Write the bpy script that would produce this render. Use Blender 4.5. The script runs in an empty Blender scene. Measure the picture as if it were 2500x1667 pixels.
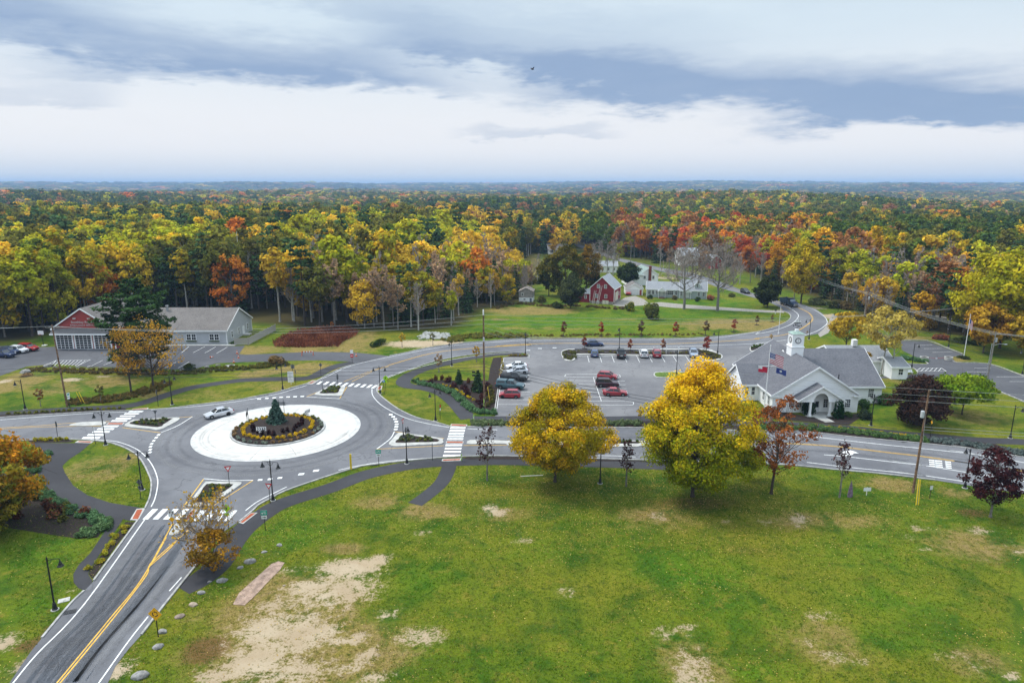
import bpy, bmesh, math, random
import numpy as np
from mathutils import Vector, Matrix, geometry
PI = math.pi
R = math.radians
random.seed(7)
rng = np.random.default_rng(11)
SC = bpy.context.scene
COL = SC.collection
# ------------------------------------------------------------------ camera, sky, sun, exposure
CAM_H = 40.0
FPX = 1667.0                                   # focal length of the 24 mm drone lens, in photo pixels
PITCH = math.atan((833.5 - 452) / FPX)
cam = bpy.data.cameras.new('camera')
cam_o = bpy.data.objects.new('camera', cam)
COL.objects.link(cam_o)
cam.sensor_width = 36.0
cam.lens = 36.0 * FPX / 2500.0
cam.clip_start = 0.5
cam.clip_end = 60000
cam_o.location = (0, 0, CAM_H)
cam_o.rotation_euler = (PI / 2 - PITCH, 0, 0)
SC.camera = cam_o
SC.view_settings.view_transform = 'Standard'
SC.view_settings.look = 'None'
SC.view_settings.gamma = 1
SC.view_settings.use_curve_mapping = False
SC.view_settings.exposure = 1.02
SC.cycles.max_bounces = 6
SC.cycles.diffuse_bounces = 3
SC.cycles.glossy_bounces = 2
SC.cycles.transmission_bounces = 3
SC.cycles.transparent_max_bounces = 6
SC.cycles.volume_bounces = 0
SC.cycles.use_denoising = True
SUN_ELEV, SUN_AZ = 56.0, -68.0                   # azimuth clockwise from +Y (the view direction)
sun = bpy.data.lights.new('sun', 'SUN')
sun.energy = 1.5
sun.angle = R(14)
sun.color = (1.0, 0.96, 0.90)
sun_o = bpy.data.objects.new('sun', sun)
COL.objects.link(sun_o)
_d = Vector((math.sin(R(SUN_AZ)) * math.cos(R(SUN_ELEV)), math.cos(R(SUN_AZ)) * math.cos(R(SUN_ELEV)), math.sin(R(SUN_ELEV))))
sun_o.rotation_euler = _d.to_track_quat('Z', 'Y').to_euler()
sun_o.location = (0, 0, 300)
class NT:
	"""small helper round a node tree"""
	def __init__(s, tree):
		s.t = tree
		s.n = tree.nodes
		s.l = tree.links
	def node(s, typ, **kw):
		n = s.n.new(typ)
		for k, v in kw.items():
			setattr(n, k, v)
		return n
	def set(s, sock, v):
		if isinstance(v, bpy.types.NodeSocket):
			s.l.new(v, sock)
		elif v is not None:
			sock.default_value = v
	def math(s, op, a, b=None, c=None, clamp=False):
		n = s.node('ShaderNodeMath', operation=op, use_clamp=clamp)
		s.set(n.inputs[0], a)
		s.set(n.inputs[1], b)
		s.set(n.inputs[2], c)
		return n.outputs[0]
	def mix(s, f, a, b, typ='MIX'):
		n = s.node('ShaderNodeMix', data_type='RGBA', blend_type=typ)
		s.set(n.inputs[0], f)
		for i, v in ((6, a), (7, b)):
			if isinstance(v, (tuple, list)) and len(v) == 3:
				v = (*v, 1)
			s.set(n.inputs[i], v)
		return n.outputs[2]
	def noise(s, vec, scale, detail=4.0, rough=0.55, dist=0.0, dim='3D'):
		n = s.node('ShaderNodeTexNoise', noise_dimensions=dim)
		if vec is not None:
			s.l.new(vec, n.inputs['Vector'])
		n.inputs['Scale'].default_value = scale
		n.inputs['Detail'].default_value = detail
		n.inputs['Roughness'].default_value = rough
		n.inputs['Distortion'].default_value = dist
		return n.outputs[0]
	def ramp(s, f, stops):
		n = s.node('ShaderNodeValToRGB')
		e = n.color_ramp.elements
		while len(e) < len(stops):
			e.new(0.5)
		for i, (p, c) in enumerate(stops):
			e[i].position = p
			e[i].color = (c, c, c, 1) if not isinstance(c, (tuple, list)) else (*c, 1)
		s.set(n.inputs[0], f)
		return n.outputs[0]
	def maprange(s, v, a, b, c=0.0, d=1.0, smooth=True):
		n = s.node('ShaderNodeMapRange', interpolation_type='SMOOTHSTEP' if smooth else 'LINEAR')
		s.set(n.inputs[0], v)
		for i, x in ((1, a), (2, b), (3, c), (4, d)):
			n.inputs[i].default_value = x
		return n.outputs[0]
	def attr(s, name, typ='GEOMETRY'):
		return s.node('ShaderNodeAttribute', attribute_name=name, attribute_type=typ)
# ---- sky: a clear Nishita sky seen through an overcast deck with grey-blue cloud bands
W = bpy.data.worlds.new('World')
SC.world = W
W.use_nodes = True
w = NT(W.node_tree)
w.n.clear()
out = w.node('ShaderNodeOutputWorld')
bg = w.node('ShaderNodeBackground')
bg.inputs['Strength'].default_value = 0.1
w.l.new(bg.outputs[0], out.inputs[0])
sky = w.node('ShaderNodeTexSky', sky_type='NISHITA')
sky.sun_disc = False
sky.sun_elevation = R(SUN_ELEV)
sky.sun_rotation = R(SUN_AZ)
sky.air_density = 1.0
sky.dust_density = 2.0
geo = w.node('ShaderNodeTexCoord').outputs['Generated']
sep = w.node('ShaderNodeSeparateXYZ')
w.l.new(geo, sep.inputs[0])
dx, dy, dz = sep.outputs
el = w.math('MULTIPLY', w.math('ARCSINE', dz), 180 / PI)               # degrees above the horizon
az = w.math('MULTIPLY', w.math('ARCTAN2', dx, dy), 180 / PI)           # degrees right of the view direction
zz = w.math('MAXIMUM', w.math('ADD', dz, 0.10), 0.03)
comb = w.node('ShaderNodeCombineXYZ')
w.l.new(w.math('DIVIDE', dx, zz), comb.inputs[0])
w.l.new(w.math('DIVIDE', dy, zz), comb.inputs[1])
deck = comb.outputs[0]
n1 = w.noise(deck, 0.55, 6, 0.55, 0.4)
n2 = w.noise(deck, 1.7, 6, 0.6, 0.6)
sc2 = w.node('ShaderNodeCombineXYZ')
w.l.new(w.math('MULTIPLY', az, 0.055), sc2.inputs[0])
w.l.new(w.math('MULTIPLY', el, 0.24), sc2.inputs[1])
n3 = w.noise(sc2.outputs[0], 1.0, 7, 0.58, 0.25)
n4 = w.noise(sc2.outputs[0], 2.6, 6, 0.6, 0.2)
warp = w.math('MULTIPLY', w.math('SUBTRACT', n3, 0.5), 5.0)
n5 = w.noise(sc2.outputs[0], 7.0, 8, 0.62, 0.3)
warp2 = w.math('ADD', w.math('MULTIPLY', w.math('SUBTRACT', n4, 0.5), 3.0), w.math('MULTIPLY', w.math('SUBTRACT', n5, 0.5), 1.6))
elw = w.math('ADD', w.math('ADD', el, warp), warp2)
def band(a0, e0, slope, half_az, lo, hi, amt):
	"""a long cloud: centre azimuth/elevation, tilt, half length, sharp lower and soft upper thickness"""
	da = w.math('SUBTRACT', az, a0)
	d = w.math('SUBTRACT', elw, w.math('ADD', w.math('MULTIPLY', da, slope), e0))
	under = w.maprange(d, -lo, -lo * 0.25, 0, 1)
	over = w.maprange(d, hi * 0.15, hi, 1, 0)
	side = w.maprange(w.math('ABSOLUTE', da), half_az * 0.45, half_az, 1, 0)
	return w.math('MULTIPLY', w.math('MULTIPLY', under, over), w.math('MULTIPLY', side, amt))
bands = [band(-27, 9.0, -0.04, 27, 1.6, 3.6, 0.9), band(-19, 7.5, 0.0, 20, 1.0, 1.8, 0.55),
		 band(2, 8.8, -0.16, 17, 1.3, 3.2, 0.85), band(19, 6.1, -0.09, 24, 1.9, 4.4, 1.0),
		 band(34, 4.4, -0.02, 20, 1.3, 3.4, 0.8), band(2, 4.0, 0.02, 8, 0.5, 0.9, 0.35),
		 band(-6, 12.6, -0.1, 30, 1.4, 2.5, 0.3), band(-40, 11.5, 0.0, 16, 2, 4, 0.45), band(-34, 5.9, 0.05, 7, .7, 1.3, .3)]
tot = bands[0]
for b in bands[1:]:
	tot = w.math('ADD', tot, w.math('MULTIPLY', b, w.math('SUBTRACT', 1.0, w.math('MULTIPLY', tot, 0.55))))
tot = w.math('MULTIPLY', tot, w.maprange(w.math('ADD', w.math('MULTIPLY', n4, .6), w.math('MULTIPLY', n5, .4)), 0.3, 0.68, 0.62, 1.2, False))
up = w.maprange(el, 9, 24, 0, 1)                # the deck goes on overhead as it looks at the top of the frame
gen = w.math('MULTIPLY', w.math('MULTIPLY', w.maprange(w.math('ADD', w.math('MULTIPLY', n1, 0.7), w.math('MULTIPLY', n2, 0.3)), 0.40, 0.66, 0, 1), up), 0.6)
dark = w.math('ADD', tot, gen, clamp=True)
fine = w.math('ADD', w.math('MULTIPLY', w.math('SUBTRACT', n2, 0.5), 0.35), w.math('MULTIPLY', w.math('SUBTRACT', n3, 0.5), 0.5))
dark = w.math('ADD', dark, w.math('MULTIPLY', fine, w.maprange(el, 1.5, 7, 0.08, 0.42)), clamp=True)
bright = w.mix(w.maprange(el, 3.5, 12.5), (0.955, 0.960, 0.985), (0.74, 0.86, 0.95))
bright = w.mix(w.maprange(el, 0.2, 3.0, 1, 0), bright, (0.80, 0.85, 0.90))
cloud = w.mix(dark, bright, (0.315, 0.435, 0.640))
lift = w.math('ADD', 4.7, w.maprange(el, 14, 60, 0, 6.5))     # an overcast sky is brightest overhead
l3 = w.node('ShaderNodeCombineXYZ')
for i in range(3):
	w.l.new(lift, l3.inputs[i])
cloud10 = w.mix(1.0, cloud, l3.outputs[0], 'MULTIPLY')
below = w.maprange(el, -6, -1.0, 1, 0)
cloud10 = w.mix(below, cloud10, (1.2, 1.3, 1.2))
col = w.mix(0.96, sky.outputs[0], cloud10)
w.l.new(col, bg.inputs[0])
# ------------------------------------------------------------------ survey: photo points to places on the ground
CR = {'A': (0, 650, 3.36), 'B': (0, 950, 3.36), 'C': (0, 1267, 3.36), 'D': (600, 750, 3.36), 'E': (1150, 750, 3.36),
	  'F': (1750, 750, 3.136), 'G': (1200, 550, 3.136), 'H': (1900, 550, 3.92), 'I': (0, 980, 5.226), 'J': (300, 1160, 5.2275),
	  'K': (880, 1020, 5.6), 'L': (1780, 800, 5.88), 'M': (400, 960, 4.704), 'N': (1150, 1000, 2.6133), 'O': (1900, 1050, 3.92),
	  'Q': (480, 1200, 2.306), 'R': (1400, 1200, 2.138), 'T': (800, 440, 2.767), 'U': (1650, 440, 2.767), 'V': (0, 440, 2.767),
	  'P': (0, 0, 1), 'S': (1380, 640, 3.36)}
cp, sp = math.cos(PITCH), math.sin(PITCH)
def ground(u, v, z=0.0):
	x, y = (u - 1250) / FPX, (833.5 - v) / FPX
	t = (z - CAM_H) / (-sp + y * cp)
	return (x * t, (cp + y * sp) * t)
def at(k, x, y, z=0.0):
	a, b, s = CR[k]
	return ground(a + x / s, b + y / s, z)
def ats(k, pts, z=0.0):
	return [at(k, x, y, z) for x, y in pts]
def height_of(base_xy, v):
	"""height of a point that stands over base_xy and shows at photo row v"""
	X, Y = base_xy
	y = (833.5 - v) / FPX
	t = Y / (cp + y * sp)
	return CAM_H + (-sp + y * cp) * t
def row(k, y):
	return CR[k][1] + y / CR[k][2]
# ------------------------------------------------------------------ materials
MATS = {}
def mat(name, color=None, rough=0.7, var=0.12, scale=3.0, metal=0.0, spec=0.3, bump=0.0, bscale=20.0, color2=None, coat=0.0, emit=0.0, coords='Object'):
	"""procedural principled material: base colour broken up by noise, with optional bump"""
	if name in MATS:
		return MATS[name]
	m = bpy.data.materials.new(name)
	m.use_nodes = True
	t = NT(m.node_tree)
	b = t.n['Principled BSDF']
	tc = t.node('ShaderNodeTexCoord').outputs[coords]
	n = t.noise(tc, scale, 5, 0.6)
	c2 = color2 if color2 else tuple(min(1, x * (1 - 2.2 * var)) for x in color)
	c1 = color if color2 else tuple(min(1, x * (1 + 1.2 * var)) for x in color)
	t.l.new(t.mix(t.maprange(n, 0.28, 0.72), c1, c2), b.inputs['Base Color'])
	b.inputs['Roughness'].default_value = rough
	b.inputs['Metallic'].default_value = metal
	b.inputs['Specular IOR Level'].default_value = spec
	if coat:
		b.inputs['Coat Weight'].default_value = coat
		b.inputs['Coat Roughness'].default_value = 0.08
	if bump:
		bn = t.node('ShaderNodeBump')
		bn.inputs['Strength'].default_value = bump
		bn.inputs['Distance'].default_value = 0.05
		t.l.new(t.noise(tc, bscale, 4, 0.6), bn.inputs['Height'])
		t.l.new(bn.outputs[0], b.inputs['Normal'])
	MATS[name] = m
	return m
def asphalt(name, base, worn, speck=0.25, tracks=0.5):
	if name in MATS:
		return MATS[name]
	m = bpy.data.materials.new(name)
	m.use_nodes = True
	t = NT(m.node_tree)
	b = t.n['Principled BSDF']
	pos = t.node('ShaderNodeNewGeometry').outputs['Position']
	big = t.noise(pos, 0.06, 5, 0.55)
	mid = t.noise(pos, 0.55, 6, 0.65)
	fine = t.noise(pos, 6.0, 4, 0.75)
	grit = t.noise(pos, 28.0, 2, 0.8)
	c = t.mix(t.maprange(big, 0.38, 0.62), base, worn)
	c = t.mix(t.maprange(mid, 0.48, 0.78, 0, tracks), c, tuple(x * 1.28 for x in worn))
	c = t.mix(t.maprange(mid, 0.2, 0.46, 0.6, 0), c, tuple(x * 0.75 for x in base))
	vo = t.node('ShaderNodeTexVoronoi', feature='DISTANCE_TO_EDGE')
	vo.inputs['Scale'].default_value = 0.11
	wv_ = t.node('ShaderNodeVectorMath', operation='ADD')
	sc_ = t.node('ShaderNodeVectorMath', operation='SCALE')
	nz = t.node('ShaderNodeTexNoise')
	nz.inputs['Scale'].default_value = 0.5
	t.l.new(pos, nz.inputs['Vector'])
	t.l.new(nz.outputs[1], sc_.inputs[0])
	sc_.inputs['Scale'].default_value = 3.0
	t.l.new(pos, wv_.inputs[0])
	t.l.new(sc_.outputs[0], wv_.inputs[1])
	t.l.new(wv_.outputs[0], vo.inputs['Vector'])
	crack = t.math('MULTIPLY', t.maprange(vo.outputs['Distance'], 0.004, 0.014, 0.36, 0), t.maprange(big, 0.45, 0.55))
	c = t.mix(crack, c, (0.03, 0.03, 0.032))
	c = t.mix(t.maprange(t.noise(pos, 0.9, 2, 0.4), 0.68, 0.78, 0, 0.45), c, (0.035, 0.034, 0.036))
	gg = t.math('ADD', t.math('MULTIPLY', t.math('SUBTRACT', fine, 0.5), 0.9), t.math('MULTIPLY', t.math('SUBTRACT', grit, 0.5), 0.9))
	gain = t.math('ADD', 1.0, t.math('MULTIPLY', gg, speck * 2))
	g3 = t.node('ShaderNodeCombineXYZ')
	for i in range(3):
		t.l.new(gain, g3.inputs[i])
	t.l.new(t.mix(1.0, c, g3.outputs[0], 'MULTIPLY'), b.inputs['Base Color'])
	b.inputs['Roughness'].default_value = 0.86
	b.inputs['Specular IOR Level'].default_value = 0.25
	bn = t.node('ShaderNodeBump')
	bn.inputs['Strength'].default_value = 0.25
	bn.inputs['Distance'].default_value = 0.02
	t.l.new(grit, bn.inputs['Height'])
	t.l.new(bn.outputs[0], b.inputs['Normal'])
	MATS[name] = m
	return m
def leafmat(name='foliage', translucent=0.35):
	"""leaf colour comes from each tree's own tint, broken up clump by clump and leaf by leaf"""
	if name in MATS:
		return MATS[name]
	m = bpy.data.materials.new(name)
	m.use_nodes = True
	t = NT(m.node_tree)
	t.n.clear()
	o = t.node('ShaderNodeOutputMaterial')
	a = t.attr('tint', 'INSTANCER').outputs['Color']
	a2 = t.attr('tint_two', 'INSTANCER').outputs['Color']
	v = t.attr('leaf').outputs['Color']
	s = t.node('ShaderNodeSeparateColor')
	t.l.new(v, s.inputs[0])
	clump, leaf, edge = s.outputs
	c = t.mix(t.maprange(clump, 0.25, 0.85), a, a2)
	gain = t.math('ADD', 0.55, t.math('MULTIPLY', leaf, 0.9))
	g3 = t.node('ShaderNodeCombineXYZ')
	for i in range(3):
		t.l.new(gain, g3.inputs[i])
	c = t.mix(1.0, c, g3.outputs[0], 'MULTIPLY')
	d = t.node('ShaderNodeBsdfDiffuse')
	tr = t.node('ShaderNodeBsdfTranslucent')
	t.l.new(c, d.inputs[0])
	t.l.new(c, tr.inputs[0])
	mx = t.node('ShaderNodeMixShader')
	mx.inputs[0].default_value = translucent
	t.l.new(d.outputs[0], mx.inputs[1])
	t.l.new(tr.outputs[0], mx.inputs[2])
	t.l.new(mx.outputs[0], o.inputs[0])
	MATS[name] = m
	return m
def roofmat(name, c1, c2, course=0.16):
	"""asphalt shingles: blotchy granules in faint courses"""
	if name in MATS:
		return MATS[name]
	m = bpy.data.materials.new(name)
	m.use_nodes = True
	t = NT(m.node_tree)
	b = t.n['Principled BSDF']
	tc = t.node('ShaderNodeTexCoord').outputs['Object']
	mp = t.node('ShaderNodeMapping')
	mp.inputs['Scale'].default_value = (1.0, 1.0, 2.0)
	t.l.new(tc, mp.inputs[0])
	n = t.noise(mp.outputs[0], 3.2, 4, 0.75)
	n2 = t.noise(tc, 0.35, 4, 0.6)
	n3 = t.noise(tc, 14, 2, 0.7)
	f = t.math('ADD', t.math('MULTIPLY', n, 0.6), t.math('ADD', t.math('MULTIPLY', n2, 0.25), t.math('MULTIPLY', n3, 0.25)))
	t.l.new(t.mix(t.maprange(f, 0.38, 0.70), c1, c2), b.inputs['Base Color'])
	b.inputs['Roughness'].default_value = 0.9
	b.inputs['Specular IOR Level'].default_value = 0.2
	wv = t.node('ShaderNodeTexWave', wave_type='BANDS', bands_direction='Z', wave_profile='SAW')
	wv.inputs['Scale'].default_value = 1.0 / course / 6.28 * 2
	t.l.new(tc, wv.inputs[0])
	bn = t.node('ShaderNodeBump')
	bn.inputs['Strength'].default_value = 0.35
	bn.inputs['Distance'].default_value = 0.03
	t.l.new(t.math('ADD', wv.outputs[1], n3), bn.inputs['Height'])
	t.l.new(bn.outputs[0], b.inputs['Normal'])
	MATS[name] = m
	return m
def sidingmat(name, col, dirt=0.08, pitch=0.18, rough=0.6):
	"""clapboards: fine relief lines and slight weathering"""
	if name in MATS:
		return MATS[name]
	m = bpy.data.materials.new(name)
	m.use_nodes = True
	t = NT(m.node_tree)
	b = t.n['Principled BSDF']
	tc = t.node('ShaderNodeTexCoord').outputs['Object']
	n = t.noise(tc, 0.9, 5, 0.6)
	n2 = t.noise(tc, 9, 3, 0.6)
	f = t.math('ADD', t.math('MULTIPLY', n, 0.7), t.math('MULTIPLY', n2, 0.3))
	t.l.new(t.mix(t.maprange(f, 0.35, 0.7), col, tuple(x * (1 - 2.5 * dirt) for x in col)), b.inputs['Base Color'])
	b.inputs['Roughness'].default_value = rough
	wv = t.node('ShaderNodeTexWave', wave_type='BANDS', bands_direction='Z', wave_profile='SAW')
	wv.inputs['Scale'].default_value = 2.0 / pitch / 6.28
	t.l.new(tc, wv.inputs[0])
	bn = t.node('ShaderNodeBump')
	bn.inputs['Strength'].default_value = 0.5
	bn.inputs['Distance'].default_value = 0.03
	bn.inputs['Strength'].default_value = 0.22
	t.l.new(wv.outputs[1], bn.inputs['Height'])
	t.l.new(bn.outputs[0], b.inputs['Normal'])
	MATS[name] = m
	return m
def carpaint(name, col, metal=0.2):
	return mat('paint_' + name, col, 0.32, 0.05, 2.0, metal, 0.5, coat=0.6)
def glassmat():
	if 'glass' in MATS:
		return MATS['glass']
	m = mat('glass', (0.025, 0.03, 0.035), 0.08, 0.2, 0.7, 0.0, 0.8)
	return m
M_GLASS = glassmat()
M_BLACK = mat('black_metal', (0.016, 0.017, 0.019), 0.42, 0.15, 5)
M_STEEL = mat('dark_steel', (0.045, 0.047, 0.05), 0.5, 0.15, 5)
M_GALV = mat('galvanised_steel', (0.36, 0.37, 0.38), 0.45, 0.12, 4, 0.5)
M_CONC = mat('concrete', (0.45, 0.44, 0.41), 0.85, 0.10, 0.8, bump=0.15, bscale=8, coords='Object')
M_CURB = mat('granite_kerb', (0.38, 0.37, 0.35), 0.8, 0.16, 1.3)
M_WHITE = mat('white_paint', (0.80, 0.80, 0.79), 0.55, 0.05, 1.2)
M_TRIM = mat('white_trim', (0.87, 0.87, 0.87), 0.5, 0.04, 1.0)
M_LINEW = mat('road_paint_white', (0.78, 0.78, 0.76), 0.7, 0.12, 2.2)
M_LINEY = mat('road_paint_yellow', (0.72, 0.42, 0.06), 0.7, 0.14, 2.2)
M_BRICKRED = mat('tactile_red', (0.36, 0.085, 0.035), 0.8, 0.2, 6)
M_MULCH = mat('bark_mulch', (0.030, 0.019, 0.015), 0.95, 0.35, 6, bump=0.6, bscale=14)
M_SOIL = mat('bare_soil', (0.36, 0.25, 0.19), 0.95, 0.18, 1.6, bump=0.5, bscale=5)
M_BARK = mat('bark', (0.075, 0.058, 0.046), 0.95, 0.25, 6)
M_BARKG = mat('bark_grey', (0.20, 0.185, 0.165), 0.95, 0.22, 5)
M_BIRCH = mat('bark_pale', (0.40, 0.38, 0.34), 0.9, 0.22, 4)
M_TWIG = mat('twigs', (0.33, 0.275, 0.235), 0.95, 0.2, 3)
M_WOODPOLE = mat('weathered_pole', (0.20, 0.12, 0.075), 0.9, 0.3, 2.5)
M_WOODGREY = mat('grey_wood', (0.25, 0.23, 0.205), 0.9, 0.22, 3)
M_TYRE = mat('tyre_rubber', (0.018, 0.018, 0.018), 0.8, 0.1, 3)
M_RIM = mat('alloy', (0.45, 0.46, 0.48), 0.3, 0.08, 3, 0.8)
M_PLASTIC = mat('dark_plastic', (0.02, 0.02, 0.022), 0.6, 0.1, 3)
M_LAMP = mat('clear_lens', (0.68, 0.70, 0.72), 0.15, 0.05, 3, 0.0, 0.8)
M_TAIL = mat('red_lens', (0.32, 0.012, 0.012), 0.2, 0.05, 3)
M_LEAF = leafmat('foliage')
M_NEEDLE = leafmat('needles', 0.12)
# ------------------------------------------------------------------ mesh building
class MB:
	def __init__(s):
		s.v, s.f, s.m = [], [], []
	def add(s, verts, faces, m=0):
		o = len(s.v)
		s.v += [tuple(p) for p in verts]
		for f in faces:
			s.f.append(tuple(i + o for i in f))
			s.m.append(m)
		return s
	def box(s, x0, x1, y0, y1, z0, z1, m=0):
		v = [(x0, y0, z0), (x1, y0, z0), (x1, y1, z0), (x0, y1, z0), (x0, y0, z1), (x1, y0, z1), (x1, y1, z1), (x0, y1, z1)]
		return s.add(v, [(0, 3, 2, 1), (4, 5, 6, 7), (0, 1, 5, 4), (1, 2, 6, 5), (2, 3, 7, 6), (3, 0, 4, 7)], m)
	def cbox(s, c, d, m=0):
		return s.box(c[0] - d[0] / 2, c[0] + d[0] / 2, c[1] - d[1] / 2, c[1] + d[1] / 2, c[2] - d[2] / 2, c[2] + d[2] / 2, m)
	def prism(s, poly, z0, z1, m=0, mtop=None):
		if sum(a[0] * b[1] - b[0] * a[1] for a, b in zip(poly, poly[1:] + poly[:1])) < 0:
			poly = poly[::-1]
		n = len(poly)
		o = len(s.v)
		s.v += [(p[0], p[1], z0) for p in poly] + [(p[0], p[1], z1) for p in poly]
		for i in range(n):
			j = (i + 1) % n
			s.f.append((o + i, o + j, o + n + j, o + n + i))
			s.m.append(m)
		s.f.append(tuple(o + n + i for i in range(n)))
		s.m.append(m if mtop is None else mtop)
		return s
	def sheet(s, poly, z, m=0):
		if sum(a[0] * b[1] - b[0] * a[1] for a, b in zip(poly, poly[1:] + poly[:1])) < 0:
			poly = poly[::-1]
		tris = geometry.tessellate_polygon([[Vector((p[0], p[1], 0)) for p in poly]])
		vs = [(p[0], p[1], z) for p in poly]
		fs = []
		for a, b, c in tris:
			pa, pb, pc = vs[a], vs[b], vs[c]
			cr = (pb[0] - pa[0]) * (pc[1] - pa[1]) - (pb[1] - pa[1]) * (pc[0] - pa[0])
			fs.append((a, b, c) if cr > 0 else (a, c, b))
		return s.add(vs, fs, m)
	def tube(s, p0, p1, r0, r1=None, n=6, m=0, caps=True):
		r1 = r0 if r1 is None else r1
		p0, p1 = Vector(p0), Vector(p1)
		d = (p1 - p0)
		if d.length < 1e-6:
			return s
		d.normalize()
		a = d.orthogonal().normalized()
		b = d.cross(a)
		vs = []
		for p, r in ((p0, r0), (p1, r1)):
			for i in range(n):
				t = 2 * PI * i / n
				vs.append(p + (a * math.cos(t) + b * math.sin(t)) * r)
		fs = [(i, (i + 1) % n, n + (i + 1) % n, n + i) for i in range(n)]
		if caps:
			fs += [tuple(range(n - 1, -1, -1)), tuple(range(n, 2 * n))]
		return s.add(vs, fs, m)
	def path(s, pts, r, n=5, m=0):
		for a, b in zip(pts, pts[1:]):
			s.tube(a, b, r, r, n, m)
		return s
	def lathe(s, prof, n=12, c=(0, 0, 0), m=0, sx=1.0, sy=1.0):
		vs, fs = [], []
		for r, z in prof:
			for i in range(n):
				t = 2 * PI * i / n
				vs.append((c[0] + math.cos(t) * r * sx, c[1] + math.sin(t) * r * sy, c[2] + z))
		k = len(prof)
		for j in range(k - 1):
			for i in range(n):
				a, b = j * n + i, j * n + (i + 1) % n
				fs.append((a, b, b + n, a + n))
		fs.append(tuple(range(n - 1, -1, -1)))
		fs.append(tuple((k - 1) * n + i for i in range(n)))
		return s.add(vs, fs, m)
	def quad(s, a, b, c, d, m=0):
		return s.add([a, b, c, d], [(0, 1, 2, 3)], m)
	def slab(s, a, b, c, d, t, m=0, mside=None):
		"""a quad a,b,c,d (counter-clockwise seen from outside) given a thickness t behind it"""
		a, b, c, d = map(Vector, (a, b, c, d))
		nrm = (b - a).cross(d - a).normalized() * t
		vs = [a, b, c, d, a - nrm, b - nrm, c - nrm, d - nrm]
		ms = m if mside is None else mside
		s.add(vs, [(0, 1, 2, 3)], m)
		return s.add(vs, [(7, 6, 5, 4), (0, 4, 5, 1), (1, 5, 6, 2), (2, 6, 7, 3), (3, 7, 4, 0)], ms)
	def wallpoly(s, pts, t, m=0):
		"""planar polygon (ccw from outside) extruded inward by t"""
		P = [Vector(p) for p in pts]
		nrm = Vector((0, 0, 0))
		for i in range(len(P)):
			nrm += P[i].cross(P[(i + 1) % len(P)])
		nrm.normalize()
		n = len(P)
		vs = P + [p - nrm * t for p in P]
		fs = [tuple(range(n)), tuple(range(2 * n - 1, n - 1, -1))]
		fs += [(i, n + i, n + (i + 1) % n, (i + 1) % n) for i in range(n)]
		return s.add(vs, fs, m)
	def mesh(s, name, mats, smooth=False):
		me = bpy.data.meshes.new(name)
		me.from_pydata(s.v, [], s.f)
		for m in (mats if isinstance(mats, (list, tuple)) else [mats]):
			me.materials.append(m)
		if len(me.materials) > 1:
			me.polygons.foreach_set('material_index', s.m)
		if smooth:
			me.polygons.foreach_set('use_smooth', [True] * len(me.polygons))
		me.update()
		return me
	def build(s, name, mats, parent=None, loc=(0, 0, 0), rot=0.0, label=None, smooth=False):
		return link(name, s.mesh(name, mats, smooth), parent, loc, rot, label)
def link(name, me, parent=None, loc=(0, 0, 0), rot=0.0, label=None):
	o = bpy.data.objects.new(name, me)
	COL.objects.link(o)
	if parent is not None:
		o.parent = parent
	o.location = loc
	o.rotation_euler = (0, 0, rot) if not isinstance(rot, tuple) else rot
	if label:
		o['label'] = label
	return o
def tag(o, label, cat, group=None):
	o['label'] = label
	o['category'] = cat
	if group:
		o['group'] = group
	return o
def thing(name, label, cat, loc=(0, 0, 0), rot=0.0, group=None):
	o = bpy.data.objects.new(name, None)
	COL.objects.link(o)
	o.empty_display_size = 0.3
	o.location = loc if len(loc) == 3 else (loc[0], loc[1], 0)
	o.rotation_euler = (0, 0, rot)
	return tag(o, label, cat, group)
def structure(o):
	o['kind'] = 'structure'
	return o
def stuff(o):
	o['kind'] = 'stuff'
	return o
def copy_tree(o, parent=None):
	c = o.copy()
	COL.objects.link(c)
	if parent is not None:
		c.parent = parent
	for ch in list(o.children):
		copy_tree(ch, c)
	return c
# ------------------------------------------------------------------ polyline helpers
def smooth_line(pts, n=6, closed=False):
	P = [np.array(p, float) for p in pts]
	out = []
	N = len(P)
	for i in range(N if closed else N - 1):
		p0 = P[(i - 1) % N] if closed or i > 0 else 2 * P[0] - P[1]
		p1, p2 = P[i], P[(i + 1) % N]
		p3 = P[(i + 2) % N] if closed or i + 2 < N else 2 * P[-1] - P[-2]
		for k in range(n):
			t = k / n
			out.append(0.5 * ((2 * p1) + (-p0 + p2) * t + (2 * p0 - 5 * p1 + 4 * p2 - p3) * t * t + (-p0 + 3 * p1 - 3 * p2 + p3) * t ** 3))
	if not closed:
		out.append(P[-1])
	return [tuple(p) for p in out]
def offset_line(pts, d, closed=False):
	P = np.array(pts, float)
	if closed:
		T = np.roll(P, -1, 0) - np.roll(P, 1, 0)
	else:
		T = np.gradient(P, axis=0)
	T /= np.maximum(np.linalg.norm(T, axis=1, keepdims=True), 1e-9)
	return [tuple(p) for p in P + np.stack([-T[:, 1], T[:, 0]], 1) * d]
def ribbon(mb, pts, width, z, m=0, closed=False):
	l, r = offset_line(pts, width / 2, closed), offset_line(pts, -width / 2, closed)
	n = len(pts)
	vs = [(p[0], p[1], z) for p in l] + [(p[0], p[1], z) for p in r]
	fs = [(i, n + i, n + (i + 1) % n, (i + 1) % n) for i in range(n if closed else n - 1)]
	return mb.add(vs, fs, m)
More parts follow.
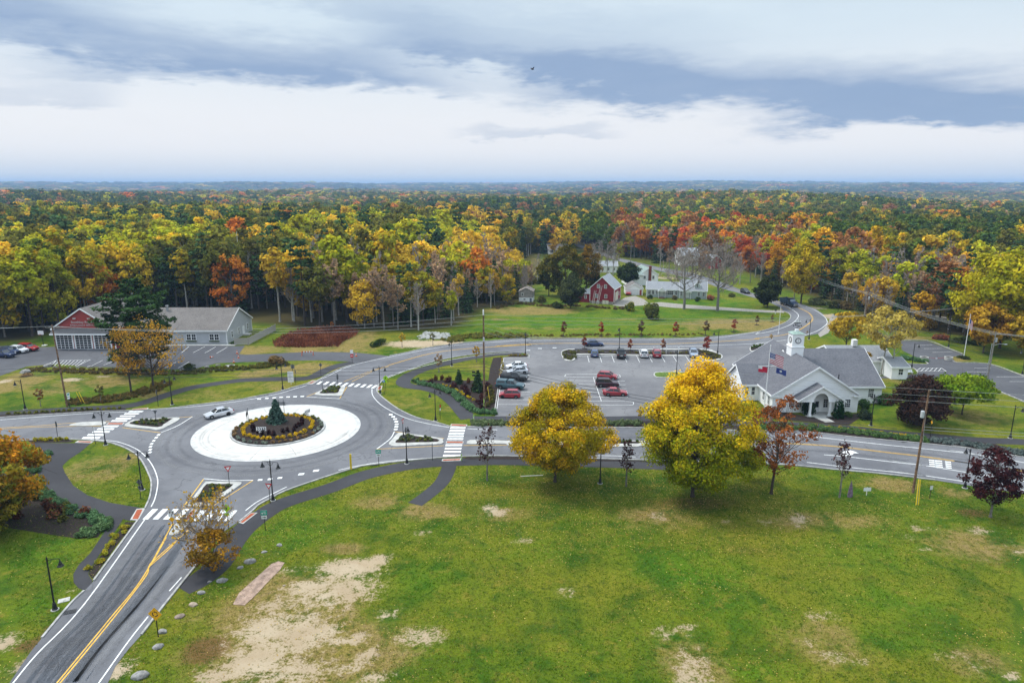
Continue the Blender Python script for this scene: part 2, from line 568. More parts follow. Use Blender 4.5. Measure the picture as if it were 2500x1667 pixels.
def wallstrip(mb, pts, width, z0, z1, m=0, closed=False):
	"""kerb-like strip with a rectangular section along pts"""
	l, r = offset_line(pts, width / 2, closed), offset_line(pts, -width / 2, closed)
	n = len(pts)
	vs = [(p[0], p[1], z0) for p in l] + [(p[0], p[1], z0) for p in r] + [(p[0], p[1], z1) for p in l] + [(p[0], p[1], z1) for p in r]
	fs = []
	for i in range(n if closed else n - 1):
		j = (i + 1) % n
		fs += [(2 * n + i, 3 * n + i, 3 * n + j, 2 * n + j), (i, 2 * n + i, 2 * n + j, j), (n + i, n + j, 3 * n + j, 3 * n + i)]
	if not closed:
		fs += [(0, n, 3 * n, 2 * n), (n - 1, 3 * n - 1, 4 * n - 1, 2 * n - 1)]
	return mb.add(vs, fs, m)
def pip(poly, X, Y):
	"""points in polygon, vectorised"""
	inside = np.zeros(X.shape, bool)
	n = len(poly)
	j = n - 1
	for i in range(n):
		xi, yi = poly[i][:2]
		xj, yj = poly[j][:2]
		if yi != yj:
			c = ((yi > Y) != (yj > Y)) & (X < (xj - xi) * (Y - yi) / (yj - yi) + xi)
			inside ^= c
		j = i
	return inside
def vnoise(X, Y, seed=0):
	"""smooth value noise for placing things"""
	def h(i, j):
		n = (i * 374761393 + j * 668265263 + seed * 982451653) & 0xFFFFFFFF
		n = ((n ^ (n >> 13)) * 1274126177) & 0xFFFFFFFF
		return ((n ^ (n >> 16)) & 0xFFFF) / 65535.0
	xi, yi = np.floor(X).astype(np.int64), np.floor(Y).astype(np.int64)
	fx, fy = X - xi, Y - yi
	fx, fy = fx * fx * (3 - 2 * fx), fy * fy * (3 - 2 * fy)
	a, b, c, d = h(xi, yi), h(xi + 1, yi), h(xi, yi + 1), h(xi + 1, yi + 1)
	return (a * (1 - fx) + b * fx) * (1 - fy) + (c * (1 - fx) + d * fx) * fy
def sstep(x, a, b):
	t = np.clip((x - a) / (b - a), 0, 1)
	return t * t * (3 - 2 * t)
def ext(pts, L, first=False):
	a, b = (pts[1], pts[0]) if first else (pts[-2], pts[-1])
	d = math.hypot(b[0] - a[0], b[1] - a[1])
	q = (b[0] + (b[0] - a[0]) / d * L, b[1] + (b[1] - a[1]) / d * L)
	return [q] + list(pts) if first else list(pts) + [q]
# ------------------------------------------------------------------ outlines of the hard surfaces (surveyed)
road_w = ats('C', [(40, 1400), (250, 1090), (345, 975), (575, 700), (690, 590), (735, 545), (770, 505), (1135, 5)])
kerb_sw_quad = ats('B', [(1190, 978), (1228, 890), (1242, 800), (1236, 740), (1215, 690), (1188, 632), (1140, 560), (1060, 500), (960, 458), (880, 437), (760, 422), (650, 414)])
kerb_w_south = ats('B', [(650, 414), (500, 412), (230, 420), (0, 430)]) + [ground(-300, 1090)]
kerb_w_north = [ground(-300, 1046)] + ats('I', [(0, 207), (600, 168), (1200, 132), (1600, 120)])
kerb_nw_quad = ats('I', [(1600, 120), (1900, 106), (2195, 84)]) + ats('A', [(1600, 1138), (1900, 1103), (2200, 1058)]) + ats('D', [(0, 748), (250, 700), (400, 655), (500, 628), (590, 600), (650, 565), (700, 540), (800, 495), (905, 465)])
kerb_n_north = ats('D', [(1180, 398), (1300, 375), (1500, 332), (1800, 292), (2000, 277), (2340, 252)]) + ats('E', [(900, 257), (1300, 256), (1700, 257), (2000, 240), (2200, 220)]) + ats('F', [(0, 225), (300, 190), (450, 150), (540, 108), (566, 75), (550, 48), (500, 28)])
kerb_n_south = ats('E', [(470, 380)]) + ats('D', [(2190, 370), (2100, 368), (1900, 385), (1690, 415), (1500, 460), (1350, 510), (1200, 560), (1120, 605), (1085, 645)])
kerb_ne_quad = ats('D', [(1085, 645), (1076, 690), (1130, 748), (1250, 835), (1400, 905), (1560, 945), (1670, 977)]) + ats('K', [(1235, 128)])
kerb_e_north = ats('K', [(1235, 128), (1460, 122), (2000, 128)]) + ats('E', [(1080, 988), (1370, 990)]) + ats('F', [(220, 945), (500, 945), (700, 955), (1000, 990), (1350, 1024), (1600, 1046), (2000, 1092), (2352, 1150)])
kerb_e_north = ext(kerb_e_north, 110)
kerb_e_south = ats('O', [(1860, 535), (1500, 480), (1000, 420), (500, 375), (0, 330)]) + ats('N', [(1050, 322), (850, 316)]) + ats('K', [(2000, 525), (1400, 530), (1100, 546)])
kerb_e_south = ext(kerb_e_south, 118, True)
kerb_se_quad = ats('K', [(1100, 546), (900, 563), (600, 592), (300, 628), (0, 668)]) + [ground(800, 1163)] + ats('J', [(2091, 195), (1900, 292), (1740, 377), (1660, 450), (1490, 592)])
kerb_s_east = ats('J', [(1490, 592), (1420, 630), (1280, 724), (1080, 970), (1020, 1044)]) + ats('C', [(1520, 490), (1440, 590), (1320, 740), (1160, 950)])
road_s_end = ats('C', [(1060, 1060), (945, 1210), (860, 1400)])
sm = smooth_line
master = (road_w[:-1] + sm(kerb_sw_quad, 3) + kerb_w_south[1:] + kerb_w_north[:-1] + sm(kerb_nw_quad, 3) + sm(kerb_n_north[:6], 3) + ats('E', [(480, 263), (480, 378)]) +
		  sm(kerb_n_south, 3)[1:] + sm(kerb_ne_quad, 3)[1:] + kerb_e_north[1:] + kerb_e_south + sm(kerb_se_quad, 3)[1:] + kerb_s_east[1:] + road_s_end)
far_edge_low = ats('G', [(2230, 640), (2130, 592), (2010, 555), (1940, 535), (1880, 515), (1800, 495), (1720, 470), (1640, 440), (1520, 408), (1290, 352), (1000, 282), (860, 236), (740, 192), (620, 152), (540, 126), (470, 108)])
far_edge_up = ats('G', [(470, 100), (540, 115), (640, 136), (830, 202), (1000, 256), (1300, 326), (1500, 358), (1660, 402), (1750, 432), (1900, 490), (2000, 520), (2130, 560), (2215, 585)])
outer_curve = ats('H', [(40, 705), (175, 745), (260, 764), (360, 802), (420, 842), (462, 900), (468, 938), (440, 985), (380, 1038)])
north_road = (ats('E', [(465, 262)]) + kerb_n_north[6:] + far_edge_low + far_edge_up + outer_curve + ats('F', [(560, 243), (300, 285), (150, 302), (0, 314)]) +
			  ats('E', [(2100, 320), (1700, 334), (1000, 338), (465, 350)]))
lot_main = ats('E', [(196, 912), (262, 414), (470, 395), (480, 330), (1000, 320), (2100, 305)]) + ats('F', [(300, 270), (560, 230), (620, 330), (300, 560), (140, 800), (200, 900)]) + ats('E', [(1690, 912), (1080, 912), (600, 908)])
lot_amb = (ats('A', [(-500, 1010), (0, 900), (220, 822), (480, 800), (700, 825), (1100, 830), (1450, 845), (1600, 840), (1780, 795), (1990, 786), (2340, 780)]) + ats('D', [(300, 440), (600, 435), (850, 446), (915, 470), (1185, 402), (1100, 391), (900, 371), (540, 365), (0, 390)]) +
		   ats('A', [(1960, 720), (2010, 652), (1920, 655), (1450, 640), (920, 660), (450, 660), (310, 663), (295, 640), (0, 655), (-500, 720)]))
lot_right = ats('F', [(1400, 256), (1610, 258), (1900, 366), (1795, 380), (1830, 422), (2080, 432), (2352, 530), (2700, 640), (2700, 900), (2352, 725), (2180, 645), (2110, 600), (1900, 560), (1700, 545), (1540, 545), (1240, 545), (1240, 528), (1535, 512), (1540, 490), (1440, 435), (1440, 430), (1600, 436), (1615, 428), (1560, 400), (1420, 330)])
gravel_yard = ats('H', [(380, 1040), (470, 940), (520, 850), (720, 850), (760, 870), (530, 900), (520, 950), (480, 1030), (400, 1070)])
wood_drive = ats('H', [(1270, 830), (1340, 842), (1500, 870), (1800, 935), (1800, 905), (1560, 872), (1380, 830)])
trail_se = ats('J', [(745, 1450), (980, 1330), (1200, 1150), (1380, 880), (1540, 690), (1800, 490), (2060, 350)]) + ats('K', [(-420, 960), (0, 800), (300, 722), (600, 662), (900, 624), (1200, 605), (1500, 595), (2000, 590)]) + ats('N', [(850, 343), (1050, 350), (1500, 366)])
trail_spur = ats('K', [(1215, 640), (1195, 720), (1110, 880), (960, 1020), (745, 1180)])
trail_nw = ats('A', [(-300, 1240), (0, 1210), (500, 1178), (1000, 1150), (1200, 1112), (1400, 1045), (1600, 990), (1900, 945)]) + ats('D', [(0, 597), (250, 590), (450, 588), (560, 568), (650, 520), (750, 482), (880, 455)])
trail_ne = ats('D', [(2260, 380), (2100, 384), (2000, 393), (1800, 424), (1600, 472), (1450, 512), (1340, 560), (1290, 610), (1330, 645), (1480, 665), (1610, 705), (1720, 790), (1790, 870), (1830, 915)])
trail_ne2 = ats("D", [(1840, 917)]) + ats('E', [(200, 915), (700, 918), (1080, 918), (1520, 915)]) + ats('F', [(0, 880), (250, 890), (600, 900), (1000, 925), (1400, 968), (1700, 992), (2000, 1018), (2352, 1032), (2700, 1060)])
trail_sw = ats('B', [(600, 442), (240, 440), (300, 480), (410, 530), (330, 640), (305, 700), (330, 790), (420, 880), (540, 970), (700, 1030), (880, 1065), (920, 1078), (740, 1344)]) + ats('C', [(650, 370), (602, 450), (604, 520), (650, 572), (692, 582), (742, 540), (760, 505), (722, 450), (735, 415), (1010, 0)]) + ats('B', [(1060, 1078), (1130, 1080), (1188, 978), (1080, 960), (900, 930), (720, 870), (600, 790), (530, 680), (512, 630), (560, 580), (660, 515), (762, 428)])
drive_house = ats('G', [(925, 612), (1025, 552), (1100, 540), (1165, 565), (1205, 598), (1290, 588), (1500, 608), (1800, 630), (2100, 650), (2235, 652), (2240, 670), (2100, 668), (1800, 652), (1400, 632), (1200, 612), (1000, 622)])
HARD = [master, north_road, lot_main, lot_amb, lot_right, drive_house, trail_sw]
STRIPS = [(trail_se, 3.0), (trail_spur, 2.1), (trail_nw, 2.9), (trail_ne, 3.0), (trail_ne2, 2.8)]
# ------------------------------------------------------------------ the ground: one sheet out to the horizon
def terrain(X, Y):
	r = np.hypot(X, Y)
	f = sstep(r, 420, 1000)
	z = f * (26 * (vnoise(X / 380, Y / 300, 3) - 0.66) + 34 * (vnoise(X / 1100, Y / 800, 5) - 0.62) * sstep(r, 700, 2200))
	ridge = 10 + 26 * vnoise(X / 2600 + 7, Y / 1500, 9) + 9 * vnoise(X / 900, Y / 700, 12)
	z = z + ridge * sstep(r, 4200, 8200) + 14 * sstep(r, 8500, 11500)
	z = z + 5 * sstep(X, -200, 900) * sstep(r, 3000, 5500)
	return z
def axis(lo, hi, fine_lo, fine_hi, step, grow=1.09):
	a = list(np.arange(fine_lo, fine_hi + 1e-6, step))
	s, x = step, fine_hi
	while x < hi:
		s *= grow
		x += s
		a.append(x)
	s, x, b = step, fine_lo, []
	while x > lo:
		s *= grow
		x -= s
		b.append(x)
	return np.array(b[::-1] + a)
gx = axis(-16000, 16000, -130, 130, 0.9)
gy = axis(-400, 16000, 44, 225, 0.9)
GX, GY = np.meshgrid(gx, gy)
gz = terrain(GX, GY)
def patch(k, pts):
	"""sum of soft elliptical patches (centre, half width, half depth in survey units, weight, slant)"""
	A = np.zeros(GX.shape)
	for p in pts:
		x, y, rx, ry, wt = p[:5]
		c = np.array(at(k, x, y))
		ex = abs(at(k, x + rx, y)[0] - c[0])
		ey = abs(at(k, x, y - ry)[1] - at(k, x, y + ry)[1]) / 2
		th = p[5] if len(p) > 5 else 0
		m = (abs(GX - c[0]) < 2.5 * max(ex, ey)) & (abs(GY - c[1]) < 2.5 * max(ex, ey))
		u, v = GX[m] - c[0], GY[m] - c[1]
		u, v = u * math.cos(th) + v * math.sin(th), -u * math.sin(th) + v * math.cos(th)
		d = np.sqrt((u / ex) ** 2 + (v / ey) ** 2)
		A[m] = np.maximum(A[m], wt * (1 - sstep(d, 0.25, 1.35)))
	return A
soil = patch('Q', [(480, 800, 330, 190, .64, .3), (760, 560, 330, 130, .6, .4), (420, 1000, 420, 90, .66), (860, 430, 220, 60, .95), (1020, 380, 80, 26, 1, .2), (640, 530, 150, 42, .9), (740, 570, 80, 22, 1), (380, 770, 130, 80, 1), (620, 720, 80, 40, .9), (690, 800, 170, 60, .85, .5), (600, 860, 200, 45, .75, .3),
					(330, 960, 190, 75, 1), (590, 980, 36, 55, 1), (800, 840, 80, 36, .9), (920, 820, 60, 34, .9), (980, 900, 70, 26, .85, .4), (1010, 1045, 120, 32, .8), (860, 990, 150, 40, .6, .4), (1250, 815, 170, 60, .55), (1690, 115, 70, 26, 1, -.4), (1650, 85, 60, 16, 1),
					(1080, 690, 110, 34, .55), (2090, 560, 60, 30, .55, -.5), (1840, 270, 65, 20, .5), (2272, 810, 18, 22, 1), (560, 440, 130, 30, .5), (450, 640, 150, 40, .5), (110, 1050, 140, 40, .75), (500, 1050, 300, 40, .7), (1270, 235, 60, 14, .6)])
soil = np.maximum(soil, .74 * patch('R', [(1180, 145, 60, 24, 1, -.3), (1170, 110, 30, 10, .8), (1200, 178, 30, 10, .9), (620, 900, 120, 110, .62), (600, 980, 90, 60, .8), (480, 740, 70, 42, .5), (600, 720, 60, 34, .6), (145, 755, 14, 16, 1), (1260, 870, 28, 22, .8),
									(1240, 790, 50, 32, .55, -.5), (1370, 860, 90, 44, .6, -.4), (1490, 890, 44, 26, .8), (1350, 640, 60, 20, .55), (1250, 640, 80, 20, .5), (2000, 910, 34, 15, 1), (2290, 965, 50, 26, 1), (2120, 205, 90, 20, .62), (1780, 185, 44, 12, .9), (1880, 190, 22, 8, .9),
									(1770, 240, 50, 12, .6), (1840, 292, 40, 10, .6), (2260, 265, 34, 12, .85), (2320, 315, 40, 12, .7), (440, 130, 56, 26, .65), (230, 145, 20, 10, .7), (810, 150, 50, 10, .5), (1950, 855, 90, 26, .5), (2100, 900, 90, 36, .4), (1000, 155, 60, 22, .45)]))
soil = np.maximum(soil, patch('A', [(590, 930, 110, 18, .9), (30, 945, 70, 22, .8), (850, 905, 90, 10, .7)]))
soil = np.maximum(soil, patch('D', [(1400, 300, 290, 36, 1), (1600, 290, 250, 20, 1)]))
soil = np.maximum(soil, patch('C', [(950, 1250, 130, 110, .9), (20, 1020, 120, 90, .85), (250, 1180, 160, 60, .8, .6), (620, 590, 60, 22, .8)]))
soil = np.maximum(soil, patch('H', [(560, 870, 170, 26, .9), (330, 790, 160, 14, .7, -.3), (480, 880, 40, 50, .8)]))
soil = np.maximum(soil, patch('G', [(2260, 655, 50, 22, .8), (1650, 430, 90, 30, .6), (1340, 405, 130, 8, .7), (2160, 400, 180, 5, .8), (1480, 365, 220, 20, .55)]))
dry = patch('Q', [(520, 640, 460, 250, 1), (620, 900, 700, 280, .9), (450, 950, 420, 200, .9), (830, 320, 160, 40, .8), (1030, 50, 180, 60, .6), (1300, 110, 220, 60, .7), (60, 900, 220, 130, .5), (1700, 130, 180, 60, .5), (1900, 120, 240, 60, .35), (60, 700, 160, 60, .4)])
dry = np.maximum(dry, patch('R', [(600, 880, 260, 180, .55), (1330, 800, 320, 170, .5), (2100, 280, 340, 110, .6), (1300, 150, 420, 60, .55), (2100, 890, 260, 110, .5), (420, 120, 260, 60, .6), (520, 170, 480, 50, .35)]))
dry = np.maximum(dry, patch('A', [(100, 960, 320, 110, .75), (500, 1000, 340, 80, .5), (900, 950, 300, 60, .7), (1700, 1060, 420, 70, .35), (1250, 1050, 120, 40, .8), (2150, 880, 240, 60, .7), (2050, 690, 260, 50, .8)]))
dry = np.maximum(dry, patch('D', [(650, 330, 500, 70, .85), (950, 250, 160, 70, .8), (500, 500, 320, 60, .9), (200, 640, 300, 60, .4), (1350, 790, 240, 110, .35), (1650, 830, 60, 60, .4), (1900, 490, 160, 50, .3)]))
dry = np.maximum(dry, patch('I', [(1000, 880, 300, 260, .5), (1500, 800, 320, 300, .55)]))
dry = np.maximum(dry, patch('G', [(700, 880, 700, 30, .6), (400, 790, 500, 14, .5), (1900, 760, 520, 50, .95), (1550, 780, 200, 40, .5), (300, 655, 420, 36, 1.0), (60, 720, 90, 12, .9), (1000, 720, 260, 10, .5), (300, 300, 160, 150, .6), (2000, 800, 300, 30, .6), (1400, 560, 700, 16, .3)]))
dry = np.maximum(dry, patch('F', [(1450, 570, 320, 60, .35), (1900, 850, 480, 110, .45), (1800, 390, 160, 60, .6), (1500, 235, 260, 20, .8), (1400, 500, 120, 30, .5)]))
dry = np.maximum(dry, patch('O', [(1100, 520, 340, 90, .75), (1700, 600, 280, 60, .6)]))
lush = patch('G', [(600, 740, 900, 90, 1), (1500, 670, 520, 60, .9), (1700, 590, 460, 34, 1)])
lush = np.maximum(lush, patch('C', [(300, 250, 500, 180, .6), (250, 740, 260, 120, .5)]))
lush = np.maximum(lush, patch('Q', [(500, 240, 300, 90, .7), (600, 120, 200, 60, .6), (1250, 500, 240, 110, .5), (1850, 330, 300, 90, .4), (180, 500, 120, 80, .8)]))
lush = np.maximum(lush, patch('R', [(640, 400, 380, 110, .7), (1500, 330, 380, 120, .6), (1700, 560, 420, 120, .6), (900, 620, 300, 110, .4), (1700, 760, 300, 100, .7), (950, 940, 300, 60, .8)]))
lush = np.maximum(lush, patch('A', [(650, 1020, 200, 60, .8), (1700, 930, 300, 34, .5), (1300, 900, 300, 40, .4)]))
litter = patch('Q', [(60, 880, 200, 110, .95), (840, 320, 80, 26, .6), (1650, 20, 520, 60, .5), (1250, 90, 240, 70, .45), (2000, 140, 120, 18, .6)])
litter = np.maximum(litter, patch('C', [(480, 900, 220, 110, .8), (250, 1040, 220, 90, .9), (300, 590, 200, 70, .5), (1640, 1130, 260, 120, .8)]))
litter = np.maximum(litter, patch('R', [(900, 310, 260, 50, .55), (1280, 330, 120, 60, .4), (600, 60, 420, 60, .7), (2080, 110, 130, 40, .8), (2000, 620, 330, 30, .45), (100, 250, 180, 60, .4)]))
clearing = [(-190, 40), (-190, 168), (-150, 172), (-128, 176), (-124, 214), (-98, 218), (-84, 200), (-70, 198), (-62, 192), (-45, 190), (-25, 188), (-18, 192), (-14, 200), (-10, 222), (0, 232), (6, 240), (8, 262), (3, 285), (1, 330), (4, 372), (13, 409), (38, 413), (38, 430),
			(48, 430), (56, 400), (75, 372), (110, 345), (112, 318), (106, 290), (108, 264), (112, 240), (112, 222), (108, 205), (112, 190), (122, 182), (140, 172), (152, 158), (170, 142), (200, 130), (230, 40)]
wood = (~pip(clearing, GX, GY)).astype(float) * (np.hypot(GX, GY) > 60)
wood[(GY < 120) & (abs(GX) < 185)] = 0
k = 5                                             # soften the woodland edge
for _ in range(2):
	p = np.pad(wood, 2, mode='edge')
	wood = sum(p[i:i + wood.shape[0], j:j + wood.shape[1]] for i in range(k) for j in range(k)) / (k * k)
ny, nx = GX.shape
gme = bpy.data.meshes.new('ground')
gv = np.stack([GX, GY, gz], -1).reshape(-1, 3)
idx = np.arange(ny * nx).reshape(ny, nx)
gf = np.stack([idx[:-1, :-1], idx[:-1, 1:], idx[1:, 1:], idx[1:, :-1]], -1).reshape(-1, 4)
def quads_mesh(me, V, Fq):
	me.vertices.add(len(V))
	me.vertices.foreach_set('co', np.ascontiguousarray(V, np.float32).ravel())
	me.loops.add(Fq.size)
	me.loops.foreach_set('vertex_index', np.ascontiguousarray(Fq, np.int32).ravel())
	me.polygons.add(len(Fq))
	me.polygons.foreach_set('loop_start', np.arange(0, Fq.size, Fq.shape[1], dtype=np.int32))
	me.polygons.foreach_set('loop_total', np.full(len(Fq), Fq.shape[1], np.int32))
	me.update(calc_edges=True)
quads_mesh(gme, gv, gf)
for nm, A in (('cover_a', (soil, dry, lush)), ('cover_b', (litter, wood, np.zeros_like(wood)))):
	a = gme.color_attributes.new(nm, 'FLOAT_COLOR', 'POINT')
	a.data.foreach_set('color', np.stack([*A, np.ones_like(soil)], -1).reshape(-1).astype(np.float32))
gme.polygons.foreach_set('use_smooth', [True] * len(gme.polygons))
gm = bpy.data.materials.new('ground_cover')
gm.use_nodes = True
t = NT(gm.node_tree)
b = t.n['Principled BSDF']
pos = t.node('ShaderNodeNewGeometry').outputs['Position']
sa = t.node('ShaderNodeSeparateColor')
t.l.new(t.attr('cover_a').outputs['Color'], sa.inputs[0])
sb = t.node('ShaderNodeSeparateColor')
t.l.new(t.attr('cover_b').outputs['Color'], sb.inputs[0])
SOIL, DRY, LUSH = sa.outputs
LITTER, WOOD, _x = sb.outputs
n_big = t.noise(pos, 0.045, 5, 0.6, 0.3)
n_mid = t.noise(pos, 0.22, 6, 0.65, 0.4)
n_sm = t.noise(pos, 1.1, 5, 0.7)
n_fine = t.noise(pos, 4.2, 4, 0.75)
n_grain = t.noise(pos, 17.0, 3, 0.8)
c = t.mix(t.maprange(n_mid, 0.34, 0.66), (0.040, 0.096, 0.004), (0.118, 0.150, 0.008))
c = t.mix(t.maprange(n_big, 0.40, 0.66, 0, 0.62), c, (0.195, 0.172, 0.014))
c = t.mix(t.math('MULTIPLY', LUSH, t.maprange(n_mid, 0.25, 0.7, 0.9, 0.35)), c, (0.060, 0.165, 0.005))
d1 = t.math('ADD', DRY, t.math('MULTIPLY', t.math('SUBTRACT', n_mid, 0.5), 1.3))
d1 = t.math('ADD', d1, t.math('MULTIPLY', t.math('SUBTRACT', n_sm, 0.5), 0.6))
c = t.mix(t.maprange(d1, 0.18, 0.72, 0, 0.92), c, t.mix(t.maprange(n_sm, 0.35, 0.65), (0.225, 0.170, 0.040), (0.25, 0.175, 0.070)))
c = t.mix(t.maprange(n_sm, 0.30, 0.50, 0.75, 0), c, (0.026, 0.050, 0.006))
c = t.mix(t.maprange(n_mid, 0.30, 0.48, 0.7, 0), c, (0.026, 0.072, 0.005))
c = t.mix(t.maprange(t.noise(pos, 0.5, 7, 0.74), 0.52, 0.68, 0, 0.7), c, (0.20, 0.165, 0.022))
c = t.mix(t.maprange(t.noise(pos, 0.085, 6, 0.68, 0.6), 0.52, 0.66, 0, 0.38), c, (0.020, 0.066, 0.003))
l1 = t.math('ADD', LITTER, t.math('MULTIPLY', t.math('SUBTRACT', n_fine, 0.5), 1.6))
c = t.mix(t.maprange(l1, 0.45, 0.9, 0, 0.85), c, t.mix(t.maprange(n_grain, 0.35, 0.65), (0.20, 0.10, 0.035), (0.075, 0.045, 0.02)))
gr = t.math('ADD', 1.0, t.math('ADD', t.math('MULTIPLY', t.math('SUBTRACT', n_fine, 0.5), 1.9), t.math('MULTIPLY', t.math('SUBTRACT', n_grain, 0.5), 2.2)))
g3 = t.node('ShaderNodeCombineXYZ')
for i in range(3):
	t.l.new(gr, g3.inputs[i])
c = t.mix(1.0, c, g3.outputs[0], 'MULTIPLY')
s1 = t.math('ADD', SOIL, t.math('ADD', t.math('MULTIPLY', t.math('SUBTRACT', n_sm, 0.5), 2.1), t.math('ADD', t.math('MULTIPLY', t.math('SUBTRACT', n_mid, 0.5), 1.3), t.math('MULTIPLY', t.math('SUBTRACT', n_fine, 0.5), 2.0))))
sc_ = t.mix(t.maprange(n_mid, 0.3, 0.7), (0.46, 0.365, 0.25), (0.38, 0.285, 0.18))
sc_ = t.mix(t.maprange(n_fine, 0.55, 0.75, 0, 0.5), sc_, (0.26, 0.19, 0.10))
c = t.mix(t.math('MULTIPLY', t.maprange(s1, 0.22, 0.74), t.maprange(SOIL, 0.02, 0.15)), c, sc_)
wf = t.mix(t.maprange(n_sm, 0.35, 0.65), (0.055, 0.035, 0.018), (0.030, 0.036, 0.012))
wf = t.mix(t.maprange(t.noise(pos, 0.012, 6, 0.7), 0.4, 0.62), wf, (0.075, 0.060, 0.016))
c = t.mix(WOOD, c, wf)
t.l.new(c, b.inputs['Base Color'])
b.inputs['Roughness'].default_value = 0.95
b.inputs['Specular IOR Level'].default_value = 0.1
bn = t.node('ShaderNodeBump')
bn.inputs['Strength'].default_value = 0.6
bn.inputs['Distance'].default_value = 0.12
t.l.new(t.math('ADD', n_fine, n_grain), bn.inputs['Height'])
t.l.new(bn.outputs[0], b.inputs['Normal'])
gme.materials.append(gm)
structure(link('ground', gme))
# ------------------------------------------------------------------ roads, car parks, paths
A_ROAD = asphalt('asphalt_road', (0.115, 0.115, 0.125), (0.165, 0.165, 0.175), 0.22, 0.35)
A_LOT = asphalt('asphalt_lot', (0.135, 0.132, 0.138), (0.190, 0.185, 0.188), 0.22, 0.4)
A_PATH = asphalt('asphalt_path', (0.034, 0.033, 0.037), (0.050, 0.049, 0.054), 0.22, 0.25)
A_DARK = asphalt('asphalt_dark', (0.070, 0.070, 0.078), (0.10, 0.10, 0.108), 0.22, 0.3)
M_GRAVEL = mat('gravel', (0.31, 0.285, 0.25), 0.95, 0.18, 2.0, bump=0.5, bscale=9)
def surface(name, polys, z, m):
	mb = MB()
	for i, p in enumerate(polys):
		mb.sheet(p, z + 0.0)
	return structure(mb.build(name, m))
surface('road', [master], 0.034, A_ROAD)
surface('road', [north_road], 0.030, A_ROAD)
surface('car_park', [lot_main], 0.010, A_LOT)
surface('car_park', [lot_amb], 0.014, A_DARK)
surface('car_park', [lot_right], 0.010, A_DARK)
surface('driveway', [drive_house], 0.012, M_GRAVEL)
surface('gravel_yard', [gravel_yard], 0.009, M_GRAVEL)
surface('driveway', [wood_drive], 0.008, M_GRAVEL)
surface('path', [trail_sw], 0.022, A_PATH)
for i, (pts, wd) in enumerate(STRIPS):
	mb = MB()
	ribbon(mb, smooth_line(pts, 5), wd, 0.018 + 0.002 * i)
	structure(mb.build('path', A_PATH))
def kerb(pts, n=4, wdt=0.2, h=0.14):
	mb = MB()
	wallstrip(mb, smooth_line(pts, n), wdt, 0.0, h)
	return structure(mb.build('kerb', M_CURB))
for pts in (road_w[2:4] + road_w[4:5], road_w[6:], kerb_sw_quad, kerb_w_south, kerb_w_north, kerb_nw_quad, kerb_n_north, kerb_n_south, kerb_ne_quad, kerb_e_north, kerb_se_quad, kerb_s_east[4:], kerb_e_south[2:]):
	kerb(pts)
kerb(ats('E', [(258, 418), (196, 840)]), 2)
kerb(ats('E', [(262, 416), (380, 414), (455, 416), (478, 408), (470, 392), (440, 382)]), 4)
kerb(ats('F', [(1400, 254), (1610, 256), (1750, 306), (1880, 356)]), 3)
kerb(ats('F', [(1795, 384), (1835, 424), (2085, 434), (2352, 528), (2600, 606)]), 3)
kerb(ats('F', [(1440, 432), (1600, 438), (1612, 428), (1570, 405)]), 3)
kerb(ats('F', [(2150, 640), (2352, 725), (2600, 850)]), 3)
kerb(ats('F', [(1535, 510), (1535, 490), (1500, 465), (1445, 438)]), 3)
# ---- tyre wear: faint tracks whose edges fade out
def wearmat(name, colr, amt):
	m = bpy.data.materials.new(name)
	m.use_nodes = True
	t = NT(m.node_tree)
	b = t.n['Principled BSDF']
	pos = t.node('ShaderNodeNewGeometry').outputs['Position']
	b.inputs['Base Color'].default_value = (*colr, 1)
	b.inputs['Roughness'].default_value = .8
	sp_ = t.node('ShaderNodeSeparateColor')
	t.l.new(t.attr('wear').outputs['Color'], sp_.inputs[0])
	a = t.math('MULTIPLY', t.math('MULTIPLY', sp_.outputs[0], amt), t.maprange(t.noise(pos, 0.35, 6, 0.7), 0.3, 0.65, 0.25, 1.15), clamp=True)
	a = t.math('MULTIPLY', a, t.maprange(t.noise(pos, 5.0, 3, 0.7), 0.3, 0.6, 0.6, 1.0))
	t.l.new(a, b.inputs['Alpha'])
	return m
W_DARK = wearmat('tyre_dark', (0.050, 0.050, 0.055), 0.21)
W_PALE = wearmat('tyre_pale', (0.27, 0.265, 0.265), 0.34)
TZ = [0.0362]
def track(pts, width, m, closed=False):
	TZ[0] += 0.0001
	mb = MB()
	for side, fade in ((1, 0), (-1, 1)):
		a_, b_ = (offset_line(pts, width / 2, closed), list(pts)) if side > 0 else (list(pts), offset_line(pts, -width / 2, closed))
		n = len(pts)
		vs = [(p[0], p[1], TZ[0]) for p in a_] + [(p[0], p[1], TZ[0]) for p in b_]
		mb.add(vs, [(i, n + i, n + (i + 1) % n, (i + 1) % n) for i in range(n if closed else n - 1)])
	o = mb.build('tyre_track', m)
	n = len(pts)
	e = np.ones(n) if closed else np.clip(np.minimum(np.arange(n), np.arange(n)[::-1]) / 3, 0, 1)
	w4 = np.concatenate([np.zeros(n), e, e, np.zeros(n)]).astype(np.float32)
	at2 = o.data.color_attributes.new('wear', 'FLOAT_COLOR', 'POINT')
	at2.data.foreach_set('color', np.stack([w4, w4, w4, np.ones_like(w4)], 1).ravel())
	return structure(o)
rc_ = (-39.1, 108.2)
for r_, w_, m_ in ((15.0, .9, W_DARK), (16.9, 1.0, W_DARK), (15.9, .9, W_PALE), (18.3, 1.3, W_PALE)):
	track([(rc_[0] + math.cos(2 * PI * i / 80) * r_, rc_[1] + math.sin(2 * PI * i / 80) * r_) for i in range(80)], w_, m_, True)
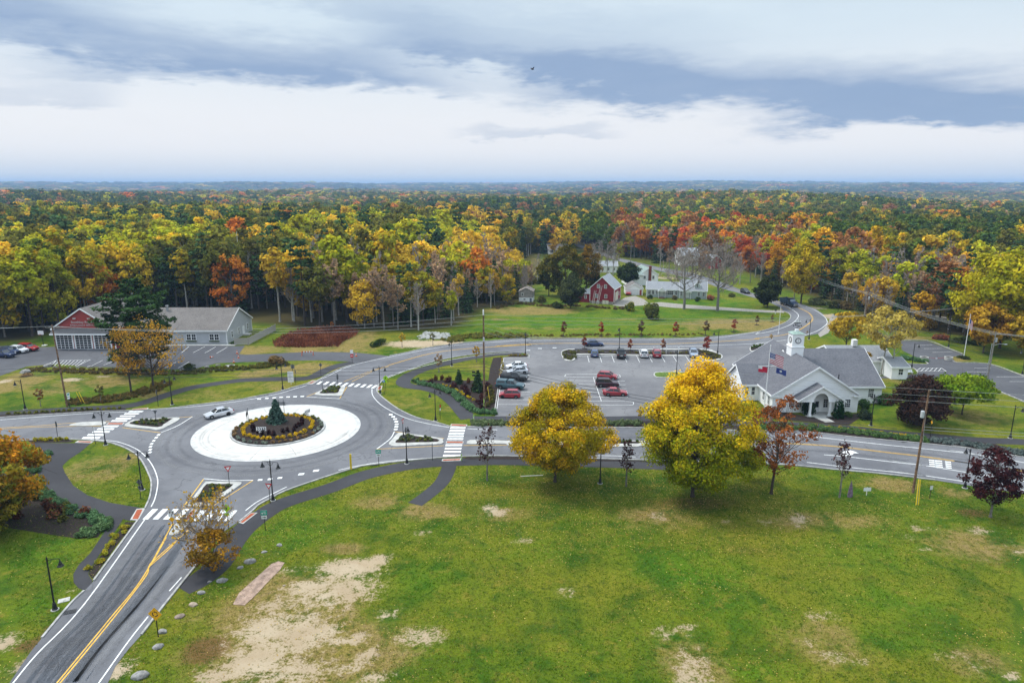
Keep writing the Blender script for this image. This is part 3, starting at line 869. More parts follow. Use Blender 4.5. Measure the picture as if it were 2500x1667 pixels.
for f_, w_, m_ in ((.10, .9, W_PALE), (.24, 1.0, W_DARK), (.34, .9, W_PALE), (.44, .8, W_DARK), (.60, 1.3, W_PALE), (.68, .8, W_DARK), (.80, 1.0, W_PALE), (.9, .7, W_DARK)):
	L_ = smooth_line(ats('C', [(105, 1360), (300, 1110), (690, 700), (1190, 0)]), 5)
	R_ = smooth_line(ats('C', [(790, 1360), (1060, 995), (1400, 590), (1760, 150)]), 5)
	track([(a[0] * (1 - f_) + b[0] * f_, a[1] * (1 - f_) + b[1] * f_) for a, b in zip(L_, R_)], w_ * 1.5, m_)
L_ = smooth_line(ats('C', [(105, 1360), (300, 1110), (690, 700), (1190, 0)]), 5)
R_ = smooth_line(ats('C', [(790, 1360), (1060, 995), (1400, 590), (1760, 150)]), 5)
W_NEW = wearmat('new_tarmac', (0.07, 0.07, 0.078), 0.42)
for f_, w_ in ((.30, 7.5),):
	track([(a[0] * (1 - f_) + b[0] * f_, a[1] * (1 - f_) + b[1] * f_) for a, b in zip(L_, R_)], w_, W_NEW)
for off_, m_ in ((-2.6, W_DARK), (-1.6, W_PALE), (1.3, W_DARK), (2.6, W_PALE)):
	track(offset_line(smooth_line(ats('F', [(-1300, 1010), (0, 1030), (200, 1036), (550, 1045), (900, 1066), (1300, 1112), (1600, 1147), (1900, 1190), (2352, 1262)]), 5), off_), 1.2, m_)
for off_, m_ in ((-2.2, W_DARK), (1.7, W_PALE), (2.8, W_DARK)):
	track(offset_line(smooth_line(ats('D', [(1100, 500), (1500, 385), (1800, 343), (2340, 308)]) + ats('E', [(500, 302), (900, 297), (1500, 303), (1800, 294), (2100, 279), (2352, 262)]), 5), off_), 1.2, m_)
# ---- painted lines
LZ = [0.040]
def lines(name, specs, m, width=0.13, z=None):
	"""each run of paint sits 0.5 mm above the last so that none share a plane"""
	mb = MB()
	for pts in specs:
		LZ[0] += 0.0006
		ribbon(mb, smooth_line(pts, 5) if len(pts) > 2 else list(pts), width, LZ[0])
	return structure(mb.build(name, m))
lines('edge_line', [
	ats('C', [(95, 1360), (300, 1110), (690, 700), (1190, 0)]),
	ats('B', [(1240, 965), (1270, 900), (1292, 800), (1290, 725), (1255, 635), (1200, 558), (1120, 492), (1000, 442), (880, 421), (580, 406)]),
	ats('I', [(-400, 262), (0, 236), (600, 190), (1200, 150), (1620, 136)]),
	ats('A', [(1240, 1178), (1600, 1150), (1900, 1115), (2200, 1070)]) + ats('D', [(0, 762), (250, 714), (400, 670), (500, 642)]),
	ats('D', [(580, 607), (700, 552), (800, 503), (930, 462), (1180, 408), (1500, 345), (1800, 304), (2340, 267)]),
	ats('D', [(1112, 602), (1300, 528), (1500, 472), (1700, 428), (2000, 386), (2190, 373)]),
	ats('D', [(1035, 670), (1042, 725), (1105, 797), (1230, 872), (1350, 921), (1500, 957), (1670, 986)]),
	ats('K', [(1465, 150), (1870, 166)]),
	ats('K', [(-300, 716), (0, 650), (300, 606), (600, 575), (1095, 541)]),
	ats('K', [(1430, 527), (1960, 521)]) + ats('N', [(850, 294), (1050, 302)]),
	ats('J', [(1565, 452), (1700, 350), (1850, 268), (2091, 150)]),
	ats('C', [(800, 1360), (1060, 995), (1215, 800)]), ats('C', [(1390, 590), (1490, 478)]),
], M_LINEW, 0.13)
lines('edge_line', [
	ats('E', [(500, 276), (900, 268), (1500, 266), (1800, 261), (2050, 245), (2352, 205)]) + ats('F', [(300, 206), (450, 176), (560, 135), (610, 95), (625, 62), (600, 35), (540, -5)]),
	ats('E', [(1000, 330), (1700, 322), (2100, 308), (2352, 300)]) + ats('F', [(300, 279), (560, 245), (750, 190), (830, 140), (845, 110), (820, 70), (750, 22), (680, -4)]),
	ext(ats('F', [(600, 975), (900, 1010), (1300, 1055), (1600, 1085), (2000, 1130), (2352, 1190)]), 108),
	ext(ats('F', [(820, 1130), (1000, 1145), (1300, 1180), (1600, 1215), (1960, 1272)]), 120),
	ext(ats('F', [(690, 1188), (1000, 1225), (1300, 1256), (1600, 1291), (1950, 1342)]), 120),
], M_LINEW, 0.16)
lines('centre_line', [
	ats('C', [(455, 1360), (900, 820), (1178, 470), (1420, 30)]), ats('C', [(482, 1360), (918, 830), (1196, 470), (1240, 365), (1480, 150), (1580, 60)]),
	ats('C', [(1228, 375), (1270, 320), (1365, 150)]), ats('C', [(1235, 382), (1400, 235), (1470, 150)]),
	ats('I', [(-200, 352), (100, 334), (500, 311), (690, 296), (900, 279), (1400, 258)]), ats('I', [(-200, 372), (140, 346), (500, 328), (870, 321), (1290, 318)]),
	ats('J', [(775, 405), (1030, 52)]), ats('J', [(1090, 435), (1660, 68)]),
	ats('K', [(465, 190), (1140, 285)]), ats('K', [(220, 430), (1140, 382)]),
	ats('D', [(500, 735), (700, 650)]), ats('D', [(770, 750), (830, 655)]),
	ats('I', [(1560, 335), (2050, 402)]), ats('B', [(1420, 239), (1578, 226)]),
	ats('K', [(1500, 306), (2040, 312)]), ats('K', [(1410, 380), (2040, 374)]),
], M_LINEY, 0.13)
yl = ats('D', [(1170, 478), (1500, 385), (1800, 343), (2340, 308)]) + ats('E', [(200, 321), (500, 302), (900, 297), (1500, 303), (1800, 294), (2100, 279), (2352, 262)]) + ats('F', [(300, 240), (500, 215), (620, 180), (700, 130), (733, 95), (720, 60), (680, 30), (600, -5)])
yl = smooth_line(yl, 4)
ye = smooth_line(ats('F', [(0, 1030), (200, 1036), (550, 1045), (900, 1066), (1300, 1112), (1600, 1147), (1900, 1190), (2352, 1256)]), 4)
ye = ext(ye, 110)
yn = ats('G', [(2290, 650), (2180, 590), (2000, 538), (1900, 505), (1740, 452), (1640, 420), (1500, 382), (1290, 340), (1000, 270), (860, 228), (740, 188)])
lines('centre_line', [offset_line(yl, 0.13), offset_line(yl, -0.13), offset_line(ye, 0.14), offset_line(ye, -0.14), yn,
					  ats('D', [(805, 612), (1040, 520), (1170, 482)]), ats('D', [(870, 612), (1060, 520), (1175, 486)])], M_LINEY, 0.12)
lines('island_outline', [ats('J', [(1030, 47), (1340, 70), (1660, 67)]), ats('K', [(465, 190), (405, 290), (225, 428)]), ats('D', [(500, 737), (770, 752)]), ats('B', [(1578, 228), (1460, 300), (1322, 358)])], M_LINEW, 0.16)
def bars(name, quads, m=M_LINEW):
	mb = MB()
	for q in quads:
		LZ[0] += 0.0003
		mb.sheet(q, LZ[0])
	return structure(mb.build(name, m))
q = []
for i, (y, xl, xr) in enumerate([(132, 1640, 1835), (160, 1585, 1785), (190, 1530, 1735), (221, 1475, 1683), (251, 1420, 1632), (320, 1305, 1520), (355, 1240, 1465), (391, 1180, 1410), (430, 1115, 1335), (468, 1050, 1285)]):
	h = 8 + i * 0.45
	q.append(ats('I', [(xl - 9, y + h), (xl + 14, y - h), (xr, y - h), (xr - 22, y + h)]))
bars('crosswalk', q)
q = []
for bl, tl in ((250, 380), (380, 510), (510, 645), (655, 780)):
	q.append(ats('J', [(bl, 567), (tl, 434), (tl + 72, 434), (bl + 72, 567)]))
for bl, tl in ((890, 990), (1020, 1128), (1155, 1258), (1290, 1388)):
	q.append(ats('J', [(bl, 588), (tl, 452), (tl + 74, 452), (bl + 68, 588)]))
bars('crosswalk', q)
q = []
for y, xl, xr in [(142, 1225, 1440), (180, 1215, 1432), (216, 1203, 1422), (254, 1195, 1415), (293, 1182, 1410), (377, 1160, 1395), (423, 1150, 1385), (468, 1140, 1378), (518, 1125, 1370)]:
	q.append(ats('K', [(xl, y + 12), (xl + 8, y - 12), (xr, y - 12), (xr - 8, y + 12)]))
bars('crosswalk', q)
q = []
for i, x in enumerate((607, 660, 712, 765, 816, 866, 915, 965, 1015, 1055)):
	y = 622 + i * 3.6
	q.append(ats('D', [(x - 30, y + 12), (x + 6, y - 13), (x + 30, y - 13), (x - 4, y + 12)]))
bars('crosswalk', q)
q = []
for x, y in ((2020, 430), (1990, 466), (1960, 505), (1932, 545), (1918, 581), (1915, 618), (1912, 652)):
	q.append(ats('I', [(x - 26, y + 11), (x - 4, y - 11), (x + 32, y - 11), (x + 12, y + 11)]))
for x, y in ((1752, 65), (1878, 56), (2003, 40)):
	q.append(ats('J', [(x - 34, y + 12), (x - 24, y - 10), (x + 34, y - 14), (x + 26, y + 8)]))
for x, y in ((692, 1090), (726, 1082)):
	q.append([ground((x + a) * 1.063, (y + b) * 1.063) for a, b in ((-8, 2.5), (-5, -2.2), (8, -3.2), (5, 1.4))])
for x, y in ((1095, 70), (1183, 62), (1268, 57), (1347, 50), (1428, 46), (1508, 43), (1590, 40)):
	q.append(ats('M', [(x - 25, y + 6), (x - 17, y - 6), (x + 25, y - 7), (x + 17, y + 5)]))
for x, y in ((1190, 883), (1210, 901), (1226, 920), (1235, 941), (1238, 962), (1236, 983), (1230, 1004)):
	q.append(ats('D', [(x - 17, y + 6), (x - 14, y - 6), (x + 17, y - 6), (x + 13, y + 6)]))
for x, y in ((565, 341), (685, 335), (470, 356)):
	q.append(ats('E', [(x - 16, y + 2), (x - 15, y - 2), (x + 16, y - 2), (x + 15, y + 2)]))
bars('yield_dashes', q)
q = [ats('O', [(597, 232), (625, 208), (690, 196), (725, 206), (772, 226), (722, 224), (712, 238), (668, 248), (604, 246), (640, 232)])]
bars('lane_arrow', q)
q = []
for cxx, ww in ((1467, 52), (1532, 70), (1624, 56)):
	for r_ in range(4):
		y0 = 284 + (cxx - 1440) * 0.10 + r_ * 18.5
		q.append(ats('O', [(cxx - ww / 2 + r_ * 2, y0 + 8), (cxx - ww / 2 + r_ * 2, y0 - 2), (cxx + ww / 2 + r_ * 2, y0 + 3), (cxx + ww / 2 + r_ * 2, y0 + 14)]))
bars('lane_word', q)
st = [ats('E', [(1002, 575), (1069, 772)])]
for y in (605, 636, 668, 700, 738):
	st.append(ats('E', [(790, y - 2), (1262 + (y - 605) * .2, y + 3)]))
st += [ats('E', [(1000, 577), (790, 574), (774, 563), (800, 552), (1000, 551), (1190, 553), (1221, 566), (1200, 579), (1000, 577)]),
	   ats('E', [(820, 772), (1070, 773), (1300, 776), (1332, 792), (1300, 806), (1070, 805), (820, 800)])]
st += [ats('E', [(268, 421), (212, 835)])]
for i, y in enumerate((418, 455, 488, 520, 555, 592, 630, 695, 760, 800)):
	st.append(ats('E', [(270 - (y - 418) * .13, y), (482, y + 2)]))
for x in (955, 1055, 1155, 1255, 1357, 1458, 1560, 1655, 1757):
	st.append(ats('E', [(x, 400), (x + 14 + (x - 955) * .03, 454)]))
st += [ats('E', [(860, 402), (1860, 405)])]
lines('stall_line', st, M_LINEW, 0.10)
st = []
for a_, b_ in (((1550, 662), (1490, 712)), ((1680, 662), (1585, 712)), ((1770, 664), (1680, 715)), ((1865, 666), (1775, 718)), ((735, 828), (842, 775)), ((850, 815), (925, 785)), ((1350, 838), (1445, 790)), ((1460, 838), (1552, 788)), ((560, 690), (610, 672)), ((715, 690), (770, 672))):
	st.append(ats('A', [a_, b_]))
st += [ats('A', [(370, 816), (460, 776), (742, 770), (622, 826)])[i:i + 2] for i in range(3)]
for i in range(9):
	st.append(ats('A', [(420 + i * 28, 818), (462 + i * 30, 776)]) if i % 1 == 0 else None)
for a_, b_ in (((1510, 296), (1650, 291)), ((1585, 321), (1722, 318)), ((1650, 349), (1802, 345)), ((1970, 470), (2100, 470)), ((1910, 497), (2080, 500)), ((2140, 536), (2400, 536)), ((2240, 572), (2400, 573))):
	st.append(ats('F', [a_, b_]))
hb = ats('F', [(1525, 492), (1560, 468), (1722, 470), (1756, 494)])
st += [[hb[0], hb[1]], [hb[1], hb[2]], [hb[2], hb[3]], [hb[3], hb[0]]]
for i in range(5):
	st.append(ats('F', [(1560 + i * 34, 492), (1590 + i * 32, 470)]))
lines('stall_line', st, M_LINEW, 0.11)
# ---- traffic islands, with kerbed edge and planted middle
def island(outer, inner, n=3):
	mb = MB()
	o_ = smooth_line(outer, n, True)
	mb.prism(o_, 0.0, 0.17)
	structure(mb.build('traffic_island', M_CONC))
	if inner:
		mb = MB()
		mb.sheet(smooth_line(inner, 2, True), 0.19)
		structure(mb.build('planting_bed', M_MULCH))
isl_w = ats('I', [(1590, 322), (1690, 248), (1760, 240), (2195, 213), (2290, 218), (2270, 250), (2200, 290), (2030, 370), (1900, 355)])
bed_w = ats('I', [(1655, 296), (1720, 262), (1760, 252), (2170, 224), (2185, 238), (2090, 300), (2010, 338)])
isl_s = ats('J', [(835, 388), (900, 290), (1040, 112), (1085, 92), (1250, 92), (1490, 96), (1512, 114), (1495, 134), (1300, 270), (1110, 402), (1060, 410), (860, 405)])
bed_s = ats('J', [(915, 350), (990, 240), (1070, 125), (1240, 126), (1412, 130), (1250, 245), (1080, 360), (1000, 358)])
isl_e = ats('K', [(390, 355), (440, 295), (505, 225), (560, 214), (850, 250), (1110, 290), (1125, 312), (1108, 362), (800, 378), (500, 396), (410, 380)])
bed_e = ats('K', [(480, 350), (520, 300), (555, 250), (640, 246), (850, 272), (1050, 300), (1052, 338), (760, 346)])
isl_n = ats('D', [(565, 716), (620, 685), (680, 655), (740, 650), (805, 651), (816, 664), (800, 700), (778, 731), (690, 729), (600, 726)])
bed_n = ats('D', [(605, 705), (650, 680), (700, 655), (740, 654), (780, 656), (768, 682), (752, 708), (690, 712), (625, 712)])
island(isl_w, bed_w)
island(isl_s, bed_s)
island(isl_e, bed_e)
island(isl_n, bed_n)
island(ats('B', [(570, 299), (640, 280), (740, 273), (850, 270), (872, 284), (830, 301), (720, 306), (600, 306)]), None)
island(ats('J', [(590, 758), (640, 680), (690, 622), (800, 612), (834, 640), (770, 700), (690, 760), (620, 776)]), None)
island(ats('K', [(1455, 350), (1500, 314), (1800, 312), (2040, 318)]) + ats('E', [(300, 1098), (800, 1098), (1360, 1100), (1480, 1112), (1360, 1148), (800, 1144), (300, 1136)]) + ats('K', [(2040, 362), (1800, 364), (1490, 366)]), ats('E', [(900, 1108), (1100, 1106), (1370, 1108), (1370, 1124), (1100, 1124), (900, 1122)]), 2)
isl_lot = ats('E', [(738, 372), (778, 350), (860, 345), (1300, 346), (1880, 346), (2000, 366), (2060, 396), (2060, 420), (2020, 438), (1950, 446), (1885, 430), (1868, 406), (1700, 402), (1300, 398), (862, 393), (858, 425), (825, 444), (780, 440), (752, 420)])
island(isl_lot, ats('E', [(750, 372), (785, 356), (860, 352), (1300, 364), (1700, 370), (1880, 354), (1990, 374), (2048, 398), (2046, 416), (2010, 430), (1950, 438), (1892, 424), (1874, 398), (1700, 395), (1300, 391), (850, 386), (846, 420), (820, 436), (785, 432), (760, 416)]), 2)
mb = MB()
ribbon(mb, ats('E', [(850, 352), (1300, 357), (1700, 361), (1880, 352)]), 1.6, 0.21)
structure(mb.build('path', A_PATH))
island(ats('F', [(250, 320), (280, 296), (370, 289), (380, 296), (330, 320), (270, 344)]), ats('F', [(258, 319), (284, 301), (364, 294), (326, 316), (272, 338)]), 2)
M_LAWN = mat('mown_lawn', (0.10, 0.16, 0.018), 0.95, 0.3, 2.5, bump=0.5, bscale=8)
mb = MB()
mb.prism(smooth_line(ats('E', [(1497, 550), (1518, 536), (1620, 531), (1720, 533), (1800, 548), (1800, 572), (1700, 584), (1600, 584), (1525, 580), (1503, 566)]), 3, True), 0, .15)
structure(mb.build('traffic_island', M_CURB))
mb = MB()
mb.sheet(smooth_line(ats('E', [(1508, 551), (1524, 541), (1620, 536), (1720, 538), (1790, 549), (1790, 570), (1700, 579), (1600, 579), (1530, 575), (1511, 565)]), 3, True), 0.17)
structure(mb.build('lawn', M_LAWN))
# ---- the roundabout: truck apron, kerb ring and planted mound
RC = Vector((-39.1, 108.2))
ROUT, RIN = 13.45, 7.45
def ring(r, n=72, c=RC):
	return [(c.x + math.cos(2 * PI * i / n) * r, c.y + math.sin(2 * PI * i / n) * r) for i in range(n)]
M_APRON = mat('apron_concrete', (0.56, 0.54, 0.505), 0.85, 0.06, 0.4, bump=0.1, bscale=6)
mb = MB()
for k_ in range(12):                                # twelve pours with open joints between them
	a0, a1 = 2 * PI * k_ / 12 + 0.0022, 2 * PI * (k_ + 1) / 12 - 0.0022
	arc = [a0 + (a1 - a0) * i / 8 for i in range(9)]
	poly = [(RC.x + math.cos(a) * (ROUT - 0.75), RC.y + math.sin(a) * (ROUT - 0.75)) for a in arc] + [(RC.x + math.cos(a) * RIN, RC.y + math.sin(a) * RIN) for a in arc[::-1]]
	pb = MB()
	pb.prism(poly, 0.0, 0.105)
	if k_ == 0:
		apron = thing('truck_apron', 'pale concrete truck apron ringing the planted centre of the roundabout', 'pavement', (0, 0, 0))
	pb.build('slab', M_APRON, apron)
for r_, w_ in ((12.1, .5), (11.6, .35), (10.6, .4)):
	TZ[0] = .1055 + .0004 * r_ / 10
	track([(RC.x + math.cos(R(150 + i * 3.2)) * (r_ + .012 * i * (12 - r_)), RC.y + math.sin(R(150 + i * 3.2)) * r_) for i in range(66)], w_, W_DARK)
mb = MB()
wallstrip(mb, ring(ROUT - 0.38), 0.74, 0, 0.085, closed=True)
mb.build('edge_ring', mat('apron_edge', (0.52, 0.51, 0.49), 0.8, 0.1, 1), apron)
mb = MB()
wallstrip(mb, ring(RIN), 0.28, 0, 0.30, closed=True)
mb.build('inner_kerb', mat('apron_inner', (0.42, 0.42, 0.41), 0.8, 0.15, 1), apron)
mb = MB()
mb.lathe([(RIN - 0.12, 0.0), (RIN - 0.13, 0.24), (6.3, 0.45), (4.2, 0.85), (2.0, 1.02), (0.02, 1.05)], 48, (RC.x, RC.y, 0))
structure(mb.build('planting_bed', M_MULCH, smooth=True))
# ---- other beds and tactile panels
bed_ne = ats('D', [(2030, 415), (2095, 408), (2110, 420), (2056, 838), (2000, 858), (1870, 862), (1800, 800), (1700, 738), (1600, 690), (1450, 640), (1375, 620), (1380, 598), (1450, 597), (1700, 600), (1990, 600), (2004, 500)])
bed_sw = ats('B', [(0, 700), (230, 600), (255, 560), (300, 510), (380, 500), (412, 532), (345, 610), (290, 690), (330, 810), (420, 900), (540, 985), (700, 1045), (880, 1080), (905, 1080), (800, 1215), (640, 1225), (400, 1190), (0, 1125), (-500, 1100), (-500, 800)])
bed_sw2 = ats('C', [(1020, 0), (1120, 0), (960, 210), (760, 490), (725, 448), (740, 415)])
bed_sw2 = ats('B', [(1030, 1090), (1115, 1088)]) + bed_sw2[2:]
bed_wn = ats('I', [(-300, 205), (0, 170), (500, 140), (1000, 110), (1300, 94), (1580, 84), (1620, 100), (1560, 118), (1200, 130), (600, 164), (0, 204), (-300, 236)])
bed_ws = ats('I', [(360, 500), (500, 490), (880, 490), (960, 506), (900, 520), (600, 526), (380, 526)])
bed_en = ats('K', [(1490, 120), (1540, 55), (2000, 40)]) + ats('E', [(600, 940), (1080, 935), (1400, 930)]) + ats('F', [(200, 910), (600, 908), (1000, 935), (1400, 975), (1700, 1005), (2000, 1030), (2120, 1046), (2352, 1100), (2352, 1140), (2000, 1086), (1600, 1042), (1350, 1020), (1000, 984), (700, 950), (300, 938)]) + ats('E', [(1370, 984), (1080, 982), (600, 980), (0, 980)])
bed_es = ats('K', [(1395, 560), (1450, 536), (2000, 530)]) + ats('N', [(850, 320), (1400, 338), (1400, 350), (1050, 330), (850, 328)]) + ats('K', [(2000, 566), (1500, 566)])
bed_lot = ats('E', [(270, 408), (380, 394), (450, 390), (468, 398), (455, 408), (300, 411)])
bed_hall = ats('L', [(1180, 1290), (1420, 1275), (1860, 1230), (1900, 1280), (1720, 1400), (1300, 1370), (900, 1330), (640, 1240), (700, 1190)])
for i, p in enumerate((bed_ne, bed_sw, bed_sw2, bed_wn, bed_ws, bed_en, bed_es, bed_lot, bed_hall)):
	mb = MB()
	mb.sheet(p, 0.026 + 0.0015 * i)
	structure(mb.build('planting_bed', M_MULCH))
mb = MB()
mb.prism(ats('Q', [(205, 635), (240, 570), (330, 490), (420, 408), (460, 392), (495, 400), (470, 440), (400, 510), (330, 585), (270, 640)]), 0.0, 0.05)
structure(mb.build('soil_strip', M_SOIL))
def tactile(outer, inner, label):
	th = thing('ramp_panel', label, 'ramp')
	mb = MB()
	mb.prism(outer, 0.0, 0.062)
	mb.build('frame', M_CONC, th)
	mb = MB()
	mb.sheet(inner, 0.068)
	mb.build('tactile_plate', M_BRICKRED, th)
	a_, b_, c_, d_ = [Vector(p) for p in inner]
	mb = MB()
	for i in range(1, 6):
		for j in range(1, 3):
			p = a_.lerp(b_, i / 6).lerp(d_.lerp(c_, i / 6), j / 3)
			mb.lathe([(0.06, 0.068), (0.04, 0.09)], 6, (p.x, p.y, 0))
	stuff(mb.build('stud', M_BRICKRED, th))
tactile(ats('J', [(90, 572), (175, 432), (288, 420), (198, 577)]), ats('J', [(120, 563), (182, 442), (252, 440), (194, 563)]), 'red tactile ramp at the left end of the near crosswalk')
tactile(ats('J', [(1480, 607), (1625, 480), (1718, 480), (1535, 622)]), ats('J', [(1498, 604), (1638, 488), (1694, 486), (1532, 610)]), 'red tactile ramp at the right end of the near crosswalk')
tactile(ats('I', [(1668, 114), (1695, 98), (1895, 82), (1888, 100)]), ats('I', [(1682, 110), (1702, 101), (1880, 87), (1876, 97)]), 'red tactile ramp at the far end of the left crosswalk')
tactile(ats('I', [(955, 526), (1000, 500), (1197, 510), (1160, 534)]), ats('I', [(985, 519), (1010, 507), (1172, 514), (1150, 528)]), 'red tactile ramp at the near end of the left crosswalk')
tactile(ats('D', [(488, 630), (545, 601), (602, 600), (545, 632)]), ats('D', [(506, 625), (548, 605), (584, 604), (540, 626)]), 'red tactile ramp at the left end of the far crosswalk')
tactile(ats('D', [(1075, 682), (1088, 645), (1122, 645), (1110, 682)]), ats('D', [(1083, 675), (1094, 650), (1114, 650), (1104, 675)]), 'red tactile ramp at the right end of the far crosswalk')
tactile(ats('K', [(1228, 116), (1240, 84), (1462, 94), (1448, 126)]), ats('K', [(1240, 108), (1248, 90), (1450, 98), (1440, 118)]), 'red tactile ramp at the far end of the right crosswalk')
tactile(ats('K', [(1110, 596), (1120, 566), (1372, 556), (1368, 588)]), ats('K', [(1124, 590), (1130, 572), (1362, 562), (1360, 580)]), 'red tactile ramp at the near end of the right crosswalk')
tactile(ats('I', [(1350, 298), (1385, 272), (1590, 272), (1565, 298)]), ats('I', [(1366, 294), (1394, 276), (1575, 276), (1556, 294)]), 'red tactile strip halfway along the left crosswalk')
tactile(ats('J', [(762, 582), (880, 440), (965, 440), (845, 582)]), ats('J', [(786, 576), (890, 446), (930, 446), (828, 576)]), 'red tactile strip halfway along the near crosswalk')
tactile(ats('K', [(1165, 350), (1178, 318), (1410, 322), (1405, 352)]), ats('K', [(1178, 344), (1186, 324), (1400, 327), (1396, 347)]), 'red tactile strip halfway along the right crosswalk')
# ------------------------------------------------------------------ vegetation generators (numpy meshes)
def unit(V):
	return V / np.maximum(np.linalg.norm(V, axis=-1, keepdims=True), 1e-9)
def leaf_mesh(name, P, N, size, clump, material, g, aspect=0.7, extra=None):
	"""one small quad per leaf spray at P, facing N; clump value and a random leaf value stored as colour"""
	n = len(P)
	T = unit(np.cross(N, g.normal(size=(n, 3))))
	B = np.cross(N, T)
	s = (size * g.uniform(0.65, 1.3, n))[:, None]
	cup = N * s * 0.18
	V = np.stack([P - T * s, P + B * s * aspect - cup, P + T * s, P - B * s * aspect - cup], 1).reshape(-1, 3)
	F = np.arange(4 * n).reshape(n, 4)
	me = bpy.data.meshes.new(name)
	quads_mesh(me, V, F)
	a = me.color_attributes.new('leaf', 'FLOAT_COLOR', 'FACE') if False else me.color_attributes.new('leaf', 'FLOAT_COLOR', 'POINT')
	c = np.zeros((n, 4), np.float32)
	c[:, 0] = np.clip(clump, 0, 1)
	c[:, 1] = g.uniform(0, 1, n)
	c[:, 3] = 1
	a.data.foreach_set('color', np.repeat(c, 4, 0).reshape(-1))
	me.materials.append(material)
	return me
def tubes_mesh(name, segs, material, n=5):
	"""tapered limbs: list of (p0, p1, r0, r1)"""
	S = np.array([(*a, *b, r0, r1) for a, b, r0, r1 in segs], float)
	p0, p1, r0, r1 = S[:, :3], S[:, 3:6], S[:, 6:7], S[:, 7:8]
	d = unit(p1 - p0)
	ref = np.where(abs(d[:, 2:3]) > 0.9, np.array([[1.0, 0, 0]]), np.array([[0, 0, 1.0]]))
	a = unit(np.cross(d, ref))
	b = np.cross(d, a)
	V = np.zeros((len(S), 2 * n, 3))
	for i in range(n):
		t = 2 * PI * i / n
		o = a * math.cos(t) + b * math.sin(t)
		V[:, i] = p0 + o * r0
		V[:, n + i] = p1 + o * r1
	base = np.array([[i, (i + 1) % n, n + (i + 1) % n, n + i] for i in range(n)])
	F = (np.arange(len(S))[:, None, None] * 2 * n + base[None]).reshape(-1, 4)
	me = bpy.data.meshes.new(name)
	quads_mesh(me, V.reshape(-1, 3), F)
	me.polygons.foreach_set('use_smooth', [True] * len(me.polygons))
	me.materials.append(material)
	return me
def sphere_dirs(g, n):
	return unit(g.normal(size=(n, 3)))
def broadleaf(seed, H, Wd, clear=0.28, clumps=70, leaves=60, leaf=0.28, dome=0.5, sparse=0.0, bark=None, rclump=0.17, side=None, flat=0.75, lean=0.0, grad=0.0, twigs=60, rough=1.0):
	"""rounded deciduous tree: trunk and limbs reaching clumps of leaves spread through a lobed crown"""
	g = np.random.default_rng(seed)
	z0 = H * clear
	Hc = H - z0
	D = sphere_dirs(g, clumps * 3)
	rr = g.uniform(0.25, 1, len(D)) ** 0.42
	lobes = np.ones(len(D))
	for _ in range(7):
		ax = sphere_dirs(g, 1)[0]
		lobes += 0.16 * rough * np.clip((D @ ax) - 0.55, -0.2, 1) * g.choice([1.3, -0.9])
	C = D * (rr * lobes)[:, None]
	zc = (C[:, 2] + 1) / 2
	taper = np.where(zc > dome, 1 - 0.62 * np.clip((zc - dome) / (1 - dome), 0, 1) ** 1.6, 1 - 0.45 * np.clip((dome - zc) / max(dome, 1e-3), 0, 1) ** 1.8)
	C = np.stack([C[:, 0] * Wd / 2 * taper, C[:, 1] * Wd / 2 * taper, z0 + np.clip(zc, 0.02, 1.0) * Hc], 1)
	if side is not None:
		C[:, 0] += side[0] * (zc - .3)
		C[:, 1] += side[1] * (zc - .3)
	C = C[:clumps]
	if sparse:
		keep = g.uniform(size=len(C)) > sparse
		C = C[keep]
	rc = Wd * rclump * g.uniform(0.7, 1.25, len(C))
	cl = g.uniform(0, 1, len(C))
	if grad:
		cl = np.clip(cl * (1 - abs(grad)) + abs(grad) * ((C[:, 2] - z0) / Hc if grad > 0 else 1 - (C[:, 2] - z0) / Hc), 0, 1)
	m = (leaves * g.uniform(0.7, 1.3, len(C))).astype(int)
	ci = np.repeat(np.arange(len(C)), m)
	o = sphere_dirs(g, len(ci)) * (g.uniform(0.1, 1, len(ci)) ** 0.5)[:, None]
	o[:, 2] *= flat
	P = C[ci] + o * rc[ci][:, None]
	cen = np.array([0, 0, z0 + 0.45 * Hc])
	N = unit(unit(P - cen) * 0.7 + o * 0.8 + g.normal(size=o.shape) * 0.55 + np.array([0, 0, 0.35]))
	crown = leaf_mesh('crown', P, N, leaf, np.clip(cl[ci] + g.normal(0, 0.10, len(ci)), 0, 1), M_LEAF, g)
	segs = []
	r0 = 0.0115 * H + 0.05
	top = z0 + Hc * 0.62
	k = 7
	pts = [np.array([lean * (i / k) ** 1.5 + g.normal(0, 0.02 * H * (i / k)) * 0.5, g.normal(0, 0.012 * H) * (i / k), top * i / k]) for i in range(k + 1)]
	segs.append(((0, 0, -0.15), (0, 0, 0.35), r0 * 1.5, r0 * 1.05))
	for i in range(k):
		segs.append((pts[i], pts[i + 1], r0 * (1 - 0.8 * i / k), r0 * (1 - 0.8 * (i + 1) / k)))
	order = g.permutation(len(C))[:twigs]
	for j in order:
		c = C[j]
		rad = math.hypot(c[0], c[1])
		zs = np.clip(c[2] - rad * g.uniform(0.5, 0.95), z0 * 0.75, top * 0.98)
		f = zs / top * k
		i = min(int(f), k - 1)
		s = pts[i] + (pts[i + 1] - pts[i]) * (f - i)
		mid = s * 0.45 + c * 0.55 + np.array([0, 0, 0.06 * rad]) + g.normal(0, 0.03 * Wd, 3)
		rl = r0 * 0.34 * (1 - 0.55 * zs / top)
		segs += [(s, mid, rl, rl * 0.6), (mid, c, rl * 0.6, rl * 0.18)]
		for _ in range(2):
			e = c + g.normal(0, 1, 3) * rc[j] * 0.8
			segs.append((mid * 0.4 + c * 0.6, e, rl * 0.28, 0.012))
	trunk = tubes_mesh('trunk', segs, bark or M_BARK)
	return trunk, crown
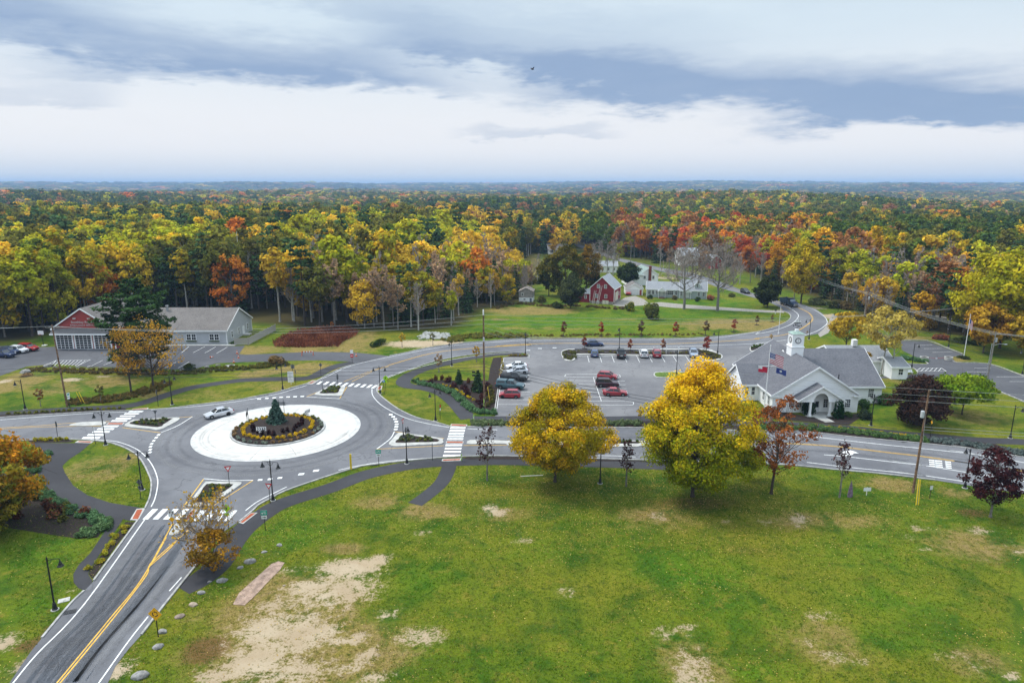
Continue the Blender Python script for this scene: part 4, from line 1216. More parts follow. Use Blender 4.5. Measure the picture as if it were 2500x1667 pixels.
def bare(seed, H, Wd, bark=None, n1=16, n2=7, n3=5, clear=0.25, leaves=0, leaf=0.25, up=0.75, forks=1, twig=0.014):
	"""leafless tree: trunk forking into limbs, branches and fine twigs, perhaps a few leaves left"""
	g = np.random.default_rng(seed)
	segs, tw, tips = [], [], []
	r0 = (0.014 if twig < .05 else .021) * H + 0.04
	for fk in range(forks):
		ang = g.uniform(0, 2 * PI)
		ln = np.array([math.cos(ang), math.sin(ang), 0]) * (0.16 * Wd if forks > 1 else 0.04 * Wd)
		k = 8
		pts = [ln * (i / k) ** 1.3 + np.array([*g.normal(0, 0.012 * H, 2) * (i / k), H * 0.93 * i / k]) for i in range(k + 1)]
		for i in range(k):
			segs.append((pts[i], pts[i + 1], r0 * (1 - 0.9 * i / k), r0 * (1 - 0.9 * (i + 1) / k)))
		for b in range(n1):
			f = (clear + (0.97 - clear) * ((b + g.uniform(0, 1)) / n1)) * k
			i = min(int(f), k - 1)
			s = pts[i] + (pts[i + 1] - pts[i]) * (f - i)
			a = g.uniform(0, 2 * PI)
			h = f / k
			L = Wd * 0.5 * (1.15 - 0.75 * h) * g.uniform(0.7, 1.15)
			d = unit(np.array([math.cos(a), math.sin(a), up * g.uniform(0.6, 1.5)]))
			e1 = s + d * L * 0.55
			d2 = unit(d + np.array([0, 0, 0.45]) + g.normal(0, 0.15, 3))
			e2 = e1 + d2 * L * 0.55
			rb = r0 * 0.36 * (1.05 - h)
			segs += [(s, e1, rb, rb * 0.6), (e1, e2, rb * 0.6, 0.015)]
			for q in range(n2):
				u_ = g.uniform(0.25, 1)
				p = s + (e1 - s) * u_ * 2 if u_ < .5 else e1 + (e2 - e1) * (u_ * 2 - 1)
				dd = unit(d2 * 0.7 + g.normal(0, 0.6, 3) + np.array([0, 0, 0.35]))
				l3 = L * g.uniform(0.2, 0.42)
				e3 = p + dd * l3
				tw.append((p, e3, max(rb * 0.25, twig * 1.4), twig * .7))
				for z_ in range(n3):
					v = g.uniform(0.2, 1)
					p4 = p + (e3 - p) * v
					e4 = p4 + unit(dd * 0.6 + g.normal(0, 0.55, 3) + np.array([0, 0, 0.2])) * l3 * g.uniform(0.3, 0.6)
					tw.append((p4, e4, twig, twig * .5))
					tips.append(e4)
	trunk = tubes_mesh('trunk', segs, bark or M_BARKG)
	crown = tubes_mesh('crown', tw, M_TWIG, 3)
	lm = None
	if leaves:
		T = np.array(tips)
		T = T[g.permutation(len(T))[:leaves]] + g.normal(0, 0.2, (min(leaves, len(T)), 3))
		lm = leaf_mesh('leaves', T, unit(g.normal(size=T.shape) + np.array([0, 0, .6])), leaf, g.uniform(0, 1, len(T)), M_LEAF, g)
	return trunk, crown, lm
def conifer(seed, H, Wd, kind='spruce', clear=0.1, tiers=16, leaf=0.3, dens=1.0, bark=None, per=9):
	"""spruce: tidy drooping whorls; pine: irregular flat plates of needles on a tall bare trunk"""
	g = np.random.default_rng(seed)
	segs, P, N, Cl = [], [], [], []
	r0 = 0.012 * H + 0.05
	k = 8
	for i in range(k):
		segs.append(((0, 0, H * 0.98 * i / k), (0, 0, H * 0.98 * (i + 1) / k), r0 * (1 - 0.92 * i / k), r0 * (1 - 0.92 * (i + 1) / k)))
	for t_ in range(tiers):
		h = clear + (0.985 - clear) * (t_ + g.uniform(-0.3, 0.3)) / tiers
		h = min(max(h, clear), 0.985)
		if kind == 'spruce':
			Rw = Wd / 2 * (1 - (h - clear) / (1 - clear)) ** 0.85 * g.uniform(0.85, 1.1) + 0.10
		else:
			x = (h - clear) / (1 - clear)
			Rw = Wd / 2 * (math.sin(PI * min(1, 0.22 + 0.80 * x)) ** 0.7) * g.uniform(0.6, 1.15) + 0.2
		nb = max(4, int(per * (1 if kind == 'spruce' else 0.55) * (0.55 + 0.45 * Rw / (Wd / 2))))
		a0 = g.uniform(0, 2 * PI)
		for b in range(nb):
			a = a0 + 2 * PI * b / nb + g.normal(0, 0.18)
			L = Rw * g.uniform(0.8, 1.1) if kind == 'spruce' else Rw * g.uniform(0.45, 1.1)
			droop = -0.22 if kind == 'spruce' else g.uniform(0.0, 0.28)
			d = np.array([math.cos(a), math.sin(a), droop])
			s = np.array([0, 0, H * h])
			e = s + d * L
			segs.append((s, e, r0 * 0.2 * (1 - h) + 0.015, 0.012))
			m = max(4, int(dens * (10 if kind == 'spruce' else 22) * (0.35 + L / (Wd / 2))))
			u_ = g.uniform(0.15, 1, m) ** (0.7 if kind == 'spruce' else 0.45)
			p = s + d * L * u_[:, None]
			wd = L * (0.22 if kind == 'spruce' else 0.30)
			side = np.array([-math.sin(a), math.cos(a), 0])
			p = p + side * (g.uniform(-1, 1, m) * wd * (1.15 - u_ * 0.7))[:, None] + np.array([0, 0, 1]) * (g.normal(0, 0.05 if kind == 'spruce' else 0.09, m) * L ** 0.5 - (0.10 * u_ ** 2 * L if kind == 'spruce' else 0))[:, None]
			P.append(p)
			nn = unit(np.array([0, 0, 1.0]) * 0.9 + d * 0.4 + g.normal(0, 0.4, (m, 3)))
			N.append(nn)
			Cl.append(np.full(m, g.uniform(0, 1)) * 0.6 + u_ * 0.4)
	P, N, Cl = np.concatenate(P), np.concatenate(N), np.concatenate(Cl)
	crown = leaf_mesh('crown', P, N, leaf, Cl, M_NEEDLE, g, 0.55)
	return tubes_mesh('trunk', segs, bark or M_BARK), crown
PAL = dict(
	green=((0.050, 0.085, 0.012), (0.095, 0.125, 0.018)), olive=((0.100, 0.105, 0.018), (0.16, 0.14, 0.022)),
	lime=((0.24, 0.26, 0.014), (0.40, 0.35, 0.020)), yellow=((0.42, 0.28, 0.022), (0.58, 0.38, 0.035)), gold=((0.44, 0.245, 0.016), (0.54, 0.33, 0.025)),
	orange=((0.40, 0.12, 0.016), (0.50, 0.20, 0.025)), red=((0.33, 0.055, 0.022), (0.44, 0.10, 0.03)), rust=((0.20, 0.085, 0.03), (0.29, 0.14, 0.05)),
	tan=((0.30, 0.20, 0.12), (0.40, 0.26, 0.14)), conifer=((0.020, 0.043, 0.017), (0.046, 0.082, 0.028)), pine=((0.033, 0.064, 0.022), (0.065, 0.115, 0.036)),
	maroon=((0.040, 0.014, 0.016), (0.075, 0.022, 0.022)), goldgreen=((0.22, 0.21, 0.014), (0.50, 0.33, 0.018)), blue=((0.040, 0.085, 0.065), (0.085, 0.15, 0.12)), brown=((0.16, 0.075, 0.025), (0.25, 0.11, 0.03)))
def set_tint(o, tint, k=1.0):
	a, b_ = PAL[tint] if isinstance(tint, str) else tint
	o['tint'] = [x * k for x in a]
	o['tint_two'] = [x * k for x in b_]
def plant_tree(name, meshes, loc, label, cat='tree', tint='green', rot=None, scale=1.0, group=None, k=1.0, leaf_tint=None):
	t_ = thing(name, label, cat, (loc[0], loc[1], loc[2] if len(loc) > 2 else 0.0), random.uniform(0, 2 * PI) if rot is None else rot, group)
	t_.scale = (scale, scale, scale) if not isinstance(scale, tuple) else scale
	link('trunk', meshes[0], t_)
	c = link('crown', meshes[1], t_)
	set_tint(c, tint, k)
	if len(meshes) > 2 and meshes[2] is not None:
		c2 = link('leaves', meshes[2], t_)
		set_tint(c2, leaf_tint or tint, k)
	return t_
# ---- single trees that stand out
def px_tree(base, top_row, width, k='P'):
	"""position, height and crown width of a tree from its surveyed foot, top row and width"""
	xy = at(k, *base)
	top = height_of(xy, row(k, top_row))
	dep = xy[1] * cp - (-CAM_H) * sp
	return xy, top, width / CR[k][2] * dep / FPX
p, h, wd = px_tree((1355, 1176), 926, 240)
plant_tree('maple_tree', broadleaf(1, h, wd, 0.13, 280, 200, 0.14, 0.42, 0.04, rclump=0.092, flat=0.75, twigs=80, rough=1.0), p, 'round golden yellow maple on the lawn edge, left of the two big yellow trees', tint=((0.30, 0.25, 0.010), (0.76, 0.47, 0.016)), rot=0.4)
p, h, wd = px_tree((1690, 1212), 878, 285)
plant_tree('maple_tree', broadleaf(2, h, wd, 0.08, 340, 210, 0.145, 0.26, 0.03, rclump=0.088, flat=0.75, grad=0.78, twigs=80, rough=1.1), p, 'largest maple on the lawn edge, yellow at the top turning green below', tint=((0.22, 0.27, 0.008), (0.82, 0.52, 0.016)), rot=2.0)
p, h, wd = px_tree((1883, 1205), 965, 190)
plant_tree('oak_tree', broadleaf(3, h, wd, 0.22, 90, 44, 0.17, 0.5, 0.25, rclump=0.085, twigs=70, lean=0.8), p, 'thin rust brown oak on the lawn right of the biggest yellow maple', tint=((0.20, 0.06, 0.018), (0.36, 0.12, 0.03)), rot=0.0)
p, h, wd = px_tree((1830, 1170), 1085, 70)
plant_tree('maple_sapling', broadleaf(31, h, wd, 0.3, 34, 40, 0.22, 0.5, rclump=0.16), p, 'small lime green maple between the biggest maple and the rust brown oak', tint='lime')
for i, (bx, by, tr, wd_, lb) in enumerate([(1189, 1173, 1046, 74, 'thin sapling with dark maroon leaves beside the spur path'), (1529, 1187, 1072, 36, 'thin dark sapling on the lawn between the two big yellow maples'), (2049, 1214, 1082, 66, 'thin sapling with dark maroon leaves beside the pointed stone')]):
	p, h, wd = px_tree((bx, by), tr, wd_)
	plant_tree('beech_sapling', bare(40 + i, h, wd * 1.25, M_BARKG, 14, 5, 4, 0.3, 330, 0.17, 1.2), p, lb, tint='maroon')
p, h, wd = px_tree((2418, 1262), 1092, 135)
plant_tree('beech_tree', broadleaf(5, h, wd, 0.20, 95, 60, 0.16, 0.35, 0.2, rclump=0.11, bark=M_BARKG, twigs=40), p, 'dark purple beech on the lawn at the right edge of the picture', tint='maroon')
p, h, wd = px_tree((2238, 1037), 918, 140)
plant_tree('beech_tree', broadleaf(6, h, wd, 0.08, 110, 100, 0.22, 0.3, rclump=0.13, twigs=40), p, 'wide dark purple beech on the grass right of the white hall', tint=((0.036, 0.024, 0.016), (0.075, 0.036, 0.026)))
p, h, wd = px_tree((2348, 1012), 908, 135)
plant_tree('maple_tree', broadleaf(7, h, wd, 0.3, 90, 90, 0.24, 0.55, rclump=0.13, flat=0.6), p, 'broad bright green tree behind the purple beech, by the right car park', tint=((0.13, 0.22, 0.012), (0.24, 0.32, 0.018)))
plant_tree('maple_tree', broadleaf(8, 12.0, 12.5, 0.12, 170, 85, 0.24, 0.42, 0.04, rclump=0.11, grad=0.5, twigs=80), at('P', -20, 1285), 'orange and green maple cut off by the left edge of the picture', tint=((0.24, 0.20, 0.018), (0.66, 0.27, 0.018)), rot=1.2)
plant_tree('maple_tree', broadleaf(81, 9.0, 8.5, 0.1, 110, 80, 0.22, 0.45, 0.05, rclump=0.12), at('P', -45, 1325), 'olive maple in the planting bed below the orange maple at the left edge', tint=((0.15, 0.15, 0.015), (0.36, 0.23, 0.02)), rot=0.2)
tr_ = bare(9, 7.4, 8.8, M_BARKG, 18, 6, 5, 0.16, 700, 0.15, 0.7, 2, twig=.022)
plant_tree('oak_tree', tr_, at('P', 500, 1368), 'half bare orange brown tree leaning over the road by the near crosswalk', tint='gold', rot=0.6)
plant_tree('oak_shrub', broadleaf(91, 5.0, 7.4, 0.06, 85, 46, 0.15, 0.4, 0.35, rclump=0.10, rough=1.6), at('P', 521, 1396), 'bushy orange brown oak growth at the foot of the half bare roadside tree', tint=((0.20, 0.12, 0.014), (0.44, 0.22, 0.02)), rot=0.6)
p, h, wd = px_tree((321, 962), 790, 120)
plant_tree('maple_tree', broadleaf(10, h, wd, 0.28, 120, 24, 0.18, 0.5, 0.45, rclump=0.09, twigs=90), p, 'left of the two thin orange trees before the red garage building', tint=((0.34, 0.20, 0.02), (0.54, 0.27, 0.03)))
p, h, wd = px_tree((375, 948), 770, 165)
plant_tree('maple_tree', broadleaf(11, h, wd * 1.1, 0.22, 160, 24, 0.18, 0.5, 0.45, rclump=0.085, twigs=110, rough=1.5), p, 'right of the two thin orange trees before the long grey wing', tint=((0.42, 0.24, 0.02), (0.62, 0.33, 0.03)))
p, h, wd = px_tree((342, 905), 668, 165)
plant_tree('pine_tree', conifer(12, h, wd * 1.1, 'pine', 0.14, 17, 0.40, 5.0, per=15), p, 'tall dark pine in front of the grey roof of the red garage building', tint=((0.020, 0.048, 0.014), (0.050, 0.095, 0.028)), rot=0.3)
p, h, wd = px_tree((2064, 858), 752, 90)
plant_tree('birch_tree', broadleaf(13, h, wd, 0.25, 60, 50, 0.30, 0.5, 0.1, rclump=0.14, twigs=50), p, 'slim yellow tree just behind the white hall beside the pale roof', tint='yellow')
p, h, wd = px_tree((2150, 915), 752, 130)
plant_tree('birch_tree', broadleaf(14, h, wd * 0.95, 0.42, 70, 48, 0.28, 0.55, 0.1, rclump=0.12, bark=M_BIRCH, twigs=60, lean=1.5), p, 'pale yellow tree with grey twin trunks right of the white hall', tint=((0.44, 0.33, 0.06), (0.56, 0.43, 0.09)))
plant_tree('birch_tree', bare(141, h * 0.92, 3.6, M_BIRCH, 12, 5, 4, 0.35), (p[0] + 1.9, p[1] - 0.6), 'bare pale trunk beside the pale yellow tree right of the hall', tint='tan')
plant_tree('dogwood', broadleaf(142, 4.2, 3.6, 0.1, 34, 40, 0.22, 0.5, 0.1, rclump=0.16), at('P', 2116, 905), 'small yellow brown tree in the gap between the hall and the white annex', tint=((0.30, 0.19, 0.02), (0.44, 0.27, 0.03)))
p, h, wd = px_tree((2440, 850), 598, 210)
plant_tree('maple_tree', broadleaf(15, h, wd, 0.14, 190, 80, 0.40, 0.45, rclump=0.115, twigs=70), p, 'huge yellow green maple over the right car park', tint=((0.30, 0.30, 0.012), (0.56, 0.46, 0.02)))
plant_tree('maple_tree', broadleaf(16, 12.5, 11, 0.18, 110, 64, 0.36, 0.5, 0.05, rclump=0.12), at('P', 2400, 862), 'orange yellow maple in front of the huge yellow green one', tint=((0.42, 0.22, 0.015), (0.54, 0.33, 0.03)))
plant_tree('maple_tree', broadleaf(17, 13, 11, 0.16, 110, 64, 0.36, 0.5, 0.05, rclump=0.12), at('P', 2510, 870), 'yellow maple cut by the right edge beside the car park', tint=((0.44, 0.28, 0.018), (0.56, 0.38, 0.03)))
plant_tree('maple_tree', broadleaf(171, 17, 11, 0.2, 100, 60, 0.38, 0.5, 0.05, rclump=0.12), at('P', 2330, 800), 'red and orange maple showing left of the huge yellow green one', tint=((0.34, 0.10, 0.02), (0.46, 0.20, 0.03)))
plant_tree('maple_tree', broadleaf(172, 22, 15, 0.2, 130, 70, 0.36, 0.55, 0.08, rclump=0.11, rough=1.4), at('P', 1955, 742), 'tall bright yellow tree on the outside of the bend beside the pale pole', tint=((0.36, 0.30, 0.012), (0.60, 0.42, 0.02)), rot=.3)
plant_tree('maple_tree', broadleaf(173, 20, 14, 0.2, 120, 66, 0.36, 0.55, 0.08, rclump=0.11, rough=1.4), at('P', 1915, 690), 'orange tree rising behind the tall yellow tree at the bend', tint=((0.46, 0.21, 0.012), (0.58, 0.31, 0.02)), rot=.9)
p, h, wd = px_tree((1874, 750), 672, 66)
plant_tree('cedar_tree', broadleaf(18, h, wd, 0.12, 90, 80, 0.32, 0.32, rclump=0.13), p, 'dark green cedar standing alone by the bend of the road', tint=((0.022, 0.034, 0.010), (0.048, 0.060, 0.016)))
for i, (bx, by, tr, wd_, lb) in enumerate([(1670, 755, 596, 130, 'big bare tree before the middle of the grey cottage'), (1752, 759, 590, 125, 'big bare tree on the lawn right of the grey cottage')]):
	p, h, wd = px_tree((bx, by), tr, wd_)
	plant_tree('bare_tree', bare(50 + i, h, wd * 1.1, M_BARKG, 36, 10, 7, 0.28, 0, up=0.5, twig=.05), p, lb, tint='tan')
for i, (bx, by, tr, wd_, lb, tint) in enumerate([(1380, 728, 586, 92, 'tall dark green tree with yellow top left of the red barn', ((0.050, 0.062, 0.010), (0.21, 0.15, 0.014))), (1340, 722, 622, 66, 'dark green tree with yellow tips between the old shed and the tall dark tree', ((0.042, 0.060, 0.010), (0.18, 0.15, 0.015))), (1432, 715, 600, 74, 'orange topped green tree directly behind the red barn', ((0.060, 0.062, 0.010), (0.28, 0.15, 0.015))),
												 (1393, 752, 668, 68, 'round grey green apple tree beside the red barn lean-to', ((0.050, 0.062, 0.022), (0.085, 0.095, 0.035))), (1532, 700, 642, 58, 'dark green tree between the red barn and the white house', ((0.030, 0.050, 0.014), (0.055, 0.080, 0.02))), (1455, 712, 665, 30, 'narrow dark spruce behind the red barn roof', ((0.018, 0.036, 0.012), (0.035, 0.06, 0.02)))]):
	p, h, wd = px_tree((bx, by), tr, wd_)
	plant_tree('maple_tree' if i < 3 else 'apple_tree', broadleaf(60 + i, h, wd, 0.12, 100, 60, 0.34, 0.45, rclump=0.13, grad=0.5 if i < 3 else 0), p, lb, tint=tint)
sap = broadleaf(70, 4.2, 2.0, 0.28, 26, 32, 0.15, 0.25, 0.0, rclump=0.17, twigs=24)
spots = [('E', 760, 240, 112, ((0.16, 0.06, 0.025), (0.24, 0.10, 0.04)), 'rust brown sapling on the verge, first from the left of the row'), ('E', 1068, 240, 120, 'red', 'pale red sapling on the verge, second from the left of the row'), ('E', 1397, 238, 105, ((0.12, 0.07, 0.025), (0.2, 0.1, 0.04)), 'dark brown sapling on the verge, third from the left of the row'), ('E', 1673, 238, 115, 'red', 'red sapling on the verge, fourth from the left of the row'), ('E', 1922, 232, 105, ((0.13, 0.08, 0.03), (0.2, 0.11, 0.04)), 'brown sapling on the verge, fifth from the left of the row'),
		 ('E', 2155, 205, 95, 'red', 'pale red sapling in the dry grass near the bend'), ('F', 305, 135, 62, ((0.13, 0.055, 0.02), (0.2, 0.08, 0.03)), 'dark red sapling in the grass inside the bend'), ('F', 425, 110, 55, 'rust', 'brown sapling on the kerb side of the bend'),
		 ('E', 932, 345, 240, ((0.20, 0.045, 0.03), (0.3, 0.08, 0.045)), 'dark red sapling at the left end of the car park island'), ('E', 1305, 362, 258, ((0.26, 0.065, 0.04), (0.36, 0.12, 0.06)), 'red sapling in the car park island by the black pickup'), ('E', 1572, 362, 258, ((0.23, 0.09, 0.05), (0.34, 0.14, 0.07)), 'brownish sapling in the car park island by the red car'), ('E', 1928, 378, 235, ((0.28, 0.05, 0.04), (0.4, 0.1, 0.06)), 'red sapling at the right end of the car park island')]
for k_, x, y, ty, tint, lb in spots:
	xy = at(k_, x, y)
	h = height_of(xy, row(k_, ty))
	plant_tree('maple_sapling', sap, xy, lb, 'sapling', tint, None, h / 4.3, 'red saplings by the road')
	mb = MB()
	mb.lathe([(0.75, 0.0), (0.6, 0.06), (0.02, 0.10)], 10)
	structure(mb.build('mulch_ring', M_MULCH, loc=(xy[0], xy[1], 0.2 if 'island' in lb else 0.01)))
sap2 = broadleaf(71, 4.0, 1.7, 0.35, 20, 20, 0.16, 0.5, 0.1, rclump=0.16, twigs=22, bark=M_BARKG)
for k_, x, y, ty, tint, lb in [('E', 1385, 945, 800, 'yellow', 'yellow sapling on the verge between the big maples'), ('D', 1893, 452, 305, 'gold', 'slim yellow sapling near the tall brown pole'), ('D', 1585, 535, 368, 'tan', 'nearly bare sapling on the grass inside the path'), ('D', 1283, 330, 198, 'yellow', 'yellow sapling on the gravel patch, left one'), ('D', 1535, 312, 200, 'olive', 'olive sapling on the gravel patch, right one'), ('F', 415, 262, 200, 'gold', 'orange sapling behind the roof of the white hall'), ('F', 690, 215, 175, 'tan', 'nearly bare sapling behind the clock tower'),
							   ('A', 335, 1150, 990, 'rust', 'small reddish tree on the tan grass by the left lamp post'), ('A', 830, 1120, 960, 'olive', 'small olive tree among the weeds by the path'), ('D', 712, 190, 108, 'orange', 'small orange tree before the dark wood behind the reeds')]:
	xy = at(k_, x, y)
	h = height_of(xy, row(k_, ty))
	plant_tree('birch_sapling', sap2, xy, lb, 'sapling', tint, None, h / 4.1)
# ---- the wood: individual trees for the nearest rows, the far forest as one mass
VAR = {}
VAR['maple'] = [broadleaf(200 + i, 17, 10 + (i % 2) * 1.5, (.34, .16, .26, .12)[i], 84, 34, 0.38, (.55, .4, .6, .45)[i], 0.12, rclump=0.12, twigs=44, rough=1.6, bark=M_BARKG if i % 2 else M_BARK) for i in range(4)]
VAR['slim'] = [broadleaf(210 + i, 16.5, 6.2, 0.42, 40, 34, 0.38, 0.5, 0.05, rclump=0.18, twigs=26, bark=M_BIRCH) for i in range(2)]
VAR['pine'] = [conifer(220 + i, 21, 8.5, 'pine', 0.36, 11, 0.55, 1.1, per=12) for i in range(2)]
VAR['spruce'] = [conifer(230 + i, 15, 6.0, 'spruce', 0.06, 15, 0.5, 0.8, per=9) for i in range(2)]
VAR['bare'] = [bare(240 + i, 15.5, 7.5, M_BIRCH if i else M_BARKG, 24, 8, 6, 0.30, up=1.0, twig=.045) for i in range(2)]
VAR['baretan'] = [bare(250, 14.5, 7.5, M_BARKG, 17, 7, 5, 0.32, 700, 0.30, 0.9, twig=.042)]
NAME = {'maple': 'maple_tree', 'slim': 'birch_tree', 'pine': 'pine_tree', 'spruce': 'spruce_tree', 'bare': 'bare_tree', 'baretan': 'bare_tree'}
ADJ = dict(green='green', olive='olive green', lime='yellow green', yellow='yellow', gold='golden', orange='orange', red='red', rust='rust brown', tan='pinkish tan', conifer='dark green', pine='dark green', goldgreen='gold and green')
KIND = {'maple': 'round tree', 'slim': 'slim tree', 'pine': 'pine', 'spruce': 'spruce', 'bare': 'leafless grey tree', 'baretan': 'half bare tree'}
def zone(x, y):
	if x < -112:
		return 'behind the cars at far left'
	if x < -76:
		return 'behind the red garage building'
	if x < -45:
		return 'behind the fence and reeds'
	if x < -8:
		return 'in the wood above the gravel patch'
	if x < 30:
		return 'behind the old shed' if y < 330 else 'beyond the meadow end'
	if x < 75:
		return 'behind barn and white houses' if y < 330 else 'on the hill above the far road'
	if x < 118:
		return 'beside the bend of the road' if y < 260 else 'behind the farther houses'
	return 'in the wood right of the bend' if y < 240 else 'high ground at far right'
class Grouped:
	def __init__(s, g, x, y):
		s.g = g
		s.v = float(np.clip((vnoise(np.array(x / 26.0), np.array(y / 40.0), 51) - .5) * 1.5 + .5 + g.normal(0, .13), 0, .999))
	def uniform(s, *a):
		return s.g.uniform(*a)
	def choice(s, items, p=None):
		p = np.ones(len(items)) / len(items) if p is None else np.array(p) / sum(p)
		return items[int(np.searchsorted(np.cumsum(p), s.v))]
def region_mix(x, y, g):
	return region_kind(x, y, Grouped(g, x, y))
def region_kind(x, y, g):
	"""which kind of tree and colour grows here"""
	a = math.degrees(math.atan2(x, y))
	r = math.hypot(x, y)
	n = float(vnoise(np.array(x / 45.0), np.array(y / 60.0), 21))
	u_ = g.uniform()
	if -48 < x < -14 and y < 236:                   # thin pale trunks over dark young spruce
		if u_ < .24:
			return 'spruce', 'conifer'
		if u_ < .74:
			return ('baretan' if g.uniform() < .6 else 'bare'), g.choice(['tan', 'rust', 'gold'], p=[.8, .08, .12])
		return ('slim' if g.uniform() < .7 else 'maple'), g.choice(['lime', 'yellow', 'goldgreen', 'gold'])
	if -30 < x < 16 and y < 330:                    # brushy edge of the meadow
		if u_ < .16:
			return 'spruce', 'conifer'
		if u_ < .66:
			return ('baretan' if g.uniform() < .5 else 'bare'), g.choice(['tan', 'rust', 'gold'], p=[.75, .1, .15])
		return 'maple', g.choice(['yellow', 'lime', 'olive', 'orange', 'goldgreen'], p=[.3, .3, .2, .04, .16])
	if a < -8:                                      # left: yellow green broadleaves with pines
		con = 0.17 + 0.36 * float(sstep(np.array(r), 330, 420)) * (1 - float(sstep(np.array(r), 520, 620))) * (n > .35)
		if a > -16 and r < 300:
			con += 0.12
		if u_ < con:
			return ('pine' if g.uniform() < .7 else 'spruce'), ('pine' if g.uniform() < .5 else 'conifer')
		if a > -21 and r < 260 and u_ < con + 0.42:
			return ('baretan' if g.uniform() < .45 else 'bare'), 'tan'
		return ('maple' if g.uniform() < .82 else 'slim'), g.choice(['olive', 'lime', 'yellow', 'orange', 'goldgreen', 'green', 'olive'], p=[.16, .27, .08, .02, .17, .15, .15])
	if a < 6:                                       # middle: yellow aspens, dark pines
		if u_ < 0.32:
			return ('pine' if g.uniform() < .6 else 'spruce'), 'conifer'
		if r < 300 and u_ < 0.62:
			return ('bare' if g.uniform() < .6 else 'baretan'), g.choice(['tan', 'rust'])
		if r > 420:
			return 'maple', g.choice(['olive', 'goldgreen', 'green', 'rust', 'yellow'], p=[.34, .2, .2, .16, .1])
		return ('slim' if g.uniform() < .6 else 'maple'), g.choice(['lime', 'yellow', 'goldgreen', 'gold', 'olive'], p=[.3, .3, .15, .03, .22])
	if a < 24:                                      # right of the middle: orange and red among bare trees
		if u_ < 0.15:
			return ('spruce' if g.uniform() < .5 else 'pine'), 'conifer'
		if r < 420 and u_ < 0.52:
			return ('bare' if g.uniform() < .6 else 'baretan'), g.choice(['tan', 'rust'])
		if r > 520:
			return 'maple', g.choice(['olive', 'green', 'rust', 'goldgreen', 'orange'], p=[.42, .32, .12, .10, .04])
		return 'maple', g.choice(['olive', 'gold', 'orange', 'red', 'rust', 'lime', 'green'], p=[.24, .13, .11, .08, .09, .16, .19])
	if r > 300:
		if u_ < 0.2:
			return 'pine', 'conifer'
		return 'maple', g.choice(['green', 'olive', 'goldgreen', 'rust', 'gold'], p=[.5, .28, .10, .06, .06])
	if u_ < 0.26:
		return ('spruce' if g.uniform() < .5 else 'pine'), 'conifer'
	if u_ < 0.74:
		return ('bare' if g.uniform() < .6 else 'baretan'), g.choice(['tan', 'rust'])
	return ('maple' if g.uniform() < .7 else 'slim'), g.choice(['yellow', 'gold', 'lime', 'olive', 'rust', 'orange'], p=[.25, .12, .28, .21, .08, .06])
gw = np.random.default_rng(77)
cand = []
yy_ = 150.0
pts_ = []
for yb in np.arange(120, 430, 5.0):
	for xb in np.arange(-yb * 0.82 - 10, yb * 0.82 + 10, 5.4):
		pts_.append((xb + gw.uniform(-2.2, 2.2), yb + gw.uniform(-2.0, 2.0)))
PT = np.array(pts_)
inw = ~pip(clearing, PT[:, 0], PT[:, 1]) & ((PT[:, 1] > 150) | (abs(PT[:, 0]) > 190)) & (abs(PT[:, 0]) < PT[:, 1] * 0.80 + 6)
for poly in (north_road, wood_drive, lot_right):
	inw &= ~pip(poly, PT[:, 0], PT[:, 1])
inw &= ~((PT[:, 0] > -126) & (PT[:, 0] < -70) & (PT[:, 1] < 216))
PT = PT[inw]
cl_ = np.array(smooth_line(clearing, 6, True))
dist = np.array([np.min(np.hypot(cl_[:, 0] - p[0], cl_[:, 1] - p[1])) for p in PT])
order = np.argsort(dist + 0.02 * PT[:, 1])
single, rest = [], []
for i in order:
	(single if len(single) < 262 and dist[i] < 40 and PT[i, 1] < 410 else rest).append(i)
for i in single:
	x, y = PT[i]
	kd, tint = region_mix(x, y, gw)
	if x < -112 and kd in ('bare', 'baretan'):
		kd, tint = 'maple', 'olive'
	edge = dist[i] < 6
	v = VAR[kd][gw.integers(len(VAR[kd]))]
	s = gw.uniform(0.85, 1.15) * (.86 if kd == 'pine' else 1) * (.74 if -24 < x < 16 and y < 330 else 1.06 if x > -48 and y < 240 and x < 6 else 1.1 if -30 < x < 6 else 1.30 if x < 6 else 1.0 if y > 330 or x > 118 else 0.72)
	size = 'tall ' if s > 1.34 or (x > 6 and s > 1.06) else 'shorter ' if s < 1.18 and x < 6 or s < .72 else ''
	lab = size + (f'{ADJ[tint]} {KIND[kd]} ' if kd != 'bare' else f'{KIND[kd]} ') + zone(x, y) + (', front row' if edge else ', set back')
	plant_tree(NAME[kd], v, (x, y, float(terrain(np.array(x), np.array(y)))), lab, 'tree', tint, gw.uniform(0, 6.28), (s * gw.uniform(.9, 1.15), s * gw.uniform(.9, 1.15), s), lab, gw.uniform(1.05, 1.4))
gh = np.random.default_rng(12)
